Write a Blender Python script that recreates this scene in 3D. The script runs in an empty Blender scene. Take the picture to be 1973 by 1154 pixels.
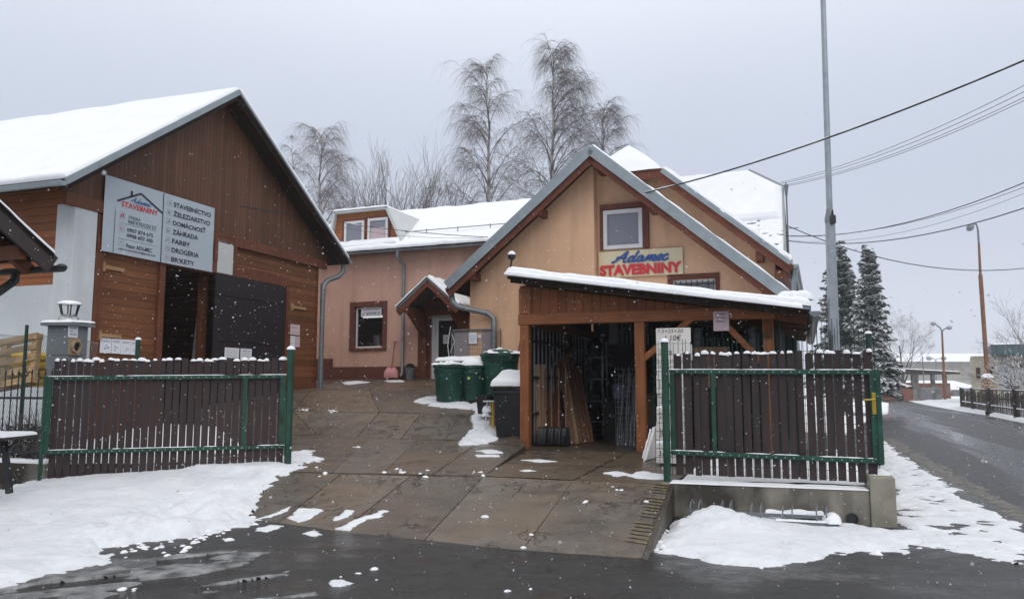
import bpy, bmesh, math, random
import numpy as np
from mathutils import Vector, Matrix

R = math.radians
scene = bpy.context.scene
COL = scene.collection

# ------------------------------------------------------------------ camera
EYE = Vector((0.0, 0.0, 1.6))
PITCH = R(6.2)
FPX = 1500.0                       # focal length in pixels of the 1973 px wide photo
cam_d = bpy.data.cameras.new('camera')
cam_d.sensor_width = 36.0
cam_d.lens = 36.0 * FPX / 1973.0
cam_d.clip_start = 0.1
cam_d.dof.use_dof = True              # a phone lens: about 2 mm of aperture
cam_d.dof.focus_distance = 16.0
cam_d.dof.aperture_fstop = 13.0
cam_d.clip_end = 3000.0
cam = bpy.data.objects.new('camera', cam_d)
COL.objects.link(cam)
cam.location = EYE
cam.rotation_euler = (R(90) + PITCH, 0, 0)
scene.camera = cam

# ------------------------------------------------------------------ sky, sun, exposure
SUN_EL, SUN_AZ = R(48), R(200)
world = bpy.data.worlds.new('World')
scene.world = world
world.use_nodes = True
wn, wl = world.node_tree.nodes, world.node_tree.links
wn.clear()
w_out = wn.new('ShaderNodeOutputWorld')
w_bg = wn.new('ShaderNodeBackground')
w_bg.inputs['Strength'].default_value = 0.1
w_sky = wn.new('ShaderNodeTexSky')
w_sky.sky_type = 'NISHITA'
w_sky.sun_disc = False
w_sky.sun_elevation = SUN_EL
w_sky.sun_rotation = SUN_AZ
w_tc = wn.new('ShaderNodeTexCoord')
w_sep = wn.new('ShaderNodeSeparateXYZ')
w_ramp = wn.new('ShaderNodeValToRGB')
w_noise = wn.new('ShaderNodeTexNoise')
w_noise.inputs['Scale'].default_value = 1.6
w_noise.inputs['Detail'].default_value = 5
w_mul = wn.new('ShaderNodeMix'); w_mul.data_type = 'RGBA'; w_mul.blend_type = 'MULTIPLY'
w_mul.inputs[0].default_value = 1.0
w_nr = wn.new('ShaderNodeMapRange')
w_nr.inputs[1].default_value = 0.25; w_nr.inputs[2].default_value = 0.75
w_nr.inputs[3].default_value = 0.94; w_nr.inputs[4].default_value = 1.06
w_mix = wn.new('ShaderNodeMix'); w_mix.data_type = 'RGBA'
w_mix.inputs[0].default_value = 0.94
w_scale = wn.new('ShaderNodeMix'); w_scale.data_type = 'RGBA'; w_scale.blend_type = 'MULTIPLY'
w_scale.inputs[0].default_value = 1.0
w_scale.inputs[7].default_value = (10, 10, 10, 1)
w_ramp.color_ramp.interpolation = 'B_SPLINE'
els = w_ramp.color_ramp.elements
els[0].position = 0.0; els[0].color = (0.36, 0.398, 0.50, 1)
els[1].position = 1.0; els[1].color = (1.50, 1.54, 1.62, 1)
e = els.new(0.12); e.color = (0.415, 0.468, 0.585, 1)
e = els.new(0.3); e.color = (0.46, 0.515, 0.632, 1)
e = els.new(0.5); e.color = (0.80, 0.85, 0.95, 1)
wl.new(w_tc.outputs['Generated'], w_sep.inputs[0])
wl.new(w_tc.outputs['Generated'], w_noise.inputs['Vector'])
wl.new(w_sep.outputs['Z'], w_ramp.inputs[0])
wl.new(w_noise.outputs['Fac'], w_nr.inputs[0])
wl.new(w_ramp.outputs[0], w_mul.inputs[6])
wl.new(w_nr.outputs[0], w_mul.inputs[7])
wl.new(w_mul.outputs[2], w_scale.inputs[6])
wl.new(w_sky.outputs[0], w_mix.inputs[6])
wl.new(w_scale.outputs[2], w_mix.inputs[7])
wl.new(w_mix.outputs[2], w_bg.inputs['Color'])
wl.new(w_bg.outputs[0], w_out.inputs['Surface'])

sun_d = bpy.data.lights.new('sun', 'SUN')
sun_d.energy = 0.95
sun_d.angle = R(50)
sun_d.color = (1.0, 0.96, 0.9)
sun = bpy.data.objects.new('sun', sun_d)
COL.objects.link(sun)
sun.rotation_euler = (R(90) - SUN_EL, 0, R(20))
sun.location = (0, -20, 40)

scene.view_settings.view_transform = 'Standard'
scene.view_settings.look = 'None'
scene.view_settings.exposure = 0.16
scene.view_settings.gamma = 1.0
scene.view_settings.use_curve_mapping = False
scene.cycles.max_bounces = 8
scene.cycles.diffuse_bounces = 3
scene.cycles.glossy_bounces = 3
scene.cycles.transmission_bounces = 6
scene.cycles.transparent_max_bounces = 12
scene.cycles.volume_bounces = 1
scene.cycles.use_denoising = True

# ------------------------------------------------------------------ pixel <-> place
def ray(px, py):
    u = (px - 986.5) / FPX
    v = (577.0 - py) / FPX
    c, s = math.cos(PITCH), math.sin(PITCH)
    return Vector((u, c - v * s, s + v * c))

def P(px, py, d):
    r = ray(px, py)
    return EYE + r * (d / r.y)

def G(px, py, z=0.0):
    r = ray(px, py)
    return EYE + r * ((z - EYE.z) / r.z)

class Frame:
    """A building's own axes: s along its front, t away from the viewer, z up."""
    def __init__(self, origin, deg):
        self.o = Vector((origin[0], origin[1], 0)); self.zb = origin[2]
        self.a = R(deg)
        c, s = math.cos(self.a), math.sin(self.a)
        self.e1 = Vector((c, -s, 0)); self.e2 = Vector((s, c, 0))
    def w(self, s, t, z):
        p = self.o + self.e1 * s + self.e2 * t
        return Vector((p.x, p.y, z))
    def inv(self, p):
        q = Vector((p[0], p[1], 0)) - self.o
        return (q.dot(self.e1), q.dot(self.e2), p[2])
    def hit(self, px, py, t=0.0):
        r = ray(px, py)
        k = (t - (EYE - self.o).dot(self.e2)) / r.dot(self.e2)
        p = EYE + r * k
        return ((p - self.o).dot(self.e1), p.z)
    def hitx(self, px, py, s=0.0):
        r = ray(px, py)
        k = (s - (EYE - self.o).dot(self.e1)) / r.dot(self.e1)
        p = EYE + r * k
        return ((p - self.o).dot(self.e2), p.z)

# ------------------------------------------------------------------ noise
def _hash(ix, iy, seed):
    n = (ix.astype(np.int64) * 374761393 + iy.astype(np.int64) * 668265263 + seed * 1442695041) & 0x7fffffff
    n = ((n ^ (n >> 13)) * 1274126177) & 0x7fffffff
    n = (n ^ (n >> 16)) & 0xffff
    return n / 65535.0

def vnoise(x, y, seed=0, octaves=3):
    x = np.asarray(x, float); y = np.asarray(y, float)
    out = np.zeros_like(x); amp, tot = 1.0, 0.0
    for o in range(octaves):
        ix, iy = np.floor(x), np.floor(y)
        fx, fy = x - ix, y - iy
        fx = fx * fx * (3 - 2 * fx); fy = fy * fy * (3 - 2 * fy)
        a = _hash(ix, iy, seed + o); b = _hash(ix + 1, iy, seed + o)
        c = _hash(ix, iy + 1, seed + o); d = _hash(ix + 1, iy + 1, seed + o)
        out += amp * ((a * (1 - fx) + b * fx) * (1 - fy) + (c * (1 - fx) + d * fx) * fy)
        tot += amp; amp *= 0.5; x = x * 2.03 + 5.1; y = y * 2.03 + 3.7
    return out / tot

# ------------------------------------------------------------------ objects
OFF = {}
def put(o, parent=None):
    COL.objects.link(o)
    if parent is not None:
        o.parent = parent
        OFF[o.name] = OFF.get(parent.name, Vector((0, 0, 0)))
    return o

def tag(o, label=None, cat=None, group=None, kind=None):
    if label: o['label'] = label
    if cat: o['category'] = cat
    if group: o['group'] = group
    if kind: o['kind'] = kind
    return o

def thing(name, label, cat, fr=None, loc=None, group=None):
    o = bpy.data.objects.new(name, None)
    o.empty_display_size = 0.3
    COL.objects.link(o)
    if fr is not None:
        o.location = (fr.o.x, fr.o.y, fr.zb); o.rotation_euler = (0, 0, -fr.a)
        OFF[o.name] = Vector((0, 0, fr.zb))
    else:
        o.location = loc
        OFF[o.name] = Vector(loc)
    return tag(o, label, cat, group)

class MB:
    def __init__(self):
        self.v = []; self.f = []
    def add(self, vs, fs):
        b = len(self.v)
        self.v += [tuple(p) for p in vs]
        self.f += [tuple(b + i for i in f) for f in fs]
        return self
    def box(self, x0, x1, y0, y1, z0, z1):
        if x0 > x1: x0, x1 = x1, x0
        if y0 > y1: y0, y1 = y1, y0
        if z0 > z1: z0, z1 = z1, z0
        return self.add([(x0, y0, z0), (x1, y0, z0), (x1, y1, z0), (x0, y1, z0),
                         (x0, y0, z1), (x1, y0, z1), (x1, y1, z1), (x0, y1, z1)],
                        [(0, 3, 2, 1), (4, 5, 6, 7), (0, 1, 5, 4), (1, 2, 6, 5), (2, 3, 7, 6), (3, 0, 4, 7)])
    def beam(self, p, q, w, h, up=(0, 0, 1)):
        p, q, up = Vector(p), Vector(q), Vector(up)
        d = (q - p).normalized()
        sx = d.cross(up)
        if sx.length < 1e-5: sx = d.cross(Vector((0, 1, 0)))
        sx.normalize(); uz = sx.cross(d).normalized()
        a, b = sx * (w / 2), uz * (h / 2)
        vs = [p - a - b, p + a - b, p + a + b, p - a + b, q - a - b, q + a - b, q + a + b, q - a + b]
        return self.add(vs, [(3, 2, 1, 0), (4, 5, 6, 7), (0, 1, 5, 4), (1, 2, 6, 5), (2, 3, 7, 6), (3, 0, 4, 7)])
    def tube(self, pts, r, n=8, caps=True):
        pts = [Vector(p) for p in pts]
        m = len(pts)
        rs = list(r) if hasattr(r, '__len__') else [r] * m
        b = len(self.v)
        prev = None
        for i, p in enumerate(pts):
            if i == 0: d = pts[1] - p
            elif i == m - 1: d = p - pts[i - 1]
            else: d = (pts[i + 1] - p).normalized() + (p - pts[i - 1]).normalized()
            if d.length < 1e-9: d = Vector((0, 0, 1))
            d.normalize()
            if prev is None:
                ref = Vector((0, 0, 1)) if abs(d.z) < 0.9 else Vector((1, 0, 0))
                a = d.cross(ref).normalized()
            else:
                a = prev - d * prev.dot(d)
                a = a.normalized() if a.length > 1e-6 else d.orthogonal().normalized()
            prev = a
            c = d.cross(a)
            for k in range(n):
                th = 2 * math.pi * k / n
                self.v.append(tuple(p + (a * math.cos(th) + c * math.sin(th)) * rs[i]))
        for i in range(m - 1):
            for k in range(n):
                k2 = (k + 1) % n
                self.f.append((b + i * n + k, b + i * n + k2, b + (i + 1) * n + k2, b + (i + 1) * n + k))
        if caps and n > 2:
            self.f.append(tuple(b + k for k in range(n))[::-1])
            self.f.append(tuple(b + (m - 1) * n + k for k in range(n)))
        return self
    def prism(self, poly, vec):
        poly = [Vector(p) for p in poly]; vec = Vector(vec); n = len(poly)
        vs = poly + [p + vec for p in poly]
        fs = [tuple(range(n))[::-1], tuple(range(n, 2 * n))]
        fs += [(i, (i + 1) % n, n + (i + 1) % n, n + i) for i in range(n)]
        return self.add(vs, fs)
    def poly(self, pts):
        return self.add(pts, [tuple(range(len(pts)))])
    def lathe(self, prof, c=(0, 0, 0), n=24, sx=1.0, sy=1.0):
        c = Vector(c); b = len(self.v); m = len(prof)
        for (r, z) in prof:
            for k in range(n):
                th = 2 * math.pi * k / n
                self.v.append((c.x + r * math.cos(th) * sx, c.y + r * math.sin(th) * sy, c.z + z))
        for i in range(m - 1):
            for k in range(n):
                k2 = (k + 1) % n
                self.f.append((b + i * n + k, b + i * n + k2, b + (i + 1) * n + k2, b + (i + 1) * n + k))
        self.f.append(tuple(b + k for k in range(n))[::-1])
        self.f.append(tuple(b + (m - 1) * n + k for k in range(n)))
        return self
    def dome(self, c, rx, ry, h, n=12, k=4, ang=0.0, wob=0.0, seed=0):
        rnd = random.Random(seed)
        c = Vector(c); b = len(self.v)
        ca, sa = math.cos(ang), math.sin(ang)
        wv = [1 + rnd.uniform(-wob, wob) for _ in range(n)]
        for j in range(k):
            ph = (math.pi / 2) * j / k
            for i in range(n):
                th = 2 * math.pi * i / n
                x, y = rx * math.cos(ph) * math.cos(th) * wv[i], ry * math.cos(ph) * math.sin(th) * wv[i]
                self.v.append((c.x + x * ca - y * sa, c.y + x * sa + y * ca, c.z + h * math.sin(ph)))
        self.v.append((c.x, c.y, c.z + h))
        for j in range(k - 1):
            for i in range(n):
                i2 = (i + 1) % n
                self.f.append((b + j * n + i, b + j * n + i2, b + (j + 1) * n + i2, b + (j + 1) * n + i))
        for i in range(n):
            self.f.append((b + (k - 1) * n + i, b + (k - 1) * n + (i + 1) % n, b + k * n))
        self.f.append(tuple(b + i for i in range(n))[::-1])
        return self
    def grid(self, A):
        nu, nv = A.shape[0], A.shape[1]; b = len(self.v)
        self.v += [tuple(p) for p in A.reshape(-1, 3)]
        for i in range(nu - 1):
            for j in range(nv - 1):
                self.f.append((b + i * nv + j, b + (i + 1) * nv + j, b + (i + 1) * nv + j + 1, b + i * nv + j + 1))
        return self
    def snow(self, p00, p10, p11, p01, h=0.12, nu=24, nv=10, seed=1, edge=0.15, lump=0.3, freq=3.0, normal=None):
        """a layer of snow on a flat patch, rounded off at its edges"""
        p00, p10, p11, p01 = [np.array(p, float) for p in (p00, p10, p11, p01)]
        n = np.cross(p10 - p00, p01 - p00); n = n / np.linalg.norm(n)
        if n[2] < 0: n = -n
        if normal is not None: n = np.array(normal, float)
        Lu = np.linalg.norm(p10 - p00); Lv = np.linalg.norm(p01 - p00)
        def axis(N, L):
            e = min(0.45, edge / L)
            base = np.linspace(0, 1, N)
            return np.unique(np.clip(np.concatenate([base, [0, e * .12, e * .35, e * .7, e, 1 - e, 1 - e * .7, 1 - e * .35, 1 - e * .12, 1]]), 0, 1))
        U, V = np.meshgrid(axis(nu, Lu), axis(nv, Lv), indexing='ij')
        A = ((1 - U) * (1 - V))[..., None] * p00 + (U * (1 - V))[..., None] * p10 + (U * V)[..., None] * p11 + ((1 - U) * V)[..., None] * p01
        de = np.minimum(np.minimum(U, 1 - U) * Lu, np.minimum(V, 1 - V) * Lv) / edge
        de = np.clip(de, 0, 1)
        prof = np.sqrt(np.clip(1 - (1 - de) ** 2, 0, 1))
        nz = vnoise(U * Lu * freq, V * Lv * freq, seed, 3)
        H = h * prof * (1 - lump + 2 * lump * nz)
        jig = (vnoise(U * Lu * freq * 2, V * Lv * freq * 2, seed + 9, 2) - .5) * edge * .5 * (1 - de)
        vdir = (p01 - p00) / Lv
        A = A + H[..., None] * n + (jig[..., None] * vdir)
        return self.grid(A)
    def build(self, name, mat, parent=None, smooth=None, bevel=0.0, loc=None, rot=0.0, fr=None):
        me = bpy.data.meshes.new(name)
        if parent is not None:
            off = OFF.get(parent.name, Vector((0, 0, 0)))
        elif fr is not None:
            off = Vector((0, 0, fr.zb))
        elif loc is not None:
            off = Vector(loc)
        else:
            off = Vector((0, 0, 0))
        A = np.array(self.v, float) - np.array(off)
        me.from_pydata(A.tolist(), [], self.f)
        if mat is not None: me.materials.append(mat)
        o = bpy.data.objects.new(name, me)
        if smooth is not None:
            me.polygons.foreach_set('use_smooth', [True] * len(me.polygons))
            me.set_sharp_from_angle(angle=R(smooth))
        COL.objects.link(o)
        if parent is not None:
            o.parent = parent
        elif fr is not None:
            o.location = (fr.o.x, fr.o.y, fr.zb); o.rotation_euler = (0, 0, -fr.a)
        elif loc is not None:
            o.location = loc
        OFF[o.name] = off
        if bevel > 0:
            b = o.modifiers.new('soft edges', 'BEVEL'); b.width = bevel; b.segments = 2; b.limit_method = 'ANGLE'
        return o

# ------------------------------------------------------------------ lettering
_txt = {}
def text_mesh(body, bold=0.0, shear=0.0):
    key = (body, bold, shear)
    if key in _txt: return _txt[key]
    cu = bpy.data.curves.new('lettering_source', 'FONT')
    cu.body = body; cu.offset = bold; cu.shear = shear; cu.resolution_u = 3; cu.fill_mode = 'FRONT'
    ob = bpy.data.objects.new('lettering_source', cu)
    COL.objects.link(ob)
    dg = bpy.context.evaluated_depsgraph_get()
    me = ob.evaluated_get(dg).to_mesh()
    vs = [(v.co.x, v.co.y) for v in me.vertices]; fs = [tuple(p.vertices) for p in me.polygons]
    ob.evaluated_get(dg).to_mesh_clear()
    bpy.data.objects.remove(ob); bpy.data.curves.remove(cu)
    A = np.array(vs) if vs else np.zeros((1, 2))
    mn, mx = A.min(0), A.max(0)
    _txt[key] = (A, fs, mn, mx)
    return _txt[key]

def write(mb, body, u0, u1, v0, v1, fn, bold=0.0, shear=0.0, keep=False, depth=0.0):
    """lay a word into the box u0..u1, v0..v1 of a flat face; fn(u, v, h) gives the place"""
    A, fs, mn, mx = text_mesh(body, bold, shear)
    if not fs: return
    sx = (u1 - u0) / (mx[0] - mn[0]); sy = (v1 - v0) / (mx[1] - mn[1])
    if keep: sx = sy = min(sx, sy)
    vs = [fn(u0 + (a - mn[0]) * sx, v0 + (b - mn[1]) * sy, depth) for a, b in A]
    mb.add(vs, fs)
    if depth > 0.004:                       # raised letters get sides
        from collections import Counter
        ec = Counter()
        for f in fs:
            for i in range(len(f)):
                ec[tuple(sorted((f[i], f[(i + 1) % len(f)])))] += 1
        for (i, j), c in ec.items():
            if c == 1:
                a, b = A[i], A[j]
                q = [(u0 + (a[0] - mn[0]) * sx, v0 + (a[1] - mn[1]) * sy), (u0 + (b[0] - mn[0]) * sx, v0 + (b[1] - mn[1]) * sy)]
                mb.add([fn(*q[0], depth), fn(*q[1], depth), fn(*q[1], 0), fn(*q[0], 0)], [(0, 1, 2, 3)])

SCRIPT_WORD = [
    [(-.28, .0), (-.12, .08), (.12, .42), (.32, .8), (.44, 1.0)],
    [(.44, 1.0), (.42, .5), (.43, .12), (.5, .0), (.6, .06)],
    [(-.1, .38), (.1, .46), (.3, .36), (.52, .42)],
    [(.98, .4), (.86, .5), (.72, .36), (.7, .08), (.8, .0), (.92, .1), (1.0, .35)],
    [(1.1, 1.0), (1.03, .5), (1.0, .12), (1.07, .0), (1.2, .12)],
    [(1.52, .4), (1.4, .5), (1.26, .36), (1.24, .08), (1.34, .0), (1.46, .1), (1.54, .46)],
    [(1.54, .46), (1.5, .14), (1.57, .0), (1.7, .1)],
    [(1.7, .1), (1.84, .48), (1.86, .4), (1.8, .0)],
    [(1.82, .2), (1.96, .48), (2.06, .42), (2.0, .0)],
    [(2.02, .2), (2.16, .48), (2.26, .42), (2.2, .08), (2.28, .0), (2.4, .1)],
    [(2.4, .18), (2.58, .28), (2.66, .42), (2.56, .5), (2.44, .34), (2.45, .06), (2.58, .0), (2.74, .12)],
    [(3.02, .4), (2.93, .5), (2.8, .38), (2.76, .14), (2.85, .0), (2.98, .03), (3.12, .16)]]

def script_word(mb, u0, u1, v0, v1, fn, r, thick):
    def smooth(p):
        out = []
        for i in range(len(p) - 1):
            a = p[max(i - 1, 0)]; b = p[i]; c = p[i + 1]; d = p[min(i + 2, len(p) - 1)]
            for k in range(5):
                t = k / 5
                out.append(tuple(.5 * ((2 * b[q]) + (-a[q] + c[q]) * t + (2 * a[q] - 5 * b[q] + 4 * c[q] - d[q]) * t * t + (-a[q] + 3 * b[q] - 3 * c[q] + d[q]) * t ** 3) for q in (0, 1)))
        return out + [p[-1]]
    sh = .32
    lo, hi = -.28, 3.12 + sh * .16
    for st in SCRIPT_WORD:
        q = [(x + sh * y, y) for x, y in smooth(st)]
        q = [(u0 + (x - lo) / (hi - lo) * (u1 - u0), v0 + y * (v1 - v0)) for x, y in q]
        t = MB(); t.tube([(x, y, 0) for x, y in q], r, 6)
        mb.add([fn(a, b, thick * (.5 + .5 * c / r)) for a, b, c in t.v], t.f)
# ------------------------------------------------------------------ materials
class N:
    def __init__(self, name):
        self.m = bpy.data.materials.new(name); self.m.use_nodes = True
        self.t = self.m.node_tree; self.n = self.t.nodes; self.l = self.t.links
        self.b = self.n['Principled BSDF']
        self.tc = self.n.new('ShaderNodeTexCoord')
    def new(self, k): return self.n.new(k)
    def link(self, a, b): self.l.new(a, b)
    def mapping(self, scale=(1, 1, 1), rot=(0, 0, 0)):
        mp = self.new('ShaderNodeMapping'); mp.inputs['Scale'].default_value = scale; mp.inputs['Rotation'].default_value = rot
        self.link(self.tc.outputs['Object'], mp.inputs[0]); return mp.outputs[0]
    def along(self, deg, scale):
        a = self.new('ShaderNodeMapping'); a.inputs['Rotation'].default_value = (0, 0, R(-deg)); self.link(self.tc.outputs['Object'], a.inputs[0])
        b = self.new('ShaderNodeMapping'); b.inputs['Scale'].default_value = scale; self.link(a.outputs[0], b.inputs[0]); return b.outputs[0]
    def noise(self, scale, detail=4, vec=None, rough=0.55, dist=0.0):
        t = self.new('ShaderNodeTexNoise'); t.inputs['Scale'].default_value = scale; t.inputs['Detail'].default_value = detail
        t.inputs['Roughness'].default_value = rough; t.inputs['Distortion'].default_value = dist
        self.link(vec if vec is not None else self.tc.outputs['Object'], t.inputs['Vector']); return t.outputs['Fac']
    def rng(self, val, a, b, c=0.0, d=1.0):
        t = self.new('ShaderNodeMapRange'); t.inputs[1].default_value = a; t.inputs[2].default_value = b
        t.inputs[3].default_value = c; t.inputs[4].default_value = d
        self.link(val, t.inputs[0]); return t.outputs[0]
    def math(self, op, a, b=None):
        t = self.new('ShaderNodeMath'); t.operation = op
        for i, x in enumerate((a, b)):
            if x is None: continue
            if isinstance(x, (int, float)): t.inputs[i].default_value = x
            else: self.link(x, t.inputs[i])
        return t.outputs[0]
    def mix(self, fac, a, b, mode='MIX'):
        t = self.new('ShaderNodeMix'); t.data_type = 'RGBA'; t.blend_type = mode
        if isinstance(fac, (int, float)): t.inputs[0].default_value = fac
        else: self.link(fac, t.inputs[0])
        for i, x in ((6, a), (7, b)):
            if isinstance(x, tuple): t.inputs[i].default_value = (*x, 1)
            else: self.link(x, t.inputs[i])
        return t.outputs[2]
    def grey(self, val):
        t = self.new('ShaderNodeCombineColor')
        for i in range(3): self.link(val, t.inputs[i])
        return t.outputs[0]
    def bump(self, h, strength=0.3, dist=0.02):
        t = self.new('ShaderNodeBump'); t.inputs['Strength'].default_value = strength; t.inputs['Distance'].default_value = dist
        self.link(h, t.inputs['Height']); self.link(t.outputs[0], self.b.inputs['Normal'])
    def color(self, c):
        if isinstance(c, tuple): self.b.inputs['Base Color'].default_value = (*c, 1)
        else: self.link(c, self.b.inputs['Base Color'])
    def rough(self, r):
        if isinstance(r, (int, float)): self.b.inputs['Roughness'].default_value = r
        else: self.link(r, self.b.inputs['Roughness'])
    def sep(self, i):
        t = self.new('ShaderNodeSeparateXYZ'); self.link(self.tc.outputs['Object'], t.inputs[0]); return t.outputs[i]

def mul3(c, k): return tuple(min(1.0, x * k) for x in c)

def plain(name, c, rough=0.6, var=0.18, scale=6.0, bump=0.15, metal=0.0, fine=60.0):
    n = N(name)
    a = n.noise(scale, 6); f = n.noise(fine, 3)
    n.color(n.mix(n.rng(a, .3, .7), mul3(c, 1 - var), mul3(c, 1 + var)))
    n.rough(n.rng(a, .3, .7, max(0.02, rough - .1), min(1, rough + .1)))
    n.b.inputs['Metallic'].default_value = metal
    if bump: n.bump(f, bump, .01)
    return n.m

def boards(name, c, axis, width, rough=0.55, groove=0.07, var=0.28, offset=0.0, grain=True, dirt=None):
    """painted or stained boards: axis is the direction across the boards"""
    n = N(name)
    x = n.math('ADD', n.math('DIVIDE', n.sep(axis), width), offset)
    cell = n.math('FLOOR', x); fr = n.math('FRACT', x)
    wn_ = n.new('ShaderNodeTexWhiteNoise'); wn_.noise_dimensions = '1D'; n.link(cell, wn_.inputs['W'])
    e = n.math('MINIMUM', fr, n.math('SUBTRACT', 1.0, fr))
    gm = n.rng(e, groove * .4, groove)
    sc = [2.2, 2.2, 2.2]; sc[axis] = 26.0
    if axis == 2: sc = [1.6, 1.6, 30.0]
    else: sc = [28.0, 28.0, 1.4]
    g = n.noise(1.0, 6, n.mapping(tuple(sc)), .65)
    big = n.noise(.7, 4)
    k = n.math('ADD', n.rng(wn_.outputs['Value'], 0, 1, 1 - var, 1 + var * .6), n.rng(g, .3, .7, -.22, .2))
    k = n.math('MULTIPLY', k, n.rng(big, .3, .7, .82, 1.14))
    col = n.mix(1.0, c, n.grey(k), 'MULTIPLY')
    col = n.mix(gm, mul3(c, .32), col)
    if dirt is not None:
        d = n.rng(n.noise(1.3, 5, n.mapping((1, 1, .35))), .5, .75)
        col = n.mix(n.math('MULTIPLY', d, .5), col, dirt)
    n.color(col)
    n.rough(n.rng(g, .3, .7, rough - .1, rough + .12)); n.b.inputs['Specular IOR Level'].default_value = .22
    n.bump(n.math('ADD', n.math('MULTIPLY', gm, 1.0), n.math('MULTIPLY', g, .25)), .5, .012)
    return n.m

def wood(name, c, rough=0.6, axis=2, var=.3):
    n = N(name)
    sc = [24.0, 24.0, 24.0]; sc[axis] = 1.3
    g = n.noise(1.0, 6, n.mapping(tuple(sc)), .65)
    big = n.noise(1.5, 3)
    k = n.math('MULTIPLY', n.rng(g, .3, .7, 1 - var, 1 + var), n.rng(big, .3, .7, .8, 1.15))
    n.color(n.mix(1.0, c, n.grey(k), 'MULTIPLY'))
    n.rough(n.rng(g, .3, .7, rough - .08, rough + .1)); n.b.inputs['Specular IOR Level'].default_value = .22
    n.bump(g, .25, .006)
    return n.m

def stucco(name, c, stain=(.2, .15, .12)):
    n = N(name)
    f = n.noise(140.0, 3); a = n.noise(.8, 5); s = n.noise(1.0, 5, n.mapping((2.2, 2.2, .3)))
    col = n.mix(n.rng(a, .3, .7), mul3(c, .9), mul3(c, 1.06))
    col = n.mix(n.rng(s, .5, .78, 0, .42), col, stain)
    w = n.noise(2.6, 6, rough=.7); col = n.mix(n.rng(w, .48, .72, 0, .26), col, mul3(c, .62))
    col = n.mix(n.rng(f, .35, .65, .12, 0), col, mul3(c, .5))
    n.color(col); n.rough(.92); n.bump(f, .5, .006)
    n.b.inputs['Specular IOR Level'].default_value = .2
    return n.m

def slush_brown():
    n = N('sandy_slush'); f = n.noise(30.0, 5); a = n.noise(7.0, 5)
    n.color(n.mix(n.rng(a, .35, .7), (.055, .051, .044), (.20, .19, .165))); n.rough(.6); n.bump(f, .5, .02)
    return n.m

def snow_mat(dirty=False):
    n = N('trodden_snow' if dirty else 'snow')
    f = n.noise(38.0, 5, rough=.65); a = n.noise(2.2, 4); m = n.noise(9.0, 4)
    col = n.mix(n.rng(a, .35, .7), (.86, .88, .92), (.91, .925, .945))
    if dirty:
        col = n.mix(n.rng(a, .35, .7), (.70, .725, .77), (.80, .82, .855))
        d1 = n.noise(3.2, 6, rough=.7); d2 = n.noise(26.0, 4)
        col = n.mix(n.rng(d1, .52, .78, 0, .55), col, (.50, .50, .51))
        col = n.mix(n.math('MULTIPLY', n.rng(d2, .64, .76), n.rng(d1, .45, .65, .03, .6)), col, (.16, .14, .125))
    n.color(col)
    n.rough(.72); n.b.inputs['Specular IOR Level'].default_value = .25
    n.bump(n.math('ADD', n.math('MULTIPLY', f, .5), m), .5, .035)
    return n.m

def slush_mat():
    n = N('slush')
    f = n.noise(30.0, 5); a = n.noise(5.0, 4)
    n.color(n.mix(n.rng(a, .35, .7), (.07, .07, .073), (.34, .345, .36)))
    n.rough(n.rng(a, .3, .7, .2, .6)); n.bump(f, .4, .02)
    return n.m

def asphalt_mat(name='wet_asphalt', dark=.015, light=.042, wet=.5):
    n = N(name)
    g = n.noise(170.0, 3); m = n.noise(7.0, 5); big = n.noise(.35, 4, n.mapping((1.0, 2.4, 1)), dist=.6)
    vor = n.new('ShaderNodeTexVoronoi'); vor.feature = 'DISTANCE_TO_EDGE'; vor.inputs['Scale'].default_value = 1.1
    wv = n.new('ShaderNodeVectorMath'); wv.operation = 'ADD'
    nz = n.new('ShaderNodeTexNoise'); nz.inputs['Scale'].default_value = 2.5; n.link(n.tc.outputs['Object'], nz.inputs['Vector'])
    n.link(n.tc.outputs['Object'], wv.inputs[0]); n.link(nz.outputs['Color'], wv.inputs[1]); n.link(wv.outputs[0], vor.inputs['Vector'])
    ck = n.math('MULTIPLY', n.rng(vor.outputs['Distance'], 0.0, .022, 1, 0), n.rng(n.noise(.5, 3), .48, .54))
    on_road = n.rng(n.sep(0), 4.0, 7.5)
    trk = n.noise(1.0, 4, n.along(70, (.03, .55, 1)), dist=.15); trk2 = n.noise(1.0, 5, n.along(22, (.22, 1.6, 1)), dist=.4)
    wetm = n.math('MAXIMUM', n.math('MULTIPLY', n.rng(big, .46, .6), n.math('SUBTRACT', 1.0, on_road)), n.math('MAXIMUM', n.math('MULTIPLY', n.rng(trk, .46, .54), on_road), n.math('MULTIPLY', n.rng(trk2, .52, .64, 0, .8), n.math('SUBTRACT', 1.0, on_road))))
    col = n.mix(n.rng(m, .3, .7), (dark,) * 3, (light, light, light * 1.03))
    col = n.mix(n.rng(g, .45, .75), col, (light * 1.9,) * 3)
    col = n.mix(n.math('MULTIPLY', wetm, .55), col, (dark * .6, dark * .55, dark * .5))
    br = n.rng(n.noise(.8, 4, n.mapping((1, 1.6, 1))), .56, .7)
    col = n.mix(n.math('MULTIPLY', br, .5), col, (.05, .028, .015))
    grit = n.noise(420.0, 2); col = n.mix(n.rng(grit, .68, .74, 0, .6), col, (.22, .21, .2))
    col = n.mix(ck, col, (.01, .01, .01))
    n.color(col)
    n.rough(n.math('ADD', n.rng(wetm, 0, 1, .40, .09), n.rng(m, .3, .7, -.05, .12)))
    n.bump(n.math('ADD', n.math('MULTIPLY', g, n.rng(wetm, 0, 1, 1.0, .25)), n.math('MULTIPLY', m, 1.2)), .8, .014); n.b.inputs['Specular IOR Level'].default_value = .36
    return n.m

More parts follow.
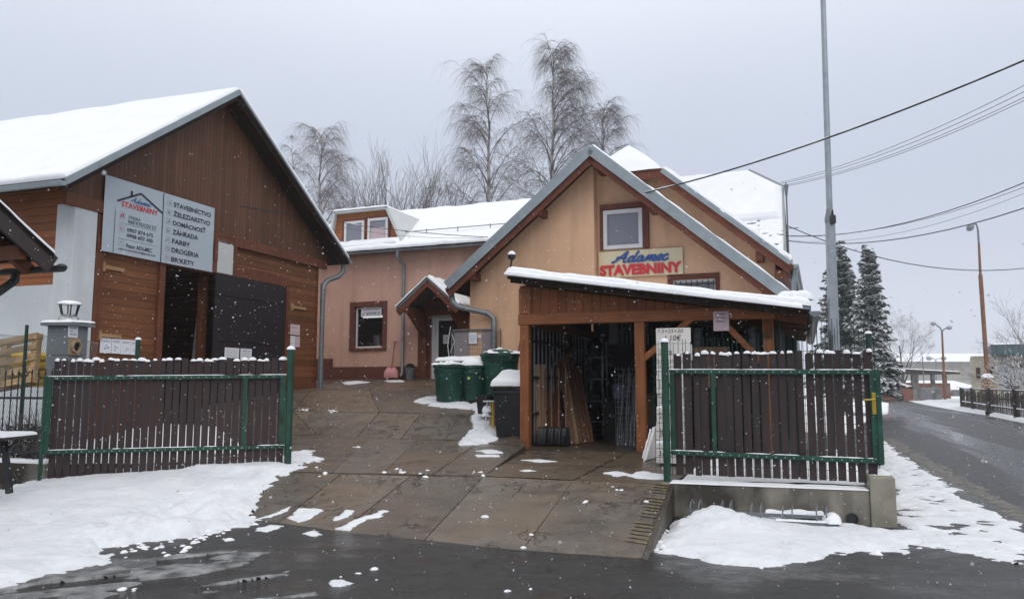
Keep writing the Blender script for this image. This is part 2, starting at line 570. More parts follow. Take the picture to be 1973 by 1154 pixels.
def slab_mat():
    n = N('wet_concrete')
    at = n.new('ShaderNodeAttribute'); at.attribute_name = 'slab_tint'
    g = n.noise(90.0, 4); m = n.noise(3.0, 6); big = n.noise(.55, 4); st = n.noise(1.0, 5, n.along(-17, (.8, 4.5, 1)))
    col = n.mix(n.rng(m, .3, .7), (.080, .066, .054), (.165, .138, .112))
    col = n.mix(n.rng(big, .42, .65), col, (.135, .093, .056))
    col = n.mix(n.rng(st, .5, .72, 0, .5), col, (.042, .035, .03))
    col = n.mix(n.rng(g, .5, .72, 0, .6), col, (.20, .18, .16))
    pit = n.noise(34.0, 5, rough=.7); col = n.mix(n.rng(pit, .56, .7, 0, .75), col, (.03, .025, .02))
    col = n.mix(1.0, col, at.outputs['Color'], 'MULTIPLY')
    vor = n.new('ShaderNodeTexVoronoi'); vor.feature = 'DISTANCE_TO_EDGE'; vor.inputs['Scale'].default_value = 1.5
    wv = n.new('ShaderNodeVectorMath'); wv.operation = 'ADD'
    nz = n.new('ShaderNodeTexNoise'); nz.inputs['Scale'].default_value = 3.0; nz.inputs['Detail'].default_value = 5
    n.link(n.tc.outputs['Object'], nz.inputs['Vector'])
    n.link(n.tc.outputs['Object'], wv.inputs[0]); n.link(nz.outputs['Color'], wv.inputs[1]); n.link(wv.outputs[0], vor.inputs['Vector'])
    ck = n.math('MULTIPLY', n.rng(vor.outputs['Distance'], 0.0, .022, 1, 0), n.rng(n.noise(.6, 3), .5, .55))
    col = n.mix(ck, col, (.015, .012, .01))
    n.color(col)
    n.rough(n.math('ADD', n.rng(big, .35, .65, .18, .40), n.rng(m, .3, .7, -.08, .14)))
    n.bump(n.math('ADD', n.math('ADD', g, n.math('MULTIPLY', m, 1.5)), n.math('MULTIPLY', ck, -2.0)), .6, .012)
    return n.m

def concrete(name, c, stain, rough=.8, thr=(.5, .66)):
    n = N(name)
    g = n.noise(80.0, 4); m = n.noise(4.0, 6); s = n.noise(.9, 5, n.mapping((1.4, 1.4, .8)))
    v = n.noise(1.0, 4, n.mapping((5, 5, .5)))
    col = n.mix(n.rng(m, .3, .7), mul3(c, .75), mul3(c, 1.2))
    col = n.mix(n.rng(s, *thr), col, stain)
    col = n.mix(n.rng(v, .55, .75, 0, .5), col, mul3(stain, .7))
    n.color(col); n.rough(rough); n.bump(n.math('ADD', g, m), .4, .01)
    return n.m

def glass(name, c=(.012, .014, .016), rough=.03, spec=.6):
    n = N(name); n.color(c); n.rough(n.rng(n.noise(3.0, 3), .3, .7, rough, rough + .04)); n.b.inputs['Specular IOR Level'].default_value = spec
    return n.m

def bark_mat(name, c, c2, lo=.5, hi=.62):
    n = N(name)
    s = n.noise(1.0, 4, n.mapping((5, 5, 1.4)))
    n.color(n.mix(n.rng(s, lo, hi), c, c2)); n.rough(.9)
    return n.m

def rust_mat():
    n = N('rusty_steel')
    a = n.noise(1.0, 6, n.mapping((9, 9, .9))); b = n.noise(12, 4)
    n.color(n.mix(n.rng(a, .4, .62), (.25, .105, .052), (.13, .065, .04))); n.rough(.85); n.bump(b, .3, .01)
    return n.m

def emis(name, c, s):
    n = N(name); n.color(c); n.b.inputs['Emission Color'].default_value = (*c, 1); n.b.inputs['Emission Strength'].default_value = s
    return n.m

M = dict(
    snow=snow_mat(), slush=slush_mat(), asphalt=asphalt_mat(), slab=slab_mat(),
    wall_conc=concrete('stained_concrete', (.24, .22, .185), (.05, .042, .034), thr=(.44, .6)),
    kerb_conc=concrete('dark_wet_concrete', (.07, .058, .045), (.03, .025, .02), .5),
    soil=plain('dark_soil', (.03, .024, .018), .8, .4, 8, .6),
    cladding=boards('brown_board_cladding', (.128, .060, .033), 1, .115, .55, .06, .2),
    siding=boards('orange_brown_siding', (.195, .078, .033), 2, .15, .5, .05, .26),
    trim=wood('dark_brown_trim', (.14, .05, .025), .55),
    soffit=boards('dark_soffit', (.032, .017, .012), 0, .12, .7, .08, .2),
    white_plaster=stucco('white_plaster', (.62, .66, .68), (.34, .36, .36)),
    white_panel=plain('pale_grey_panel', (.55, .57, .57), .6, .06, 2, .05),
    door_dark=boards('near_black_door', (.022, .019, .022), 0, .9, .5, .01, .1),
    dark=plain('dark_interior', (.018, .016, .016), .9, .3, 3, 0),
    zinc=plain('zinc_sheet', (.30, .34, .36), .42, .12, 3, .06, .55),
    zinc_dark=plain('dull_zinc_pipe', (.20, .22, .235), .45, .15, 3, .06, .5),
    black_metal=plain('black_painted_metal', (.02, .02, .022), .45, .2, 8, .05),
    galv=plain('galvanised_pole', (.33, .36, .39), .38, .16, 5, .1, .65),
    stucco_y=stucco('apricot_stucco', (.74, .462, .295), (.26, .17, .12)),
    stucco_p=stucco('salmon_stucco', (.61, .375, .295), (.22, .14, .12)),
    plinth=stucco('red_brown_plinth', (.15, .055, .04), (.06, .03, .025)),
    win_brown=wood('red_brown_frame_wood', (.15, .05, .032), .5),
    barge=wood('red_brown_barge_wood', (.15, .05, .03), .55, 0),
    pvc=plain('white_pvc', (.66, .67, .68), .35, .04, 2, .02),
    glass=glass('dark_window_glass'), glass_sky=glass('sky_painted_glass', (.20, .205, .25), .08, .7),  # the second pane's blue-grey base colour holds a painted sky reflection
    glass_blind=plain('pink_blind', (.50, .40, .42), .6, .05, 2, 0),
    timber=wood('orange_brown_timber', (.25, .092, .036), .5),
    timber_h=wood('orange_brown_beam', (.25, .092, .036), .5, 0),
    shed_clad=boards('shed_board_cladding', (.24, .08, .029), 0, .16, .5, .05, .16),
    plank=boards('dark_plum_planks', (.050, .036, .036), 0, 5.0, .6, .001, .1),
    green=plain('green_painted_steel', (.009, .058, .036), .48, .45, 5, .15),
    green_dark=plain('dark_green_steel', (.008, .04, .028), .4, .25, 7, .05),
    bolt=plain('bolt_head', (.55, .58, .56), .35, .1, 5, 0, .7),
    bin_green=plain('green_plastic', (.009, .058, .040), .52, .45, 3, .12),
    bin_dk=plain('dull_green_plastic', (.05, .075, .05), .5, .2, 5, .06),
    bin_black=plain('black_plastic', (.006, .006, .007), .38, .3, 5, .05),
    bucket=plain('dark_grey_plastic', (.02, .02, .023), .45, .2, 5, .05),
    planter=plain('blue_grey_pot', (.11, .13, .145), .5, .2, 5, .05),
    leaf=plain('evergreen_leaf', (.02, .035, .016), .6, .4, 9, .2),
    pink=plain('pink_plastic', (.60, .26, .28), .45, .12, 4, .04),
    yellow=plain('yellow_steel', (.66, .38, .03), .4, .1, 4, .03),
    yellow_bag=plain('yellow_sack', (.55, .36, .02), .5, .2, 6, .3),
    pallet=wood('rough_pallet_wood', (.42, .29, .16), .8, 0),
    plank_new=wood('new_sawn_board', (.36, .23, .14), .65, 2),
    plank_brown=wood('brown_stained_board', (.17, .085, .05), .6, 2),
    plank_mid=wood('reddish_board', (.20, .105, .065), .6, 2),
    paper=plain('white_paper', (.74, .75, .80), .7, .03, 3, .02),
    paper_pink=plain('pink_paper', (.62, .47, .50), .7, .05, 3, .02),
    banner=plain('pale_blue_banner_sheet', (.43, .50, .56), .55, .06, 1.2, .1),
    signboard=plain('cream_sign_board', (.66, .58, .38), .5, .04, 2, .02),
    ink=plain('dark_print', (.022, .025, .04), .6, .05, 2, 0),
    ink_red=plain('red_lettering', (.58, .022, .035), .45, .08, 3, .03),
    ink_blue=plain('blue_lettering', (.035, .09, .30), .45, .08, 3, .03),
    ink_lblue=plain('bright_blue_print', (.04, .22, .52), .5, .05, 3, 0),
    ink_grey=plain('faint_grey_print', (.22, .24, .28), .6, .05, 2, 0),
    ink_pink=plain('marker_ink', (.12, .03, .06), .6, .05, 2, 0),
    foam=plain('white_aerated_block', (.72, .70, .67), .85, .06, 4, .25),
    chim=plain('grey_chimney_block', (.165, .185, .195), .9, .12, 4, .4),
    clay=plain('buff_clay', (.34, .25, .15), .8, .12, 6, .2),
    steel=plain('stainless_steel', (.42, .44, .46), .28, .1, 4, .04, .85),
    bars=plain('pale_grey_bars', (.30, .31, .33), .5, .1, 4, 0, .2),
    mesh_wire=plain('galvanised_wire', (.28, .30, .30), .45, .1, 4, 0, .4),
    sheet=plain('translucent_sheet', (.34, .29, .30), .5, .08, 3, .05),
    brass=plain('brass', (.50, .36, .06), .32, .15, 6, .04, .6),
    brick=None,
    far_wall=stucco('weathered_cream_wall', (.44, .40, .32), (.16, .14, .11)),
    far_grey=stucco('grey_beige_wall', (.38, .36, .33), (.22, .21, .2)),
    teal=boards('teal_cladding', (.07, .14, .15), 0, .35, .5, .06, .12),
    rust=rust_mat(),
    dkwood=wood('dark_weathered_wood', (.055, .045, .04), .75),
    wire=plain('black_cable', (.018, .018, .022), .5, .1, 4, 0),
    wire_thin=plain('grey_line_wire', (.12, .125, .135), .5, .1, 4, 0, .3),
    birch=bark_mat('birch_bark', (.40, .37, .35), (.07, .06, .055)),
    twig=plain('bare_twig', (.15, .132, .128), .8, .25, 2, 0),
    bark=bark_mat('grey_bark', (.085, .075, .068), (.05, .043, .04)),
    needles=plain('spruce_needles', (.115, .135, .125), .7, .4, 3, 0),
    needles2=plain('fir_needles', (.09, .115, .105), .7, .4, 3, 0),
    tube_light=emis('fluorescent_tube', (.95, .97, 1.0), 1.6),
    concrete_far=concrete('far_concrete', (.22, .22, .22), (.1, .1, .1)),
    forest=plain('distant_conifers', (.03, .042, .04), .9, .3, .05, 0),
    flake=None,
)
def brick_mat():
    n = N('red_brick')
    b = n.new('ShaderNodeTexBrick'); b.inputs['Scale'].default_value = 1.0
    b.inputs['Brick Width'].default_value = .25; b.inputs['Row Height'].default_value = .08; b.inputs['Mortar Size'].default_value = .01
    b.inputs['Color1'].default_value = (.30, .09, .05, 1); b.inputs['Color2'].default_value = (.22, .065, .04, 1); b.inputs['Mortar'].default_value = (.22, .2, .18, 1)
    mp = n.mapping((1, 1, 1), (R(90), 0, 0)); n.link(mp, b.inputs['Vector'])
    n.color(b.outputs['Color']); n.rough(.9)
    return n.m
M['brick'] = brick_mat()

def flake_mat():
    n = N('snowflake'); tr = n.new('ShaderNodeBsdfTranslucent'); tr.inputs[0].default_value = (.95, .96, 1, 1)
    df = n.new('ShaderNodeBsdfDiffuse'); df.inputs[0].default_value = (.95, .96, 1, 1)
    mx = n.new('ShaderNodeMixShader'); mx.inputs[0].default_value = .5
    n.link(tr.outputs[0], mx.inputs[1]); n.link(df.outputs[0], mx.inputs[2]); n.link(mx.outputs[0], n.n['Material Output'].inputs['Surface'])
    return n.m
M['flake'] = flake_mat()
M['snow_ground'] = snow_mat(True)
M['slush_brown'] = slush_brown()

def worn_paint():
    n = N('worn_yellow_paint'); a = n.noise(14.0, 6, rough=.75)
    n.color(n.mix(n.rng(a, .48, .62), (.10, .085, .07), (.27, .195, .05))); n.rough(.5); n.bump(a, .2, .01)
    return n.m
M['worn_yellow'] = worn_paint()
# ------------------------------------------------------------------ ground
rows = [
    ([(180, 960), (410, 985), (535, 1008), (655, 1024), (815, 1041), (1005, 1061), (1237, 1078)], 0.0),
]
TRIS = []
def slab_tri(a, b, c): TRIS.append((Vector(a), Vector(b), Vector(c)))

def quad_pts(bot, zb, top, zt):
    f = lambda pts, z: [(P(*p) if len(p) > 2 else G(p[0], p[1], z)) for p in pts]   # a third number is the distance
    return f(bot, zb), f(top, zt)

SLAB_ROWS = [
    # apron between the road and the gate line
    ([(180, 960), (410, 985), (535, 1008), (655, 1024), (815, 1041), (1005, 1061), (1237, 1078)], 0.0,
     [(380, 903), (530, 907), (658, 913), (792, 916), (932, 917), (1105, 925), (1291, 934)], .37),
    ([(380, 903), (563, 908), (639, 911), (736, 913), (833, 915), (932, 917)], .37,
     [(400, 836), (611, 838), (711, 844), (805, 847), (925, 850), (1011, 859)], .53),
    ([(400, 836), (611, 838), (687, 842), (772, 845), (858, 847), (1011, 859)], .53,
     [(380, 792, 16.9), (565, 792, 17.7), (731, 795, 17.5), (811, 797, 17.2), (888, 798, 16.9), (1000, 800, 16.5)], .89),
    ([(380, 792, 16.9), (565, 792, 17.7), (731, 795, 17.5), (811, 797, 17.2), (888, 798, 16.9), (1000, 800, 16.5)], .89,
     [(440, 752, 20.2), (600, 752, 21.0), (712, 751, 20.7), (786, 752, 20.4), (860, 753, 20.0), (1010, 755, 19.5)], 1.35),
    ([(440, 752, 20.2), (600, 752, 21.0), (712, 751, 20.7), (786, 752, 20.4), (860, 753, 20.0), (1010, 755, 19.5)], 1.35,
     [(470, 736, 26.6), (650, 732, 26.0), (750, 730, 25.5), (850, 729, 25.0), (950, 728, 24.5), (1050, 728, 24.0)], 1.76),
]
rnd = random.Random(5)
mb = MB(); tints = []
soil = MB()
for bot, zb, top, zt in SLAB_ROWS:
    B, T = quad_pts(bot, zb, top, zt)
    for i in range(len(B) - 1):
        q = [B[i], B[i + 1], T[i + 1], T[i]]
        slab_tri(q[0], q[1], q[2]); slab_tri(q[0], q[2], q[3])
        soil.poly([p - Vector((0, 0, .05)) for p in q])
        c = sum(q, Vector()) / 4
        gap = .013
        qq = []
        dz = rnd.uniform(-.006, .008)
        for p in q:
            d = (c - p); d.z *= 1
            L = Vector((d.x, d.y)).length
            qq.append(p + d * (gap / max(L, .3)) + Vector((0, 0, dz + rnd.uniform(-.003, .003))))
        k = rnd.uniform(.8, 1.16); w = rnd.uniform(-.06, .08)
        base = len(mb.f)
        bm_n = 6
        A = np.zeros((bm_n, bm_n, 3))
        for a in range(bm_n):
            for b in range(bm_n):
                u, v = a / (bm_n - 1), b / (bm_n - 1)
                p = (qq[0] * (1 - u) + qq[1] * u) * (1 - v) + (qq[3] * (1 - u) + qq[2] * u) * v
                A[a, b] = p
        A[..., 2] += (vnoise(A[..., 0] * 1.7, A[..., 1] * 1.7, 3, 3) - .5) * .012
        mb.grid(A)
        for e0, e1 in ((0, 1), (1, 2), (2, 3), (3, 0)):
            a, b = qq[e0], qq[e1]
            mb.add([a, b, b - Vector((0, 0, .06)), a - Vector((0, 0, .06))], [(0, 3, 2, 1)])
        tints += [(k * (1 + w), k, k * (1 - w))] * (len(mb.f) - base)
drive = mb.build('driveway', M['slab'])
at = drive.data.color_attributes.new('slab_tint', 'FLOAT_COLOR', 'CORNER')
cols = []
for p, t in zip(drive.data.polygons, tints):
    cols += [(*t, 1.0)] * p.loop_total
at.data.foreach_set('color', np.array(cols).ravel())
tag(drive, kind='structure')
tag(soil.build('driveway_bed', M['soil']), kind='structure')

# the shed's own level: apron in front and floor
SHED = Frame(tuple(P(1013, 864, 14.3)), 20.5)
FLOOR_Z = SHED.zb
ap = MB(); tints = []
front = [G(932, 917, .375), G(1105, 925, .375), G(1291, 934, .375)]
back = [SHED.w(-.12, -.35, FLOOR_Z), SHED.w(1.9, -.35, FLOOR_Z), SHED.w(3.4, -.35, FLOOR_Z)]
for i in range(2):
    q = [front[i], front[i + 1], back[i + 1], back[i]]
    slab_tri(q[0], q[1], q[2]); slab_tri(q[0], q[2], q[3])
    b0 = len(ap.f)
    n_ = 6
    A = np.zeros((n_, n_, 3))
    for a in range(n_):
        for b in range(n_):
            u, v = a / (n_ - 1) * .985 + .007, b / (n_ - 1) * .98 + .01
            A[a, b] = (q[0] * (1 - u) + q[1] * u) * (1 - v) + (q[3] * (1 - u) + q[2] * u) * v
    ap.grid(A); tints += [(.95, .93, .9)] * (len(ap.f) - b0)
b0 = len(ap.f)
fl = [SHED.w(-.12, -.34, FLOOR_Z + .02), SHED.w(5.2, -.34, FLOOR_Z + .02), SHED.w(5.2, 6.3, FLOOR_Z + .02), SHED.w(-.12, 6.3, FLOOR_Z + .02)]
ap.prism([p - Vector((0, 0, .4)) for p in fl], (0, 0, .4))
slab_tri(fl[0], fl[1], fl[2]); slab_tri(fl[0], fl[2], fl[3])
tints += [(.6, .58, .56)] * (len(ap.f) - b0)  # floor tinted darker, the shed's interior shade put into the colour
apo = ap.build('shed_apron', M['slab'])
at = apo.data.color_attributes.new('slab_tint', 'FLOAT_COLOR', 'CORNER')
cols = []
for p, t in zip(apo.data.polygons, tints): cols += [(*t, 1.0)] * p.loop_total
at.data.foreach_set('color', np.array(cols).ravel())
tag(apo, kind='structure')

# side of the apron, and the step beside the shed apron
kb = MB()
e_bot, e_top = G(1237, 1078, 0), G(1291, 934, .37)
sd = Vector((.05, -.02, 0))
kb.add([e_bot + Vector((0, 0, .012)), e_top + Vector((0, 0, .012)), e_top + sd, e_bot + sd,
        e_bot - Vector((0, 0, .3)), e_top - Vector((0, 0, .7)), e_top + sd - Vector((0, 0, .7)), e_bot + sd - Vector((0, 0, .3))],
       [(0, 3, 2, 1), (3, 7, 6, 2), (0, 4, 7, 3), (1, 2, 6, 5)])
g0, g1 = G(932, 917, .37), G(1011, 859, .53)
kb.add([g0, g1, g1 - Vector((0, 0, .3)), g0 - Vector((0, 0, .3))], [(0, 1, 2, 3)])
tag(kb.build('driveway_kerb', M['kerb_conc']), kind='structure')
# worn yellow paint strokes along the apron's open edge
yp = MB()
n_s = 22
for i in range(n_s):
    f = (i + .3) / n_s
    if rnd.random() < .1 or f < .12: continue
    p = e_bot.lerp(e_top, f) + Vector((0, 0, .014))
    d = (e_top - e_bot).normalized()
    across = Vector((-.95, .3, .0)).normalized()
    L = rnd.uniform(.17, .23); w = rnd.uniform(.045, .055)
    yp.poly([p + across * .005, p + across * L + d * .05, p + across * L + d * (.05 + w), p + across * .005 + d * w])
tag(yp.build('yellow_edge_marking', M['worn_yellow']), kind='structure')

def ground_z(X, Y, default=0.0):
    X = np.asarray(X, float); Y = np.asarray(Y, float)
    Z = np.full(X.shape, default)
    for a, b, c in TRIS:
        den = (b.y - c.y) * (a.x - c.x) + (c.x - b.x) * (a.y - c.y)
        if abs(den) < 1e-9: continue
        l1 = ((b.y - c.y) * (X - c.x) + (c.x - b.x) * (Y - c.y)) / den
        l2 = ((c.y - a.y) * (X - c.x) + (a.x - c.x) * (Y - c.y)) / den
        l3 = 1 - l1 - l2
        ins = (l1 > -.002) & (l2 > -.002) & (l3 > -.002)
        Z = np.where(ins, np.maximum(Z, l1 * a.z + l2 * b.z + l3 * c.z), Z)
    return Z

def on_ground(px, py, default_z=0.0):
    """the place where the line of sight through a pixel meets the yard"""
    r = ray(px, py); best = None
    for a, b, c in TRIS:
        n = (b - a).cross(c - a)
        den = n.dot(r)
        if abs(den) < 1e-9: continue
        k = n.dot(a - EYE) / den
        if k < .5: continue
        p = EYE + r * k
        def side(u, v): return (v - u).cross(p - u).dot(n)
        if side(a, b) > -1e-4 * n.length and side(b, c) > -1e-4 * n.length and side(c, a) > -1e-4 * n.length or \
           side(a, b) < 1e-4 * n.length and side(b, c) < 1e-4 * n.length and side(c, a) < 1e-4 * n.length:
            if best is None or k < best[0]: best = (k, p)
    if best: return best[1]
    return G(px, py, default_z)

# base ground: frozen field under everything, reaching the horizon
mb = MB()
mb.poly([(-900, -300, -.06), (900, -300, -.06), (900, 1500, -.06), (-900, 1500, -.06)])
tag(mb.build('ground', M['snow']), kind='structure')
# forecourt and road: one asphalt sheet
road_px = [(1762, 775), (1790, 781), (1850, 792), (1900, 800), (1973, 815)]
road_far = [G(*p) for p in road_px]
poly = [(-40, -30), (60, -30)]
poly += [(60, 12), (40, 22)] + [(p.x, p.y) for p in road_far[::-1]]
f0 = G(1745, 770.5); f1 = G(1640, 770.5)
poly += [(f0.x, f0.y), (f1.x + 4, f1.y + 6)]
poly += [(33.6, 70), (20.4, 42.6), (17.4, 38), (7.3, 18.8), (5.2, 10.4), (4.2, 9.6), (1.6, 10.6), (-3.5, 12.0), (-5, 12.5), (-9, 12), (-40, 9)]
mb = MB(); mb.poly([(x, y, 0.0) for x, y in poly])
tag(mb.build('asphalt_road', M['asphalt']), kind='structure')

# raised level behind the concrete wall under the right hand gate
WA = Frame((*P(1730, 1018, 8.95).xy, 0.0), 17.5)
wl0 = WA.w(WA.hit(1290, 960, 0)[0] - .05, .3, .36)
tr = [wl0, WA.w(-.08, .3, .36), WA.w(-.08, 4.6, .38), WA.w(-.6, 9, .42), SHED.w(5.19, 6, .43), SHED.w(5.19, -.33, .43), SHED.w(3.35, -.36, .43)]
mb = MB()
mb.prism([Vector((p.x, p.y, p.z - .5)) for p in tr], (0, 0, .5))
tag(mb.build('terrace', M['soil']), kind='structure')
for i in range(1, len(tr) - 1): slab_tri(tr[0], tr[i], tr[i + 1])
# ------------------------------------------------------------------ timber barn on the left
BARN = Frame(tuple(P(608, 747, 22.0)), 19.0)
B = BARN
barn = thing('timber_barn', 'tall brown timber barn with snowy gable roof and open dark doorway', 'barn', fr=B)
VS = .55                                        # verge overhang in front of the gable
tA, zA = B.hitx(460, 174, VS)
tL, zL = B.hitx(125, 344, VS)
tR, zR = B.hitx(672, 499, VS)
tC, zC = B.hitx(147, 392, 0)                    # near corner of the walls
zbot = B.zb - 1.6
slopeL = (zA - zL) / (tA - tL); slopeR = (zA - zR) / (tR - tA)
DEEP = -14.0
def roof_z(t): return zA - slopeL * (tA - t) if t < tA else zA - slopeR * (t - tA)
RT = .16                                        # roof thickness
# gable cladding: above the header line
hdr = [B.hitx(150, 385), B.hitx(600, 492)]
zH = (hdr[0][1] + hdr[1][1]) / 2
g = MB()
g.prism([(.06, tC - .35, zH), (.06, .30, zH), (.06, .30, roof_z(.3) - RT - .02), (.06, tA, zA - RT - .02), (.06, tC - .35, roof_z(tC - .35) - RT - .02)], (-.12, 0, 0))
g.build('gable_cladding', M['cladding'], barn)
g = MB(); g.box(.0, .10, tC - .3, .28, zH - .24, zH - .002); g.build('gable_beam', M['trim'], barn, bevel=.01)
# walls with the doorway cut out
d0, dz0 = B.hitx(315, 521); d1, dz1 = B.hitx(549, 543)
zD = (dz0 + dz1) / 2
wl_ = MB()
wl_.box(-.2, 0, tC, d0, zbot, zH - .22)
wl_.box(-.2, 0, d1, 0, zbot, zH - .22)
wl_.box(-.2, 0, d0, d1, zD, zH - .22)
wl_.build('front_wall', M['siding'], barn)
sw = MB()
zWP = B.hit(50, 551, tC)[1]
sw.box(DEEP, -.2, tC, tC + .2, zWP, roof_z(tC) - RT - .02)
sw.box(DEEP, 0, -.2, 0, zbot, roof_z(-.2) - RT)
sw.box(DEEP - .2, DEEP, tC, 0, zbot, zH)
sw.build('side_wall', boards('side_siding', (.31, .105, .034), 2, .15, .5, .07, .22), barn)
sw = MB(); sw.box(DEEP, -.2, tC - .03, tC + .2, zbot, zWP - .003); sw.build('plastered_wall', M['white_plaster'], barn)
# white corner pier
p0 = B.hitx(189, 400, 0.06)[0]
sL = B.hit(111, 400, tC - .06)[0]
zP = B.hitx(147, 391, .06)[1]
pw = MB(); pw.box(sL, .07, tC - .07, p0, zbot, zP); pw.build('corner_pier', M['white_plaster'], barn, bevel=.015)
pl0 = MB(); pl0.box(.003, .03, p0 + .02, d0 - .17, zbot, B.hitx(250, 702, .03)[1]); pl0.build('base_board', M['trim'], barn); pl0 = MB(); pl0.box(.003, .03, d1 + .13, -.003, zbot, B.zb + .12)
pl0.build('base_board', M['trim'], barn)
# header beam over the doorway and frame posts
hb = MB()
t0, z0 = B.hitx(192, 492, .05); t1, z1 = B.hitx(446, 536, .05)
hb.box(.002, .09, p0 + .02, d1 + .1, zD + .0, zD + .28)
hb.box(.002, .07, d0 - .16, d0, zbot, zD - .003)
hb.box(.002, .07, d1, d1 + .12, zbot, zD - .003)
hb.box(.002, .07, p0 + .02, p0 + .2, zbot, zH - .26)
hb.build('door_frame', M['trim'], barn, bevel=.008)
# inside of the barn: floor, dark lining
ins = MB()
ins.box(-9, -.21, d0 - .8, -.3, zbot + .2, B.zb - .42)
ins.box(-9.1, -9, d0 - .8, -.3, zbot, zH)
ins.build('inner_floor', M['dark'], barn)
lean = MB()
q0 = B.hitx(372, 700, -.5); q1 = B.hitx(392, 556, -.5)
lean.beam((-.5, q0[0], q0[1] - .7), (-.5, q1[0], q1[1]), .07, .16, (1, 0, 0))
tag(lean.build('leaning_board', M['bars'], None, fr=B), 'pale narrow board leaning inside the dark barn doorway', 'board')
pst = MB(); q = B.hitx(398, 545, -.3); pst.box(-.42, -.3, q[0] - .14, q[0] + .06, zbot, zD + .1); pst.build('inner_post', M['trim'], barn)
# dark door leaf
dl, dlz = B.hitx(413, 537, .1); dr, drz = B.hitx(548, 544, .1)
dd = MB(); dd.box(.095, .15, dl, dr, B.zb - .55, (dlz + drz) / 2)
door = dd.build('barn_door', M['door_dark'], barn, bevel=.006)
for f in (.1, .55, .9):
    zz = (B.zb - .5) * (1 - f) + dlz * f
    db = MB(); db.box(.152, .165, dl + .02, dr - .02, zz - .05, zz + .05); db.build('door_rail', M['door_dark'], door)
# pale panel right of the banner and wooden latches
a = B.hitx(421, 462, .1); b = B.hitx(448, 537, .1)
pm = MB(); pm.box(.062, .10, a[0], b[0], zD + .02, a[1]); pm.build('pale_panel', M['white_panel'], barn, bevel=.006)
fr_ = MB(); fr_.box(.062, .11, a[0] - .12, a[0] - .005, zD + .285, a[1] + .1); fr_.box(.062, .11, b[0] + .005, b[0] + .1, zD, a[1] + .1)
fr_.box(.062, .108, a[0] - .12, b[0] + .1, a[1] + .102, a[1] + .2); fr_.build('panel_frame', M['trim'], barn)
for (xa, ya, xb, yb) in ((197, 513, 240, 521), (190, 642, 234, 651), (562, 592, 590, 594)):
    u = B.hitx(xa, ya, .05); v = B.hitx(xb, yb, .05); zz = (u[1] + v[1]) / 2
    lt = MB(); lt.box(.004, .05, u[0], v[0], zz - .035, zz + .035); lt.box(.004, .07, u[0] - .01, u[0] + .06, zz - .09, zz + .09)
    lt.build('door_latch', wood('pale_latch_wood', (.36, .22, .11), .6, 1), barn)
# slanting crack and clothes wire on the gable
# roof: two slopes with thickness
rf = MB()
for (ta, tb) in ((tL, tA), (tA, tR)):
    za, zb_ = roof_z(ta + 1e-6 if ta < tA else ta), roof_z(tb)
    rf.add([(VS, ta, za - RT), (VS, tb, zb_ - RT), (VS, tb, zb_), (VS, ta, za), (DEEP - .5, ta, za - RT), (DEEP - .5, tb, zb_ - RT), (DEEP - .5, tb, zb_), (DEEP - .5, ta, za)],
           [(0, 1, 2, 3), (4, 7, 6, 5), (0, 4, 5, 1), (3, 2, 6, 7), (0, 3, 7, 4), (1, 5, 6, 2)])
roof = rf.build('roof', M['soffit'], barn)
vg = MB()                                        # metal verge trim
for (ta, tb) in ((tL, tA), (tA, tR)):
    a, b = Vector((VS + .02, ta, roof_z(ta) - .05)), Vector((VS + .02, tb, roof_z(tb) - .05))
    vg.beam(a, b, .05, .12 if ta < tA - .1 else .06, (0, 0, 1))
vg.build('verge_trim', M['zinc'], roof)
bb = MB()
for (ta, tb) in ((tL + .12, tA), (tA, tR - .12)):
    a, b = Vector((VS - .05, ta, roof_z(ta) - .2)), Vector((VS - .05, tb, roof_z(tb) - .2))
    bb.beam(a, b, .04, .07, (0, 0, 1))
bb.build('bargeboard', M['soffit'], roof)
sn = MB()
for k in range(1):
    sn.snow((VS + .02, tA, zA + .01), (VS + .02, tL + .02, zL + .01), (DEEP - .5, tL + .02, zL + .01), (DEEP - .5, tA, zA + .01), .10, 50, 60, 3, .10, .3, 1.6)
    sn.snow((VS + .02, tA + .02, zA + .01), (DEEP - .5, tA + .02, zA + .01), (DEEP - .5, tR, zR + .01), (VS + .02, tR, zR + .01), .13, 30, 30, 7, .12, .25, 2)
sn.build('roof_snow', M['snow'], barn, smooth=60)
# gutters, far downpipe
def half_gutter(mb, p, q, r=.075, n=8):
    p, q = Vector(p), Vector(q); d = (q - p).normalized(); s = d.cross(Vector((0, 0, 1))).normalized()
    A = np.zeros((2, n + 1, 3)); Bq = np.zeros((2, n + 1, 3))
    for k in range(n + 1):
        th = math.pi * k / n
        o = s * (math.cos(th) * r) + Vector((0, 0, -math.sin(th) * r)); o2 = o * .9
        A[0, k] = p + o; A[1, k] = q + o; Bq[0, k] = p + o2; Bq[1, k] = q + o2
    mb.grid(A); mb.grid(Bq)
    for e in (p, q):
        mb.poly([e + s * (math.cos(math.pi * k / n) * r) + Vector((0, 0, -math.sin(math.pi * k / n) * r)) for k in range(n + 1)])
gt = MB()
half_gutter(gt, (VS + .05, tL - .06, zL - .06), (DEEP, tL - .06, zL - .06), .085)
half_gutter(gt, (VS + .05, tR + .06, zR - .05), (DEEP, tR + .06, zR - .05), .085)
gt.build('gutter', M['zinc'], barn, smooth=50)
dp = MB()
gx = VS - .22
dp.tube([(gx, tR + .06, zR - .1), (gx, tR + .06, zR - .35), (gx - .05, tR - .1, zR - .52), (.16, .26, zR - .66), (.11, .12, zR - .8), (.1, .08, zR - 1.0), (.1, .08, B.zb - .02)], .07, 12)
for zz in (zR - 1.3, zR - 2.6, zR - 3.9):
    dp.tube([(.1, .08, zz), (.1, .08, zz + .05)], .083, 12)
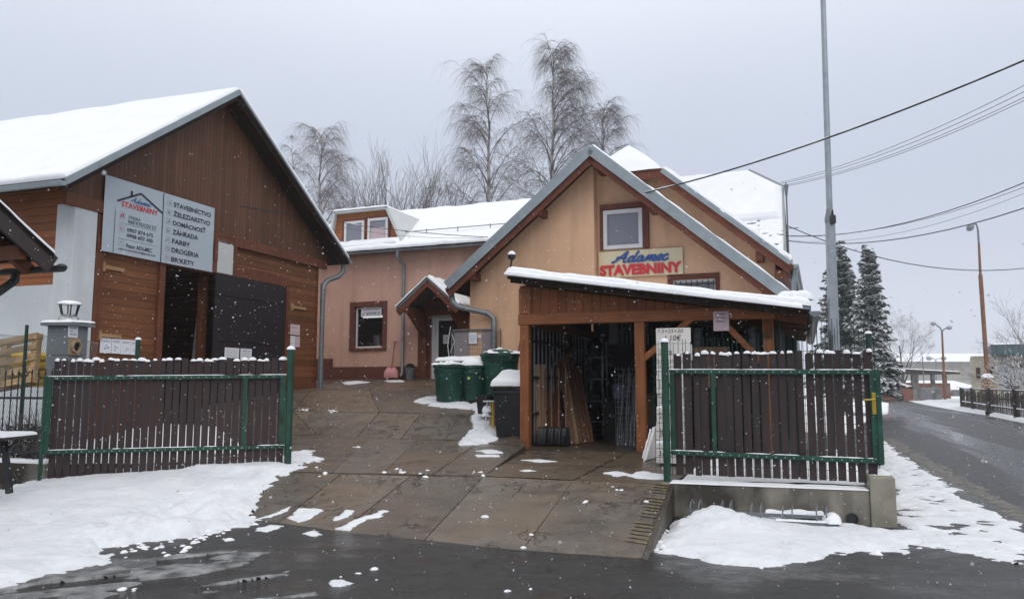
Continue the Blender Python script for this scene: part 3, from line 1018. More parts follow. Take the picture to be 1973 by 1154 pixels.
dp.build('downpipe', M['zinc_dark'], barn, smooth=50)
# thin scar on the gable boards
cr = MB(); a = B.hitx(461, 397, .063); b = B.hitx(610, 425, .063)
cr.beam((.066, a[0], a[1]), (.066, b[0], b[1]), .006, .022); cr.build('board_joint', M['ink'], barn)

# ---- banner on the barn
bw = [B.hitx(202, 338, .12), B.hitx(413, 400, .12), B.hitx(409, 523, .12), B.hitx(196, 485, .12)]
tb0, tb1 = (bw[0][0] + bw[3][0]) / 2, (bw[1][0] + bw[2][0]) / 2
zb1, zb0 = (bw[0][1] + bw[1][1]) / 2, (bw[3][1] + bw[2][1]) / 2
BW, BH = tb1 - tb0, zb1 - zb0
banner = thing('shop_banner', 'large pale blue printed banner with red and dark lettering hung on the barn gable', 'banner',
               loc=B.w(.12, tb0, zb0))
banner.rotation_euler = (0, 0, -B.a); OFF[banner.name] = Vector((.12, tb0, zb0))
def bf(u, v, h): return (.128 + .004 + h, tb0 + u * BW, zb0 + v * BH)
nu, nv = 60, 30
U, V = np.meshgrid(np.linspace(0, 1, nu), np.linspace(0, 1, nv), indexing='ij')
W = (vnoise(U * 9, V * 5, 4, 3) - .5) * .012
A = np.stack([.124 + W * .4, tb0 + U * BW, zb0 + V * BH], -1)
s_ = MB(); s_.grid(A); s_.build('banner_sheet', M['banner'], banner, smooth=60)
e_ = MB()
e_.add([bf(.485, .0, 0), bf(.492, .0, 0), bf(.492, .99, 0), bf(.485, .99, 0)], [(0, 1, 2, 3)])
e_.add([bf(.086, .0, 0), bf(.09, .0, 0), bf(.09, .55, 0), bf(.087, .6, 0)], [(0, 1, 2, 3)])
e_.build('seam', M['ink'], banner)
k_ = MB(); red = MB(); blu = MB(); gry = MB()
# roof emblem
def stroke(mb, pts, w):
    for (a, b) in zip(pts[:-1], pts[1:]):
        d = Vector((b[0] - a[0], (b[1] - a[1]) * BH / BW)); n_ = Vector((-d.y, d.x)).normalized() * w / 2
        nx, ny = n_.x, n_.y * BW / BH
        mb.add([bf(a[0] - nx, a[1] - ny, 0), bf(b[0] - nx, b[1] - ny, 0), bf(b[0] + nx, b[1] + ny, 0), bf(a[0] + nx, a[1] + ny, 0)], [(0, 1, 2, 3)])
stroke(k_, [(.10, .70), (.29, .885), (.485, .70)], .013)
stroke(k_, [(.213, .80), (.213, .885)], .018)
script_word(blu, .20, .38, .735, .81, bf, .0032, .0)
write(red, 'STAVEBNINY', .135, .445, .64, .715, bf, .022)
def icon(u, v, s=.03):
    w_, h_ = s, s * BW / BH
    for (a, b) in (((u, v), (u + w_, v)), ((u + w_, v), (u + w_, v + h_)), ((u + w_, v + h_), (u, v + h_)), ((u, v + h_), (u, v))):
        stroke(gry, [a, b], .0016)
icon(.125, .475, .042); icon(.125, .305, .042); icon(.128, .12, .042)
stroke(red, [(.132, .51), (.146, .545), (.16, .51)], .007); stroke(red, [(.138, .49), (.138, .52)], .006); stroke(red, [(.154, .49), (.154, .52)], .006)
stroke(red, [(.137, .365), (.137, .345), (.146, .33), (.156, .325)], .004); stroke(red, [(.15, .37), (.16, .36)], .003)
stroke(gry, [(.14, .165), (.158, .165)], .004); stroke(gry, [(.14, .165), (.149, .15)], .003)
write(k_, 'VYSOKÁ', .195, .295, .50, .55, bf, .012)
write(k_, 'NAD KYSUCOU 217', .195, .435, .435, .485, bf, .012)
stroke(gry, [(.125, .42), (.44, .42)], .0025)
write(k_, '0907 874 675', .19, .41, .32, .372, bf, .014)
write(k_, '0908 602 305', .19, .41, .245, .297, bf, .014)
stroke(gry, [(.125, .21), (.435, .21)], .0025)
write(k_, 'Peter ADAMEC', .19, .41, .105, .16, bf, .012)
write(k_, 'adamec.stavebniny@gmail.com', .125, .44, .05, .09, bf, .008)
for i, (word, wd) in enumerate((('STAVEBNÍCTVO', .375), ('ŽELEZIARSTVO', .37), ('DOMÁCNOSŤ', .325), ('ZÁHRADA', .25), ('FARBY', .175), ('DROGÉRIA', .265), ('BRIKETY', .225))):
    v0 = .835 - i * .1325
    acc = .022 if any(c in word for c in 'ÍŽÁŤÉ') else 0
    write(k_, word, .585, .585 + wd, v0, v0 + .066 + acc, bf, .02)
    icon(.525, v0 - .002, .038)
    rr = random.Random(i)
    for q in range(3):
        a = (.531 + rr.random() * .026, v0 + .012 + rr.random() * .05); b = (.531 + rr.random() * .026, v0 + .012 + rr.random() * .05)
        stroke(gry, [a, b], .005)
k_.build('lettering', M['ink'], banner); red.build('red_lettering', M['ink_red'], banner)
blu.build('blue_script', M['ink_lblue'], banner); gry.build('grey_print', M['ink_grey'], banner)

# ---- notices pinned on the barn
def notice(fr, s, corners, label, lines, name='paper_notice', mat='paper', group=None, axis='x', thick=.006, ink='ink_grey', words=None):
    """corners: (px, py) of top left and bottom right on the plane"""
    (x0, y0), (x1, y1) = corners
    h = fr.hitx if axis == 'x' else fr.hit
    a, za = h(x0, y0, s); b, zb_ = h(x1, y1, s)
    if axis == 'x':
        fn = lambda u, v, d: (s + thick + .003 + d, a + (b - a) * u, zb_ + (za - zb_) * v)
        org = (s, a, zb_)
    else:
        fn = lambda u, v, d: (a + (b - a) * u, s - thick - .003 - d, zb_ + (za - zb_) * v)
        org = (a, s, zb_)
    t = thing(name, label, 'notice', loc=fr.w(*org), group=group)
    t.rotation_euler = (0, 0, -fr.a); OFF[t.name] = Vector(org)
    m = MB()
    if axis == 'x': m.box(s + .001, s + thick, a, b, zb_, za)
    else: m.box(a, b, s - thick, s - .001, zb_, za)
    m.build('sheet', M[mat], t)
    w_ = MB(); rr = random.Random(sum(map(ord, label)))
    if words:
        for (txt, u0, u1, v0, v1) in words: write(w_, txt, u0, u1, v0, v1, fn, .004)
    for v in lines:
        u = .12
        while u < .82:
            du = rr.uniform(.08, .22)
            w_.add([fn(u, v, 0), fn(min(u + du, .88), v, 0), fn(min(u + du, .88), v + .035, 0), fn(u, v + .035, 0)], [(0, 1, 2, 3)])
            u += du + .05
    if w_.v: w_.build('print', M[ink], t)
    return t
xs = [(193, 650.5, 213, 680.5), (215.5, 652, 231.5, 681.5), (233.5, 653.5, 250, 683), (252, 655, 268, 684)]
nl = ['square white sheet with a round drawing, first of the row on the barn siding', 'white sheet with a small machine picture, second in the row on the barn siding',
      'white sheet with a dark basin picture, third in the row on the barn siding', 'white sheet half hidden by the short green post on the barn siding']
for (x0, y0, x1, y1), lab in zip(xs, nl):
    t = notice(B, .02, ((x0, y0), (x1, y1)), lab, [.82, .74], group='notices in a row on the barn siding')
    a, za = B.hitx(x0, y0, .02); b, zb_ = B.hitx(x1, y1, .02)
    pic = MB(); rr = random.Random(int(x0))
    for q in range(9):
        u, v = rr.uniform(.25, .7), rr.uniform(.18, .5); du, dv = rr.uniform(.03, .16), rr.uniform(.02, .07)
        f = lambda u, v: (.0295, a + (b - a) * u, zb_ + (za - zb_) * v)
        pic.add([f(u, v), f(u + du, v), f(u + du, v + dv), f(u, v + dv)], [(0, 1, 2, 3)])
    pic.build('picture', M['ink_grey'], t)
notice(B, .155, ((433, 669), (460, 690)), 'white landscape sheet with faint lines on the black barn door', [.72, .5, .2], group='notices on the black barn door')
notice(B, .155, ((463.5, 671), (484, 696)), 'white sheet headed AKCIA on the black barn door', [.56, .38, .2], group='notices on the black barn door', words=[('AKCIA', .18, .82, .72, .9)])
notice(B, .02, ((559.5, 624), (577, 646)), 'upper pinkish price sheet on the siding right of the barn door', [.75, .62, .2], mat='paper_pink', group='notices right of the barn door')
notice(B, .02, ((559.5, 646.8), (567.5, 668)), 'lower narrow white sheet under the pinkish price sheet', [.8, .3], group='notices right of the barn door')
notice(B, .02, ((568.2, 647.5), (577, 669)), 'lower narrow pink sheet beside the narrow white one', [.8, .3], mat='paper_pink', group='notices right of the barn door')
# ------------------------------------------------------------------ salmon wing with dormer and porch
WING = Frame(tuple(P(740, 729, 25.5)), 22.0)
Wf = WING
HOUSE = Frame(tuple(P(905, 700, 20.5)), 21.5)
H = HOUSE
wing = thing('shop_wing', 'long salmon rendered wing with snowy roof, wooden dormer and small entrance porch', 'house', fr=Wf)
wz0 = Wf.zb - 1.2
sW0 = Wf.hit(560, 600)[0]; sW1 = Wf.hit(1080, 600)[0]
eg = [Wf.hit(652, 489, -.35), Wf.hit(930, 468, -.35)]
zE = (eg[0][1] + eg[1][1]) / 2                     # eaves
RID_T = 3.6
zRg = (Wf.hit(880, 402, RID_T)[1] + Wf.hit(1000, 388, RID_T)[1]) / 2
win = [Wf.hit(675, 583), Wf.hit(745, 677)]
wx0, wx1, wzt, wzb = win[0][0], win[1][0], Wf.hit(710, 581)[1], Wf.hit(710, 676)[1]
dL, dzt = Wf.hit(832, 605); dRt, dzb = Wf.hit(897, 733)
fwm = .16                                          # brown surround width
hx0, hx1, hz0, hz1 = wx0 + fwm, wx1 - fwm, wzb + .1, wzt - fwm
w = MB()
w.box(sW0, hx0, 0, .3, wz0, zE); w.box(hx1, dL, 0, .3, wz0, zE); w.box(dRt, sW1, 0, .3, wz0, zE)
w.box(hx0, hx1, 0, .3, wz0, hz0); w.box(hx0, hx1, 0, .3, hz1, zE); w.box(dL, dRt, 0, .3, dzt, zE)
w.box(sW0, sW0 + .3, .3, 7, wz0, zE); w.box(sW0, sW1, 7, 7.3, wz0, zE)
w.build('wall', M['stucco_p'], wing)
p = MB()
pz = Wf.hit(760, 706, -.02)[1]; psx = Wf.hit(641, 700, -.02)[0]; pz2 = Wf.hit(620, 691, -.02)[1]
p.box(psx, dL - .02, -.025, 0, wz0, pz); p.box(sW0, psx - .003, -.025, 0, wz0, pz2); p.box(dRt + .02, sW1, -.025, 0, wz0, pz)
# red brown strip beside the door
strip = Wf.hit(806, 640)[0]
p.box(strip, dL - .003, -.028, -.026, pz + .003, dzt - .15)
p.build('plinth', M['plinth'], wing)
ins = MB(); ins.box(sW0 + .4, sW1 - .2, 3.2, 3.3, wz0, zE); ins.box(sW0 + .4, sW1 - .2, .31, 3.2, zE - .6, zE - .5); ins.build('inner_wall', M['dark'], wing)
sf = MB(); sf.box(sW0 + .4, sW1 - .3, .31, 3.2, Wf.zb - .05, Wf.zb); sf.build('inner_floor', M['dark'], wing)
def window_into(parent, x0, x1, z0, z1, t, fw=.07, mat='pvc', pane='glass', dep=.06, frame_name='window'):
    m = MB()
    m.box(x0, x1, t - dep, t, z0, z0 + fw); m.box(x0, x1, t - dep, t, z1 - fw, z1)
    m.box(x0, x0 + fw, t - dep, t, z0 + fw, z1 - fw); m.box(x1 - fw, x1, t - dep, t, z0 + fw, z1 - fw)
    f = m.build(frame_name, M[mat], parent, bevel=.006)
    g = MB(); g.box(x0 + fw, x1 - fw, t - .03, t - .018, z0 + fw, z1 - fw); g.build('pane', M[pane], f)
    return f
s = MB()
s.box(wx0, hx0, -.03, .0, wzb, wzt); s.box(hx1, wx1, -.03, .0, wzb, wzt); s.box(hx0, hx1, -.03, 0, hz1, wzt); s.box(hx0 - .02, hx1 + .02, -.07, 0.02, wzb + .02, hz0 - .002)
s.box(hx0 - .001, hx0 + .02, 0, .1, hz0, hz1); s.box(hx1 - .02, hx1 + .001, 0, .1, hz0, hz1)
s.build('window_surround', M['plinth'], wing, bevel=.006)
glass_clear = N('shop_glass'); glass_clear.color((.01, .012, .012)); glass_clear.rough(.03); glass_clear.b.inputs['Alpha'].default_value = .35
M['shop_glass'] = glass_clear.m
win_o = window_into(wing, hx0 + .03, hx1, hz0, hz1 - .02, .14, .055, 'pvc', 'shop_glass')
# what stands in the shop window
t = thing('ceiling_light', 'bright fluorescent tube glowing behind the shop window', 'lamp', loc=Wf.w(*(lambda q: (q[0], 1.2, q[1]))(Wf.hit(700, 611, 1.2))))
t.rotation_euler = (0, 0, -Wf.a); q0 = Wf.hit(701, 612, 1.2); q1 = Wf.hit(738, 609.5, 1.2); OFF[t.name] = Vector((q0[0], 1.2, q0[1]))
m = MB(); m.box(q0[0], q1[0] + .4, 1.17, 1.23, q0[1] - .03, q0[1] + .03); m.build('glow_tube', M['tube_light'], t)
m = MB(); m.box(q0[0] - .02, q1[0] + .42, 1.15, 1.25, q0[1] + .032, q0[1] + .07); m.build('fitting', M['pvc'], t)
q0 = Wf.hit(696, 592, .09); q1 = Wf.hit(735, 609, .09)
sg = thing('window_sign', 'white rounded sign with a tick and dark capitals at the top of the shop window', 'sign', loc=Wf.w(q0[0], .09, q1[1]))
sg.rotation_euler = (0, 0, -Wf.a); OFF[sg.name] = Vector((q0[0], .09, q1[1]))
m = MB(); m.box(q0[0], q1[0], .085, .095, q1[1], q0[1]); m.build('plate', M['paper'], sg, bevel=.004)
fn = lambda u, v, d: (q0[0] + (q1[0] - q0[0]) * u, .083 - d, q1[1] + (q0[1] - q1[1]) * v)
m = MB(); write(m, 'IEKINEKUS', .27, .94, .14, .48, fn, .02)
def ribbon(m, pts, w, fn, asp=1.0):
    for a, b in zip(pts[:-1], pts[1:]):
        d = Vector((b[0] - a[0], (b[1] - a[1]) * asp)); n_ = Vector((-d.y, d.x)).normalized() * w / 2
        m.add([fn(a[0] - n_.x, a[1] - n_.y / asp, 0), fn(b[0] - n_.x, b[1] - n_.y / asp, 0), fn(b[0] + n_.x, b[1] + n_.y / asp, 0), fn(a[0] + n_.x, a[1] + n_.y / asp, 0)], [(0, 1, 2, 3)])
ribbon(m, [(.06, .3), (.11, .15), (.2, .45)], .03, fn, .45)
m.build('lettering', M['ink'], sg)
m = MB()
for k in range(9): m.add([fn(.15 + k * .08, .66, 0), fn(.21 + k * .08, .66, 0), fn(.21 + k * .08, .76, 0), fn(.15 + k * .08, .76, 0)], [(0, 1, 2, 3)])
m.build('small_print', M['ink_grey'], sg)
def display_box(px0, py0, px1, py1, tt, dep, mat, name, label, cat):
    a = Wf.hit(px0, py0, tt); b = Wf.hit(px1, py1, tt)
    m = MB(); m.box(a[0], b[0], tt, tt + dep, b[1], a[1]); m.box(a[0] - .004, b[0] + .004, tt - .004, tt + dep, a[1] - .03, a[1] + .004)
    tag(m.build(name, M[mat], None, fr=Wf, bevel=.006), label, cat)
display_box(719.5, 646, 725, 670, .35, .15, 'bars', 'package', 'taller of the two pale boxes standing in the shop window', 'box')
display_box(725.5, 647, 730, 670, .35, .15, 'white_panel', 'package', 'shorter grey box beside the taller one in the shop window', 'box')
a = Wf.hit(708, 660, .3); b = Wf.hit(715, 669, .3)
m = MB(); m.box(a[0], b[0], .3, .45, b[1], a[1]); bx = m.build('speaker_box', M['ink_grey'], None, fr=Wf, bevel=.006)
tag(bx, 'small square dark box with a round front on the shop window sill', 'box')
m = MB(); cx, cz = (a[0] + b[0]) / 2, (a[1] + b[1]) / 2
m.tube([(cx, .296, cz), (cx, .28, cz)], (b[0] - a[0]) * .36, 16); m.build('round_front', M['black_metal'], bx)
tb = MB(); tb.box(hx0 - .2, hx1 + .3, .28, .7, hz0 - .1, hz0 + .02); tb.build('window_ledge', M['trim'], wing)
sh = MB()
for zz in (.55, 1.0): sh.box(hx0 - .3, hx1 + .9, 2.0, 2.4, hz0 + zz, hz0 + zz + .04)
for xx in (.3, .8): sh.box(hx0 + xx, hx0 + xx + .05, 1.98, 2.4, hz0 - .8, hz0 + 1.3)
tag(sh.build('shop_shelf', M['bars'], None, fr=Wf), 'grey metal shelf rack dim inside the shop window', 'shelf')
# roof
OV = .45
zV = zE + .02
def wroof(t_): return zV + (t_ + OV) * (zRg - zV) / (RID_T + OV)
r = MB()
r.add([(sW0 - .3, -OV, zV - .14), (sW1 + 1.5, -OV, zV - .14), (sW1 + 1.5, RID_T, zRg - .14), (sW0 - .3, RID_T, zRg - .14),
       (sW0 - .3, -OV, zV), (sW1 + 1.5, -OV, zV), (sW1 + 1.5, RID_T, zRg), (sW0 - .3, RID_T, zRg),
       (sW0 - .3, 2 * RID_T + OV, zV - .14), (sW1 + 1.5, 2 * RID_T + OV, zV - .14), (sW1 + 1.5, 2 * RID_T + OV, zV), (sW0 - .3, 2 * RID_T + OV, zV)],
      [(0, 3, 2, 1), (4, 5, 6, 7), (0, 1, 5, 4), (3, 8, 9, 2), (7, 6, 10, 11), (8, 11, 10, 9), (0, 4, 7, 3), (3, 7, 11, 8), (1, 2, 6, 5), (2, 9, 10, 6)])
wroof_o = r.build('roof', M['soffit'], wing)
sn = MB()
sn.snow((sW0 - .3, -OV - .06, zV + .0), (sW1 + 1.5, -OV - .06, zV + .0), (sW1 + 1.5, RID_T, zRg + .01), (sW0 - .3, RID_T, zRg + .01), .11, 90, 26, 21, .12, .4, 2.2)
for k in range(34):
    s_ = sW0 + k * (sW1 - sW0) / 34
    rr = random.Random(k); sn.dome((s_, -OV + .1 + rr.uniform(-.03, .05), zV + .02), rr.uniform(.1, .24), .16, rr.uniform(.12, .2), 10, 4, 0, .15, k)
sn.build('roof_snow', M['snow'], wing, smooth=70)
gt = MB(); half_gutter(gt, (sW0 - .3, -OV - .1, zV - .07), (sW1, -OV - .1, zV - .07), .075)
gt.build('gutter', M['zinc_dark'], wing, smooth=50)
dp = MB(); a = Wf.hit(766, 486, -OV - .1)[0]; b = Wf.hit(778, 520, -.12)[0]; z1 = Wf.hit(778, 519, -.12)[1]; zb_ = Wf.hit(771, 727, -.12)[1]
dp.tube([(a, -OV - .1, zV - .1), (a, -OV - .1, zV - .3), (b, -.12, z1 + .12), (b, -.12, z1 - .1), (b, -.12, zb_ + .12), (b - .02, -.2, zb_ + .02)], .055, 12)
for zz in (z1 - .9, z1 - 2.3): dp.tube([(b, -.12, zz), (b, -.12, zz + .05)], .066, 12)
dp.build('downpipe', M['zinc_dark'], wing, smooth=50)
# snow guard rail
sg_ = MB()
tgr = .35
for dz in (.16,): sg_.tube([(sW0, tgr, wroof(tgr) + dz + .1), (sW1, tgr, wroof(tgr) + dz + .1)], .016, 6)
k = sW0 + .5
while k < sW1:
    sg_.tube([(k, tgr, wroof(tgr)), (k, tgr, wroof(tgr) + .3)], .016, 6); k += 1.15
sg_.build('snow_guard', M['zinc_dark'], wing)
# dormer
DT = -.05
dpx = [(645, 492), (640, 443), (651, 415), (747, 404), (772, 453), (777, 482)]
front = [Wf.hit(x, y, DT) for x, y in [(640, 446), (650.5, 415), (747, 404), (775, 462)]]
zlow = wroof(DT) - .05
poly = [(front[0][0] - .05, zlow), front[0], front[1], front[2], front[3], (front[3][0] + .05, zlow)]
poly[1] = (front[0][0], front[0][1])
d = MB()
ztop = (front[1][1] + front[2][1]) / 2
xs0, xs1 = front[1][0], front[2][0]; xb0, xb1 = front[0][0] - .02, front[3][0] + .04
zl = zlow
fpoly = [(xb0, DT, zl), (xb1, DT, zl), (xs1, DT, ztop), (xs0, DT, ztop)]
d.prism(fpoly, (0, .1, 0))
dorm = d.build('dormer', boards('dormer_siding', (.33, .125, .045), 2, .13, .5, .06, .2), wing)
lenT = (ztop - wroof(DT)) / ((zRg - zV) / (RID_T + OV))
ds = MB()
for sgn, (xb, xt) in ((-1, (xb0, xs0)), (1, (xb1, xs1))):
    ds.add([(xb, DT - .16, zl), (xt, DT - .16, ztop + .02), (xt, DT + lenT + .1, ztop + .02), (xb, DT + .02, zl),
            (xb + sgn * .09, DT - .16, zl), (xt + sgn * .09, DT - .16, ztop + .06), (xt + sgn * .09, DT + lenT + .2, ztop + .06), (xb + sgn * .09, DT + .05, zl)],
           [(0, 1, 2, 3), (4, 7, 6, 5), (0, 4, 5, 1), (1, 5, 6, 2), (2, 6, 7, 3), (3, 7, 4, 0)])
ds.add([(xs0, DT - .16, ztop), (xs1, DT - .16, ztop), (xs1, DT + lenT + .1, ztop), (xs0, DT + lenT + .1, ztop),
        (xs0, DT - .16, ztop + .08), (xs1, DT - .16, ztop + .08), (xs1, DT + lenT + .25, ztop + .08), (xs0, DT + lenT + .25, ztop + .08)],
       [(0, 3, 2, 1), (4, 5, 6, 7), (0, 1, 5, 4), (1, 2, 6, 5), (3, 7, 6, 2), (0, 4, 7, 3)])
ds.build('dormer_roof', M['white_panel'], dorm)
sn = MB(); sn.snow((xs0 - .06, DT - .2, ztop + .08), (xs1 + .06, DT - .2, ztop + .08), (xs1 + .06, DT + lenT + .3, ztop + .08), (xs0 - .06, DT + lenT + .3, ztop + .08), .07, 24, 12, 31, .08, .4)
sn.build('dormer_snow', M['snow'], dorm, smooth=70)
for (xa, ya, xb, yb, pn) in ((664, 428, 701, 471, 'glass_sky'), (709, 422, 747, 467, 'glass_sky')):
    a = Wf.hit(xa, ya, DT - .04); b = Wf.hit(xb, yb, DT - .04)
    f = window_into(dorm, a[0], b[0], b[1], a[1], DT - .005, .085, 'pvc', pn)
    if xa > 700:
        m = MB(); m.box(a[0] + .11, b[0] - .11, DT - .043, DT - .040, b[1] + .1, b[1] + (a[1] - b[1]) * .62); m.build('blind', M['glass_blind'], f)
    m = MB(); m.box(a[0] - .1, a[0] - .003, DT - .03, DT, b[1], a[1] + .08); m.box(b[0] + .003, b[0] + .08, DT - .03, DT, b[1], a[1] + .08); m.box(a[0] - .003, b[0] + .003, DT - .03, DT, a[1] + .003, a[1] + .08)
    m.build('window_trim', M['win_brown'], dorm)
sn = MB(); a = Wf.hit(655, 480, DT)[0]; b = Wf.hit(775, 463, DT)[0]
sn.snow((a, DT - .35, wroof(DT - .3) + .08), (b, DT - .35, wroof(DT - .3) + .08), (b, DT - .03, wroof(DT) + .16), (a, DT - .03, wroof(DT) + .16), .1, 30, 6, 36, .08, .4)
sn.build('sill_snow', M['snow'], dorm, smooth=70)
# door
dz_bot = Wf.hit(862, 731, .1)[1]
f = MB()
f.box(dL, dL + .1, .04, .12, dz_bot, dzt); f.box(dRt - .1, dRt, .04, .12, dz_bot, dzt); f.box(dL + .1, dRt - .1, .04, .12, dzt - .11, dzt)
df = f.build('door_frame', M['pvc'], wing, bevel=.006)
f = MB()
xd0, xd1 = dL + .11, dRt - .11; zd1 = dzt - .12; zmid = dz_bot + (zd1 - dz_bot) * .26
f.box(xd0, xd0 + .11, .05, .11, dz_bot, zd1); f.box(xd1 - .11, xd1, .05, .11, dz_bot, zd1); f.box(xd0 + .11, xd1 - .11, .05, .11, zd1 - .1, zd1)
f.box(xd0 + .11, xd1 - .11, .05, .11, dz_bot, dz_bot + .1); f.box(xd0 + .11, xd1 - .11, .05, .11, zmid, zmid + .1)
dr_ = f.build('door', M['pvc'], wing, bevel=.006)
g = MB(); g.box(xd0 + .11, xd1 - .11, .07, .09, zmid + .1, zd1 - .1); g.box(xd0 + .11, xd1 - .11, .07, .09, dz_bot + .1, zmid); g.build('pane', M['glass'], dr_)
g = MB(); zz = (zmid + zd1) / 2 - .2; g.box(xd1 - .07, xd1 - .035, 0, .05, zz, zz + .18); g.beam((xd1 - .05, -.02, zz + .13), (xd1 - .17, -.02, zz + .13), .02, .02); g.build('handle', M['steel'], dr_)
notice(Wf, .065, ((854, 645), (865, 662)), 'white sheet taped inside the glass of the entrance door', [.7, .5, .3], axis='t')
st = MB(); st.box(dL - .1, dRt + .1, -.55, .05, dz_bot - .3, dz_bot); st.build('door_step', M['kerb_conc'], wing, bevel=.01)
# porch over the door
PT = -1.35
ap_ = Wf.hit(823, 533, PT); lf_ = Wf.hit(763, 592, PT)
zap, zle = ap_[1], lf_[1]; xap, xle = ap_[0], lf_[0]; xre = 2 * xap - xle
pr = MB()
sl = (zap - zle) / (xap - xle)
for (xa, za, xb, zb2) in ((xle, zle, xap, zap), (xap, zap, xre, zle)):
    pr.add([(xa, PT, za - .1), (xb, PT, zb2 - .1), (xb, PT, zb2), (xa, PT, za), (xa, 0, za - .1), (xb, 0, zb2 - .1), (xb, 0, zb2), (xa, 0, za)],
           [(0, 1, 2, 3), (4, 7, 6, 5), (0, 4, 5, 1), (3, 2, 6, 7), (0, 3, 7, 4), (1, 5, 6, 2)])
porch = pr.build('porch_roof', M['zinc_dark'], wing)
pt = MB()
for (xa, za, xb, zb2) in ((xle + .05, zle, xap, zap), (xap, zap, xre - .05, zle)):
    pt.beam((xa, PT + .05, za - .19), (xb, PT + .05, zb2 - .19), .07, .16, (0, 0, 1))
    pt.beam((xa, -.12, za - .19), (xb, -.12, zb2 - .19), .07, .16, (0, 0, 1))
pt.build('porch_rafter', M['barge'], porch)
zpl = zle - .12
pl_ = MB()
xw0 = Wf.hit(787, 600, PT + .2)[0]; xw1 = 2 * xap - xw0
for xx in (xw0, xw1): pl_.box(xx - .07, xx + .07, PT + .06, 0, zpl - .06, zpl + .1)
pl_.box(xw0 + .07, xw1 - .07, -.2, -.06, zpl - .05, zpl + .14)
pl_.build('porch_beam', M['trim'], porch)
zbk = Wf.hit(815, 655, -.1)[1]
for xx in (xw0 + .02, xw1 - .02):
    br = MB(); br.prism([(xx - .06, PT + .15, zpl - .07), (xx - .06, -.05, zpl - .07), (xx - .06, -.05, zbk), (xx - .06, -.25, zbk + .1)], (.12, 0, 0))
    br.box(xx - .07, xx + .07, -.15, -.001, dz_bot - .1, zbk + .2); br.build('porch_bracket', M['trim'], porch)
gp = MB(); gp.prism([(xw0, -.055, zpl + .15), (xw1, -.055, zpl + .15), (xap, -.055, zpl + .15 + sl * (xw1 - xap) * .9)], (0, .05, 0)); gp.build('porch_gable', M['trim'], porch)
sn = MB()
sn.snow((xle - .02, PT - .03, zle + .0), (xle - .02, 0, zle + .0), (xap, 0, zap), (xap, PT - .03, zap), .05, 16, 12, 41, .06, .7, 5)
sn.snow((xap, PT - .03, zap), (xap, 0, zap), (xre, 0, zle), (xre, PT - .03, zle), .08, 16, 12, 42, .07, .7, 5)
sn.build('porch_snow', M['snow'], porch, smooth=70)
a = Wf.hit(826, 585, -.3); b = Wf.hit(884, 600, -.3)
sg = thing('entrance_sign', 'dark raised letters on a brown board above the entrance door', 'sign', loc=Wf.w(a[0], -.25, b[1]))
sg.rotation_euler = (0, 0, -Wf.a); OFF[sg.name] = Vector((a[0], -.25, b[1]))
m = MB(); m.box(a[0] - .05, b[0] + .35, -.245, -.21, b[1] - .05, a[1] + .05); m.build('board', M['trim'], sg)
m = MB(); write(m, 'PREDAJŇA', a[0], b[0] + .25, b[1], a[1], lambda u, v, d: (u, -.249 - d, v), .02, depth=.012); m.build('lettering', M['black_metal'], sg)
# wall lantern
q = Wf.hit(623, 555, -.1)
wl2 = thing('wall_lantern', 'small dark lantern on a curled bracket on the salmon wall', 'lamp', loc=Wf.w(q[0], 0, q[1]))
wl2.rotation_euler = (0, 0, -Wf.a); OFF[wl2.name] = Vector((q[0], 0, q[1]))
m = MB(); m.tube([(q[0] - .1, -.01, q[1] - .02), (q[0] - .1, -.12, q[1] + .1), (q[0] - .02, -.2, q[1] + .13), (q[0] + .03, -.2, q[1] + .06)], .012, 6); m.box(q[0] - .13, q[0] - .07, -.02, 0, q[1] - .12, q[1] + .05); m.build('bracket', M['black_metal'], wl2)
m = MB(); m.lathe([(.02, .06), (.09, 0), (.075, -.02), (.05, -.15), (.02, -.19)], (q[0] + .03, -.2, q[1]), 8); m.build('lantern_body', M['bucket'], wl2)

# ------------------------------------------------------------------ apricot gabled house
house = thing('gabled_house', 'apricot rendered house front with steep gable, zinc verge and upper window', 'house', fr=H)
HV = -.6
hA = H.hit(1137, 283, HV); hL = H.hit(861, 546, HV); hR = H.hit(1532, 576, HV)
slL = (hA[1] - hL[1]) / (hA[0] - hL[0]); slR = (hA[1] - hR[1]) / (hR[0] - hA[0])
def hz(s): return hA[1] - slL * (hA[0] - s) if s < hA[0] else hA[1] - slR * (s - hA[0])
HT = .2
hz0 = H.zb - 1.4
sB = H.hit(1144, 400)[0]                            # the step in the front
sHR = H.hit(1497, 560, .4)[0]
REC = .32
def gable_poly(sa, sb, t, zlo):
    pts = [(sa, t, zlo), (sb, t, zlo), (sb, t, hz(sb) - HT)]
    if sa < hA[0] < sb: pts.append((hA[0], t, hA[1] - HT))
    pts.append((sa, t, hz(sa) - HT)); return pts
uw = [H.hit(1160, 400, REC), H.hit(1242, 482, REC)]
ux0, ux1, uz1, uz0 = uw[0][0], uw[1][0], H.hit(1200, 403, REC)[1], H.hit(1200, 480, REC)[1]
lw = [H.hit(1296, 540, REC), H.hit(1380, 600, REC)]
lx0, lx1, lz1 = lw[0][0], lw[1][0], lw[0][1]; lz0 = lz1 - 1.3
w = MB()
w.prism(gable_poly(0, sB, 0, hz0), (0, .4, 0))
def pole_piece(sa, sb, za, zb2=None):
    if zb2 is None:
        w.prism([(sa, REC, za), (sb, REC, za), (sb, REC, hz(sb) - HT), (sa, REC, hz(sa) - HT)], (0, .3, 0))
    else: w.box(sa, sb, REC, REC + .3, za, zb2)
pole_piece(sB, ux0, hz0); pole_piece(ux0, ux1, uz1); pole_piece(ux0, ux1, hz0, uz0); pole_piece(ux1, lx0, hz0)
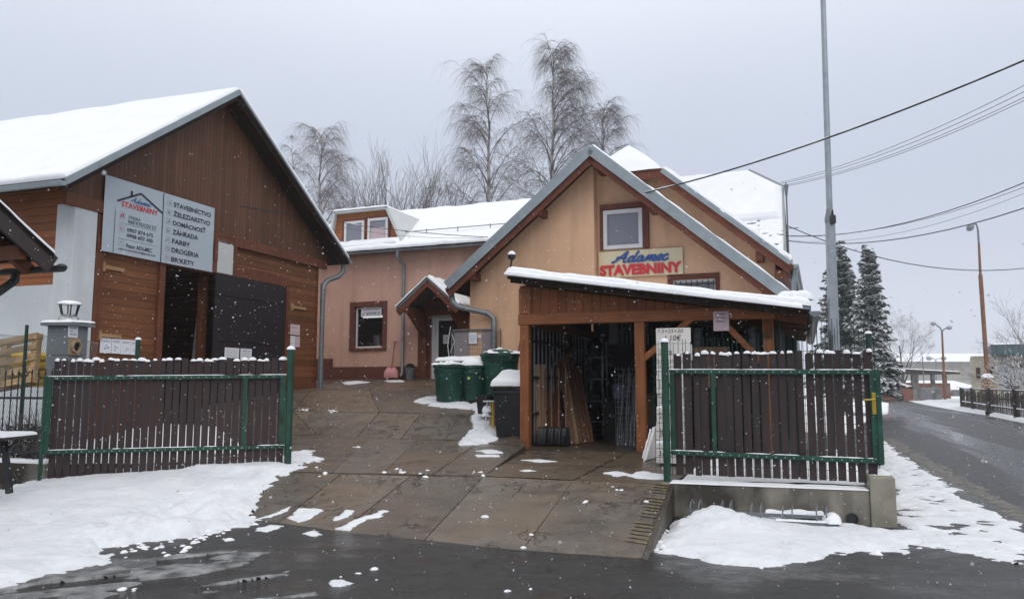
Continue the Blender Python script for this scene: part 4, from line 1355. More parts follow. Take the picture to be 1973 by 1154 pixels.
pole_piece(lx0, lx1, hz0, lz0); pole_piece(lx0, lx1, lz1); pole_piece(lx1, sHR, hz0)
w.box(0, .3, .4, 8, hz0, hz(0) - HT); w.box(sHR - .3, sHR, REC + .3, 8, hz0, hz(sHR) - HT - .05)
w.build('wall', M['stucco_y'], house)
nb = MB(); nb.prism([(.35, 1.6, hz0), (sHR - .35, 1.6, hz0), (sHR - .35, 1.6, hz(sHR - .35) - .5), (hA[0], 1.6, hA[1] - .6), (.35, 1.6, hz(.35) - .5)], (0, .1, 0)); nb.build('inner_wall', M['dark'], house)
# roof
r = MB()
for (sa, sb) in ((hL[0], hA[0]), (hA[0], hR[0])):
    za, zb2 = hz(sa), hz(sb)
    if sa == hA[0]: za = hA[1]
    if sb == hA[0]: zb2 = hA[1]
    r.add([(sa, HV, za - HT), (sb, HV, zb2 - HT), (sb, HV, zb2), (sa, HV, za), (sa, 9, za - HT), (sb, 9, zb2 - HT), (sb, 9, zb2), (sa, 9, za)],
          [(0, 1, 2, 3), (4, 7, 6, 5), (0, 4, 5, 1), (3, 2, 6, 7), (0, 3, 7, 4), (1, 5, 6, 2)])
hroof = r.build('roof', M['soffit'], house)
v = MB(); bgd = MB()
for (sa, sb) in ((hL[0], hA[0] + .02), (hA[0] - .02, hR[0])):
    za, zb2 = (hz(sa), hA[1]) if sb > hA[0] and sa < hA[0] - .1 else (hA[1], hz(sb))
    a, b = Vector((sa, HV - .02, za - .06)), Vector((sb, HV - .02, zb2 - .06))
    v.beam(a, b, .035, .24, (0, 0, 1))
    a, b = Vector((sa, HV + .06, za - .27)), Vector((sb, HV + .06, zb2 - .27))
    bgd.beam(a, b, .05, .20, (0, 0, 1))
v.build('verge_trim', M['zinc'], hroof); bgd.build('bargeboard', M['barge'], hroof)
pe = MB()
for (x, y) in ((1043, 400), (913, 523), (1152, 325), (1253, 395), (1475, 560)):
    q = H.hit(x, y, HV + .3); zc = hz(q[0]) - HT - .14
    pe.box(q[0] - .07, q[0] + .07, HV + .1, REC, zc - .1, zc + .1)
pe.build('purlin_end', M['barge'], hroof, bevel=.008)
sn = MB()
sn.snow((hA[0], HV - .02, hA[1]), (hR[0], HV - .02, hR[1]), (hR[0], 9, hR[1]), (hA[0], 9, hA[1]), .1, 30, 24, 51, .1, .35, 3)
sn.snow((hL[0], HV + .1, hL[1]), (hA[0], HV + .1, hA[1]), (hA[0], 9, hA[1]), (hL[0], 9, hL[1]), .05, 30, 24, 52, .1, .5, 3)
for k in range(5):
    sn.dome((hL[0] + .15 + .12 * k, HV + .5 + .2 * k, hz(hL[0] + .15 + .12 * k) + .01), .12, .1, .12, 9, 3, 0, .3, k)
sn.build('roof_snow', M['snow'], hroof, smooth=70)
# upper window with brown casing
c = MB()
cw = .13
c.box(ux0 - cw * .3, ux1 + cw, REC - .1, REC - .003, uz1, uz1 + cw)
c.box(ux0 - cw * .3, ux0 + .03, REC - .1, REC - .003, uz0, uz1 - .003)
c.box(ux1 - .02, ux1 + cw, REC - .1, REC - .003, uz0 - .02, uz1 - .003)
c.build('window_casing', M['win_brown'], house, bevel=.008)
window_into(house, ux0 + .04, ux1 - .03, uz0, uz1 - .02, REC + .04, .10, 'pvc', 'glass_sky', .12)
c = MB(); c.box(lx0 - .12, lx1 + .1, REC - .03, REC - .002, lz1, lz1 + .13); c.box(lx0 - .12, lx0, REC - .03, REC - .002, lz0, lz1 - .002); c.box(lx1, lx1 + .1, REC - .03, REC - .002, lz0, lz1 - .002)
c.build('window_casing', M['plinth'], house)
lwf = window_into(house, lx0, lx1, lz0, lz1, REC + .12, .06, 'pvc', 'glass_sky')
gr = MB()
k = lx0 + .06
while k < lx1: gr.tube([(k, REC + .02, lz0), (k, REC + .02, lz1 - .03)], .012, 5); k += .13
for zz in (lz1 - .12, lz1 - .55, lz1 - 1.0): gr.tube([(lx0, REC + .0, zz), (lx1, REC + .0, zz)], .012, 5)
gr.build('window_bars', M['black_metal'], lwf)
# left eaves gutter and big downpipe
gL = H.hit(873, 560, HV + .2)
gt = MB(); half_gutter(gt, (hL[0] - .05, HV + .15, hL[1] - .1), (hL[0] - .05, 4.0, hL[1] - .1), .085); gt.build('gutter', M['zinc_dark'], hroof, smooth=50)
pts = [(870, 566, HV + .25), (873, 583, HV + .2), (882, 591, HV + .2), (941, 604, -.12), (951, 614, -.12), (952, 640, -.12), (951, 735, -.12)]
dp = MB(); dp.tube([(H.hit(x, y, t_)[0], t_, H.hit(x, y, t_)[1]) for x, y, t_ in pts], .072, 14)
for (x, y) in ((952, 650), (952, 700)):
    q = H.hit(x, y, -.12); dp.tube([(q[0], -.12, q[1]), (q[0], -.12, q[1] + .05)], .086, 12)
for f_ in (.12, .5, .9):
    a = Vector((H.hit(882, 591, HV + .2)[0], HV + .2, H.hit(882, 591, HV + .2)[1])); b = Vector((H.hit(941, 604, -.12)[0], -.12, H.hit(941, 604, -.12)[1]))
    p_ = a.lerp(b, f_); dp.tube([p_, p_ + (b - a).normalized() * .04], .083, 12)
dp.build('downpipe', M['zinc_dark'], house, smooth=50)
# sign over the shed
corn = [H.hit(1155, 487, REC), H.hit(1316, 477, REC), H.hit(1315, 527, REC)]
ss0, ss1 = corn[0][0] + .0, corn[1][0]; sz1 = (corn[0][1] + corn[1][1]) / 2; sz0 = sz1 - .66
sign = thing('shop_sign', 'cream board with blue script over red capital letters on the apricot gable', 'sign', loc=H.w(ss0, REC - .05, sz0))
sign.rotation_euler = (0, 0, -H.a); OFF[sign.name] = Vector((ss0, REC - .05, sz0))
m = MB(); m.box(ss0, ss1, REC - .08, REC - .045, sz0, sz1); m.build('board', M['signboard'], sign, bevel=.004)
fn = lambda u, v, d: (ss0 + (ss1 - ss0) * u, REC - .082 - d, sz0 + (sz1 - sz0) * v)
m = MB(); write(m, 'STAVEBNINY', .015, .985, .06, .47, fn, .045, depth=.03); m.build('red_lettering', M['ink_red'], sign)
fm = lambda u, v, d: (ss0 + u, REC - .082 - d, sz0 + v)
m = MB(); LW = ss1 - ss0; script_word(m, .16 * LW, .84 * LW, (sz1 - sz0) * .56, (sz1 - sz0) * .96, fm, .029, .03); m.build('blue_script', M['ink_blue'], sign, smooth=60)

# ------------------------------------------------------------------ rear house with half hipped roof
rear = thing('rear_house', 'taller apricot house behind with snowy half hipped roof and zinc gutter', 'house', fr=H)
T2, V2 = 2.6, 2.0
q_hr = H.hit(1275, 325, V2); q_er = H.hit(1524, 503, V2)
sC = H.hit(1195, 300, V2)[0]
sl2 = (q_hr[1] - q_er[1]) / (q_er[0] - q_hr[0])
zap2 = q_hr[1] + sl2 * (q_hr[0] - sC)
sWR = H.hit(1494, 520, T2)[0]
def z2(s): return zap2 - sl2 * abs(s - sC)
w = MB()
half = sWR - sC
w.prism([(sC - half, T2, hz0), (sWR, T2, hz0), (sWR, T2, z2(sWR) - .22), (sC + (q_hr[0] - sC) * .9, T2, q_hr[1] - .08), (sC - (q_hr[0] - sC) * .9, T2, q_hr[1] - .08), (sC - half, T2, z2(sC - half) - .22)], (0, .3, 0))
w.box(sWR - .3, sWR, T2 + .3, 12, hz0, z2(sWR) - .22)
w.build('wall', M['stucco_y'], rear)
r = MB()
hs = q_hr[0] - sC; zh = q_hr[1]
hd = (zap2 - zh) / sl2 * 1.0
eL = 2 * sC - q_er[0]
ridge0 = (sC, V2 + hd, zap2)
def slab(mb_, pts, th):
    pts = [Vector(p_) for p_ in pts]; mb_.prism([p_ - Vector((0, 0, th)) for p_ in pts], (0, 0, th))
slab(r, [(q_er[0], V2, q_er[1]), (q_er[0], 14, q_er[1]), (sC, 14, zap2), ridge0, (sC + hs, V2, zh)], .2)
slab(r, [(eL, V2, q_er[1]), (sC - hs, V2, zh), ridge0, (sC, 14, zap2), (eL, 14, q_er[1])], .2)
slab(r, [(sC - hs, V2 - .0, zh), (sC + hs, V2 - .0, zh), ridge0], .2)
rroof = r.build('roof', M['barge'], rear)
sn = MB()
n_ = 14
A = np.zeros((n_, n_, 3))
for i in range(n_):
    for j in range(n_):
        u, v_ = i / (n_ - 1), j / (n_ - 1)
        a = Vector((sC - hs, V2 - .08, zh)).lerp(Vector((sC + hs, V2 - .08, zh)), u); p_ = a.lerp(Vector(ridge0), v_)
        e = min(1, min(v_ * 3.0, min(u, 1 - u) * 6 + v_)); p_.z += .15 * math.sqrt(max(e, 0)) + .05 * (vnoise(np.array([u * 4]), np.array([v_ * 4]), 3)[0] - .5)
        A[i, j] = p_
sn.grid(A)
sn.snow((sC + hs, V2 - .03, zh), (q_er[0], V2 - .03, q_er[1]), (q_er[0], 14, q_er[1]), (sC + .02, 14, zap2), .12, 26, 20, 61, .1, .3, 3)
sn.build('roof_snow', M['snow'], rroof, smooth=70)
v = MB()
v.beam((sC + hs, V2 - .02, zh - .05), (q_er[0], V2 - .02, q_er[1] - .05), .035, .13, (0, 0, 1)); v.build('verge_trim', M['zinc'], rroof)
v = MB()
v.beam((sC + hs, V2 + .05, zh - .22), (q_er[0], V2 + .05, q_er[1] - .22), .05, .22, (0, 0, 1))
v.beam((sC - hs, V2 + .03, zh - .13), (sC + hs, V2 + .03, zh - .13), .05, .24, (0, 0, 1))
v.build('bargeboard', M['barge'], rroof)
pe = MB()
for (x, y) in ((1234, 352), (1464, 492)):
    q = H.hit(x, y, V2 + .3); zc = z2(q[0]) - .45
    pe.box(q[0] - .09, q[0] + .09, V2 + .1, T2, zc - .12, zc + .12)
pe.build('purlin_end', M['barge'], rroof, bevel=.01)
ev = MB(); ev.box(sWR, q_er[0] - .05, V2 + .1, 12, q_er[1] - .42, q_er[1] - .2); ev.build('eaves_board', M['trim'], rroof)
gt = MB(); half_gutter(gt, (q_er[0] + .08, V2 + .05, q_er[1] - .08), (q_er[0] + .08, 12, q_er[1] - .08), .1); gt.build('gutter', M['zinc'], rroof, smooth=50)
dp = MB(); gx = q_er[0] + .06; dp.tube([(gx, V2 + .3, q_er[1] - .14), (gx, V2 + .3, q_er[1] - .3), (gx - .03, V2 + .35, q_er[1] - .5), (gx - .03, V2 + .35, hz0)], [.1, .08, .07, .07], 12); dp.build('downpipe', M['zinc'], rear, smooth=50)
# cross wing roof behind, seen as one broad snowy slope
D3 = 33.0
pr0, pr1, pr2, pr3 = P(1290, 346, D3), P(1444, 328, D3 - 1.0), P(1507, 361, D3 - 2.4), P(1514, 500, D3 - 5.2)
loc3 = lambda p_: Vector(H.inv(p_))
a0, a1, a2, a3 = loc3(pr0), loc3(pr1), loc3(pr2), loc3(pr3)
a3.x = a2.x + .12
tR3 = (a0.y + a1.y) / 2; zR3 = (a0.z + a1.z) / 2
slp = (zR3 - a3.z) / (tR3 - a3.y)
sl0 = a0.x - 3.5
hipz = a2.z; hipt = tR3 - (zR3 - hipz) / slp
r = MB()
base3 = [(sl0, tR3, zR3), (a1.x, tR3, zR3), (a2.x, hipt, hipz), (a2.x + .1, a3.y, a3.z), (sl0, a3.y, a3.z)]
slab(r, base3[::-1], .18)
bk = [(sl0, tR3, zR3), (a1.x, tR3, zR3), (a2.x, 2 * tR3 - hipt, hipz), (a2.x + .1, 2 * tR3 - a3.y, a3.z), (sl0, 2 * tR3 - a3.y, a3.z)]
slab(r, bk, .18)
slab(r, [(a1.x, tR3, zR3), (a2.x, hipt, hipz), (a2.x, 2 * tR3 - hipt, hipz)], .18)
cr_ = r.build('cross_roof', plain('grey_slate', (.12, .12, .125), .7, .3, 6, .3), rear)
w = MB(); w.prism([(a2.x - .4, a3.y + .3, hz0), (a2.x - .4, 2 * tR3 - a3.y - .3, hz0), (a2.x - .4, 2 * tR3 - a3.y - .3, a3.z), (a2.x - .4, 2 * tR3 - hipt, hipz - .2), (a2.x - .4, hipt, hipz - .2), (a2.x - .4, a3.y + .3, a3.z)], (-.3, 0, 0))
w.box(sl0, a2.x - .7, a3.y + .3, a3.y + .6, hz0, a3.z)
w.build('cross_wall', M['stucco_y'], rear)
sn = MB()
nu_, nv_ = 110, 170
A = np.zeros((nu_, nv_, 3))
U, V = np.meshgrid(np.linspace(0, 1, nu_), np.linspace(0, 1, nv_), indexing='ij')
zz = a3.z + (zR3 - a3.z) * V
xr = np.where(zz > hipz, a1.x + (a2.x - a1.x) * (zR3 - zz) / (zR3 - hipz), a2.x + .06)
X = sl0 + (xr - sl0) * U
Tt = a3.y + (tR3 - a3.y) * V
nrm = np.array([0, -(zR3 - a3.z), (tR3 - a3.y)]); nrm = nrm / np.linalg.norm(nrm)
thick = .16 * np.clip((V - .40) / .05, 0, 1) + .05
thin = (V < .42) * (.07 * (vnoise(X * 5, V * 70, 5, 4) - .30 - .24 * np.clip(1 - np.abs(X - (a2.x - 1.2)) / .8, 0, 1)))
thick = np.where(V < .42, thin, thick) + .04 * (vnoise(X * 1.5, V * 6, 8, 3) - .5)
thick = thick * np.clip(np.minimum((1 - U) * 25, (1 - V) * 25), .0, 1)
A = np.stack([X, Tt, zz], -1) + thick[..., None] * nrm
sn.grid(A); sn.build('cross_roof_snow', M['snow'], cr_, smooth=70)
v = MB(); v.tube([(a1.x, tR3, zR3 + .05), (a2.x + .03, hipt - .02, hipz + .05), (a2.x + .13, a3.y, a3.z + .05)], .045, 6); v.build('verge_trim', M['zinc'], cr_)
# roof mast with insulator arms
mast = thing('roof_mast', 'thin steel wire mast with short crossarms beside the rear roof', 'mast', loc=(H.w(a2.x + .16, hipt - .3, hipz - 3)))
q = H.w(a2.x + .16, hipt - .3, hipz)
m = MB(); m.tube([(q.x, q.y, q.z - 4.2), (q.x, q.y, q.z + .1)], [.03, .03], 8); m.build('mast_tube', M['zinc_dark'], mast)
m = MB(); m.beam((q.x - .02, q.y, q.z - 1.75), (q.x + .4, q.y - .1, q.z - 1.75), .03, .03); m.build('crossarm', M['zinc_dark'], mast)
m = MB(); m.lathe([(.03, 0), (.10, .45), (.10, .5), (.03, .52)], (q.x, q.y, q.z - .5), 8); m.build('insulator', M['zinc_dark'], mast)
MAST = q
# ------------------------------------------------------------------ open timber shed
S = SHED
shed = thing('timber_shed', 'open fronted brown timber shed with snowy lean-to roof against the house', 'shed', fr=S)
zF = S.zb
bt0 = S.hit(1006, 629)[1]; bt1 = S.hit(1488, 611)[1]
zBm = (bt0 + bt1) / 2                               # underside of the front beam
sP = [S.hit(1013, 800)[0], S.hit(1236, 800)[0], S.hit(1480, 640)[0]]
PW = .17
po = []
for k, s_ in enumerate(sP):
    m = MB(); m.box(s_ - PW / 2, s_ + PW / 2, -PW / 2, PW / 2, zF - .02, zBm - .003); m.build('post', M['timber'], shed, bevel=.012)
for k, (s_, t_) in enumerate(((sP[0], 2.6), (sP[0] + .02, 5.0), (sP[2], 2.6), (sP[2], 5.0), (sP[0] + .75, 5.2))):
    m = MB(); m.box(s_ - .08, s_ + .08, t_ - .08, t_ + .08, zF, zBm + .2); m.build('post', M['timber'], shed, bevel=.012)
# roof line along the front
RVT = -.5
rl = S.hit(977, 526, RVT); rr_ = S.hit(1560, 590, RVT)
rs0, rs1 = rl[0], rr_[0]; rz0, rz1 = rl[1], rr_[1]
sl = (rz1 - rz0) / (rs1 - rs0)
def shz(s): return rz0 + sl * (s - rs0)
m = MB(); m.box(sP[0] - .12, sP[2] + .12, -.09, .09, zBm, zBm + .2); m.build('front_beam', M['timber_h'], shed, bevel=.012)
m = MB(); m.prism([(sP[0] - .09, -.06, zBm + .203), (sP[2] + .3, -.06, zBm + .203), (rs1 - .5, -.06, shz(rs1 - .5) - .17), (sP[0] - .09, -.06, shz(sP[0] - .09) - .17)], (0, .05, 0)); m.build('front_cladding', M['shed_clad'], shed)
m = MB(); m.box(sP[0] - .1, sP[0] + .12, -.085, -.062, zBm + .21, shz(sP[0]) - .22); m.build('corner_board', M['timber'], shed); m = MB()
m.box(sP[2] - .08, sP[2] + .08, -.085, -.062, zBm - .35, shz(sP[2]) - .22); m.build('corner_board', M['timber'], shed)
SD = 6.2
m = MB()
slab(m, [(rs0, RVT, rz0), (rs1, RVT, rz1), (rs1, SD, rz1), (rs0, SD, rz0)], .1); sroof = m.build('roof', M['soffit'], shed)
m = MB()
m.beam((rs0, RVT - .015, rz0 - .03), (rs1, RVT - .015, rz1 - .03), .02, .05, (0, 0, 1)); m.build('roof_edge', M['zinc'], sroof)
m = MB(); m.beam((rs0 + .05, RVT + .06, rz0 - .135), (rs1 - .03, RVT + .06, rz1 - .135), .05, .07, (0, 0, 1)); m.build('verge_shadow_strip', M['soffit'], sroof)  # dark strip standing in for the shadow line under the roof snow
m = MB()
for k in range(6):
    t_ = .1 + k * 1.15
    m.beam((rs0 + .15, t_, shz(rs0 + .15) - .17), (rs1 - .05, t_, shz(rs1 - .05) - .17), .1, .13, (0, 0, 1))
m.build('rafter', M['trim'], sroof)
sn = MB()
sn.snow((rs0 - .02, RVT - .05, rz0 + .0), (rs1 + .02, RVT - .05, rz1 + .0), (rs1 + .02, SD, rz1 + .0), (rs0 - .02, SD, rz0 + .0), .12, 90, 24, 71, .12, .25, 2.4)
sn.snow((rs0 - .02, RVT - .12, rz0 - .04), (rs1 - .1, RVT - .12, rz1 - .04), (rs1 - .1, RVT + .12, rz1 - .0), (rs0 - .02, RVT + .12, rz0 - .0), .075, 90, 10, 72, .07, .35, 3.0)
for k in range(3): sn.dome((rs1 - .35 + k * .12, RVT + .25, shz(rs1 - .3) + .08), .16, .2, .16, 10, 4, 0, .2, k)
sn.build('roof_snow', M['snow'], sroof, smooth=70)
m = MB(); half_gutter(m, (rs1 + .07, RVT - .02, rz1 - .08), (rs1 + .05, SD, rz1 - .2), .085); m.build('gutter', M['zinc_dark'], sroof, smooth=50)
# braces
m = MB()
def brace(m, x0, y0, x1, y1, t_=0.0, w=.1, h=.14):
    a = S.hit(x0, y0, t_); b = S.hit(x1, y1, t_); m.beam((a[0], t_, a[1]), (b[0], t_, b[1]), w, h, (0, 1, 0))
brace(m, 1240, 692, 1335, 612); m.build('brace', M['timber_h'], shed, bevel=.008)
m = MB(); brace(m, 1395, 622, 1476, 705); m.build('brace', M['timber_h'], shed, bevel=.008)
m = MB()
m.box(sP[0] - .06, sP[0] + .06, .1, 5.9, zBm, zBm + .16); m.box(sP[2] - .06, sP[2] + .06, .1, 5.9, zBm, zBm + .16)
m.box(sP[0], sP[2], 2.52, 2.68, zBm + .2, zBm + .36); m.build('side_beam', M['timber_h'], shed)
# barred left side and barred back part
bars = MB()
k = .25
while k < 4.95:
    bars.tube([(sP[0], k, zF + .05), (sP[0], k, zBm - .01)], .016, 5, False); k += .24
bars.build('side_bars', M['bars'], shed)
rails = MB()
for zz in (zBm - .28, zBm - .95, zBm - 1.62): rails.beam((sP[0] - .0, .1, zz), (sP[0] - .0, 5, zz), .05, .05)
rails.build('bar_rail', M['black_metal'], shed)
lowp = MB(); lowp.box(sP[0] - .085, sP[0] - .065, .1, 5.0, zF, shz(sP[0]) - .13); lowp.build('added_side_sheet', M['dark'], shed)  # added dark sheet outside the bars, darkens the gaps and the interior
# added dark backing before the real house wall, keeps the interior dark
bk = MB(); bk.box(sP[0] + .05, sP[2] + .4, 4.93, 4.97, zF, shz(sP[2]) - .3); bk.box(sP[2] + .1, sP[2] + .16, .2, 5.5, zF, zBm); bk.prism([(sP[0] + .02, 4.86, zF), (sP[2] + .3, 4.86, zF), (sP[2] + .3, 4.86, shz(sP[2] + .3) - .11), (sP[0] + .02, 4.86, shz(sP[0] + .02) - .11)], (0, .04, 0)); bk.build('added_dark_backing', M['dark'], shed)
rb = MB(); k = 0
a = S.hit(1175, 640, 4.5); b = S.hit(1222, 664, 4.5)
while a[0] + k * .1 < b[0] + .4: rb.tube([(a[0] + k * .1, 4.5, b[1]), (a[0] + k * .1, 4.5, a[1] + .25)], .014, 5, False); k += 1
rb.build('back_bars', M['bars'], shed)
pm = MB(); a = S.hit(1173, 633, 4.4); b = S.hit(1190, 663, 4.4); pm.box(a[0], b[0], 4.38, 4.4, b[1], a[1] + .15); pm.build('back_panel', M['bars'], shed)
# right side wire and infill
rw = MB()
for k in range(40): rw.tube([(sP[1] + .15 + k * .08, .35, zF + .1), (sP[1] + .15 + k * .08, .35, zBm)], .004, 4, False)
for k in range(16): rw.tube([(sP[1] + .1, .35, zF + .15 + k * .15), (sP[2] + .1, .35, zF + .15 + k * .15)], .004, 4, False)
rw.build('front_wire', M['green_dark'], shed)
for (x0, y0, x1, y1, lab) in ((1336, 633, 1356, 672, 'left hand clear wrapped bundle behind the wire under the shed beam'), (1440, 630, 1468, 690, 'right hand clear wrapped bundle behind the wire beside the shed post')):
    a = S.hit(x0, y0, .9); b = S.hit(x1, y1, .9)
    m = MB(); m.lathe([(.05, 0), ((b[0] - a[0]) / 2, .03), ((b[0] - a[0]) / 2, a[1] - b[1] + .25), (.1, a[1] - b[1] + .3)], ((a[0] + b[0]) / 2, .9, b[1] - .3), 10)
    o_ = m.build('wrapped_bundle', plain('clear_wrap_' + str(x0), (.12, .14, .16), .2, .5, 9, .4), None, fr=S, smooth=40)
    tag(o_, lab, 'bundle', 'wrapped bundles behind the shed wire')
a = S.hit(1338, 670, .6); b = S.hit(1404, 690, .6)
m = MB(); m.box(a[0], b[0], .55, .62, b[1] - .5, a[1]); m.box(a[0] - .02, b[0] + .02, .54, .63, a[1] - .06, a[1] + .01)
tag(m.build('pallet_board', M['plank_new'], None, fr=S), 'pale wooden crate side standing behind the wire of the shed', 'crate')

# ---- goods in the shed: boards, shovels, shelf, rods
def leaner(x0, y0, x1, y1, t0, t1, w, th, mat, label, cat='board', group=None, name='board'):
    a = S.hit(x0, y0, t0); b = S.hit(x1, y1, t1)
    base = Vector((a[0], t0, zF + .02)); top = Vector((b[0], t1, b[1]))
    t = MB(); t.beam(base, top, w, th, (0, -1, .2))
    o_ = t.build(name, M[mat], None, fr=S, bevel=.003)
    tag(o_, label, cat, group)
    return o_
leaner(1039, 838, 1036, 702, .7, .75, .10, .05, 'plank_new', 'pale square timber standing nearest the left shed post', group='timber leaning in the shed')
leaner(1049, 838, 1047, 702, .8, .85, .09, .05, 'plank_new', 'pale square timber standing second from the left shed post', group='timber leaning in the shed')
bd = [(1062, 850, 1052, 735), (1069, 853, 1058, 738), (1076, 856, 1062, 737), (1083, 858, 1067, 740), (1090, 860, 1071, 739)]
for k, q in enumerate(bd):
    leaner(*q, 1.0 + .1 * k, 1.6 + .1 * k, .065, .03, 'plank_brown', 'narrow dark brown batten leaning in the close row beside the pale square timbers', group='dark battens leaning in the shed')
bd = [(1104, 866, 1078, 690, 'plank_mid', 'reddish board leaning first in the steep fan of boards'), (1111, 864, 1086, 700, 'plank_new', 'lightest broad board in the middle of the leaning fan'),
      (1117, 862, 1092, 712, 'plank_mid', 'reddish board right behind the lightest board of the fan'), (1127, 858, 1098, 700, 'plank_brown', 'dark brown board leaning right of the reddish boards'),
      (1133, 857, 1105, 703, 'plank_brown', 'dark brown board leaning second from the right end of the fan'), (1140, 854, 1113, 706, 'plank_brown', 'dark brown board at the right end of the leaning fan')]
for k, q in enumerate(bd):
    leaner(*q[:4], .9 + .12 * k, 2.2 + .1 * k, .11, .03, q[4], q[5], group='boards fanned against the shed bars')
def shovel(x, y, t_, tilt, label):
    a = S.hit(x, y, t_)
    t = thing('snow_shovel', label, 'shovel', loc=S.w(a[0], t_, zF + .02), group='shovels standing among the shed boards')
    t.rotation_euler = (0, 0, -S.a); OFF[t.name] = Vector((a[0], t_, zF + .02))
    n_ = 9; A = np.zeros((n_, 7, 3))
    for i in range(n_):
        for j in range(7):
            u = j / 6 - .5; h = i / (n_ - 1)
            A[i, j] = (a[0] + u * .26 * (1 - .25 * h ** 3), t_ - .02 + .07 * (u * 2) ** 2 * -1 - .03 * math.sin(h * 3.1) + tilt * h * .3, zF + .03 + h * .34)
    m = MB(); m.grid(A); b = m.build('blade', M['black_metal'], t, smooth=60)
    so = b.modifiers.new('thickness', 'SOLIDIFY'); so.thickness = .006
    m = MB(); m.tube([(a[0], t_ - .02 + tilt * .3, zF + .34), (a[0] - .1, t_ + .25 + tilt, zF + 1.45)], .017, 7); m.build('shaft', M['plank_brown'], t)
for k, (x, lab) in enumerate(((1049, 'black shovel nearest the left shed post'), (1062, 'black shovel second from the left shed post'), (1076, 'black shovel third from the left shed post'), (1090, 'black shovel farthest right, against the fan of boards'))):
    shovel(x, 862, .38 + .03 * k, .12, lab)
# metal shelf at the back
t = thing('metal_shelf', 'grey metal shelf rack deep in the dark shed', 'shelf', loc=S.w(S.hit(1132, 860, 3.9)[0], 3.9, zF + .02))
t.rotation_euler = (0, 0, -S.a); x0 = S.hit(1132, 860, 3.9)[0]; x1 = S.hit(1163, 860, 3.9)[0]; OFF[t.name] = Vector((x0, 3.9, zF + .02))
for xx, tt in ((x0, 3.9), (x1, 3.9), (x0, 4.3), (x1, 4.3)):
    m = MB(); m.box(xx - .02, xx + .02, tt - .02, tt + .02, zF + .02, zF + 2.2); m.build('upright', M['steel'], t)
for zz in (.3, .75, 1.25, 1.75, 2.15):
    m = MB(); m.box(x0, x1, 3.9, 4.3, zF + zz, zF + zz + .035); m.build('shelf_board', M['bars'], t)
for k, (zz, hh) in enumerate(((.79, .12), (1.29, .16), (1.79, .2), (.34, .25))):
    m = MB(); m.box(x0 + .06, x1 - .1 - .05 * k, 3.95, 4.25, zF + zz, zF + zz + hh); m.box(x0 + .05, x1 - .09 - .05 * k, 3.94, 4.26, zF + zz + hh - .03, zF + zz + hh + .004)
    tag(m.build('carton', plain('carton_%d' % k, ((.10, .12, .14), (.14, .13, .12), (.08, .1, .1), (.12, .09, .06))[k], .6, .3, 8, .1), None, fr=S), ('long low grey carton on the second lowest shelf in the shed', 'pale brown carton on the middle shelf in the shed', 'dark green carton on the highest loaded shelf in the shed', 'brown carton on the lowest shelf in the shed')[k], 'carton')
# bundle of steel rods and mesh beside the middle post
for k in range(14):
    rr = random.Random(k + 3)
    xx = 1187 + k * 2.6
    a = S.hit(xx, 866, .9 + .1 * (k % 3)); h = rr.uniform(1.2, 1.6)
    m = MB(); m.tube([(a[0], .9 + .1 * (k % 3), zF + .02), (a[0] + rr.uniform(-.05, .08), 1.25 + .1 * (k % 3), zF + h)], .010, 6)
    tag(m.build('steel_rod', M['zinc_dark'] if k % 3 else M['black_metal'], None, fr=S), 'grey steel rod standing in the bundle beside the middle shed post', 'rod', 'steel rods beside the middle shed post')
m = MB(); x0 = S.hit(1186, 800, 1.5)[0]
for k in range(7): m.tube([(x0 + k * .07, 1.5, zF + .02), (x0 + k * .07, 1.5, zF + 1.5)], .005, 4, False)
for k in range(14): m.tube([(x0, 1.5, zF + .08 + k * .105), (x0 + .42, 1.5, zF + .08 + k * .105)], .005, 4, False)
tag(m.build('steel_mesh', M['mesh_wire'], None, fr=S), 'small grey wire mesh panel standing behind the steel rods', 'mesh panel')
m = MB(); a = S.hit(1195, 762, 2.6); m.lathe([(.1, 0), (.16, .05), (.17, .3), (.1, .36)], (a[0], 2.6, a[1] - .1), 12)
tag(m.build('wrapped_sack', plain('blue_white_sack', (.22, .26, .36), .4, .5, 12, .5), None, fr=S, smooth=40), 'pale blue sack low in the dark of the shed behind the rods', 'sack')
m = MB(); m.box(a[0] - .3, a[0] + .4, 2.3, 2.9, zF + .02, a[1] - .1); m.box(a[0] - .33, a[0] + .43, 2.27, 2.93, a[1] - .16, a[1] - .1)
tag(m.build('storage_crate', M['dark'], None, fr=S), 'black crate under the pale blue sack in the shed', 'crate')
# ---- notices and block samples at the shed front
notice(S, -.1, ((1374, 600), (1405, 637)), 'pinkish plastic covered handwritten notice on the shed beam', [], mat='paper_pink', axis='t', ink='ink_pink',
       words=[('cesnigty', .14, .8, .80, .92), ('Ťerenice', .14, .8, .62, .75), ('7500x25mm', .16, .74, .44, .53)])
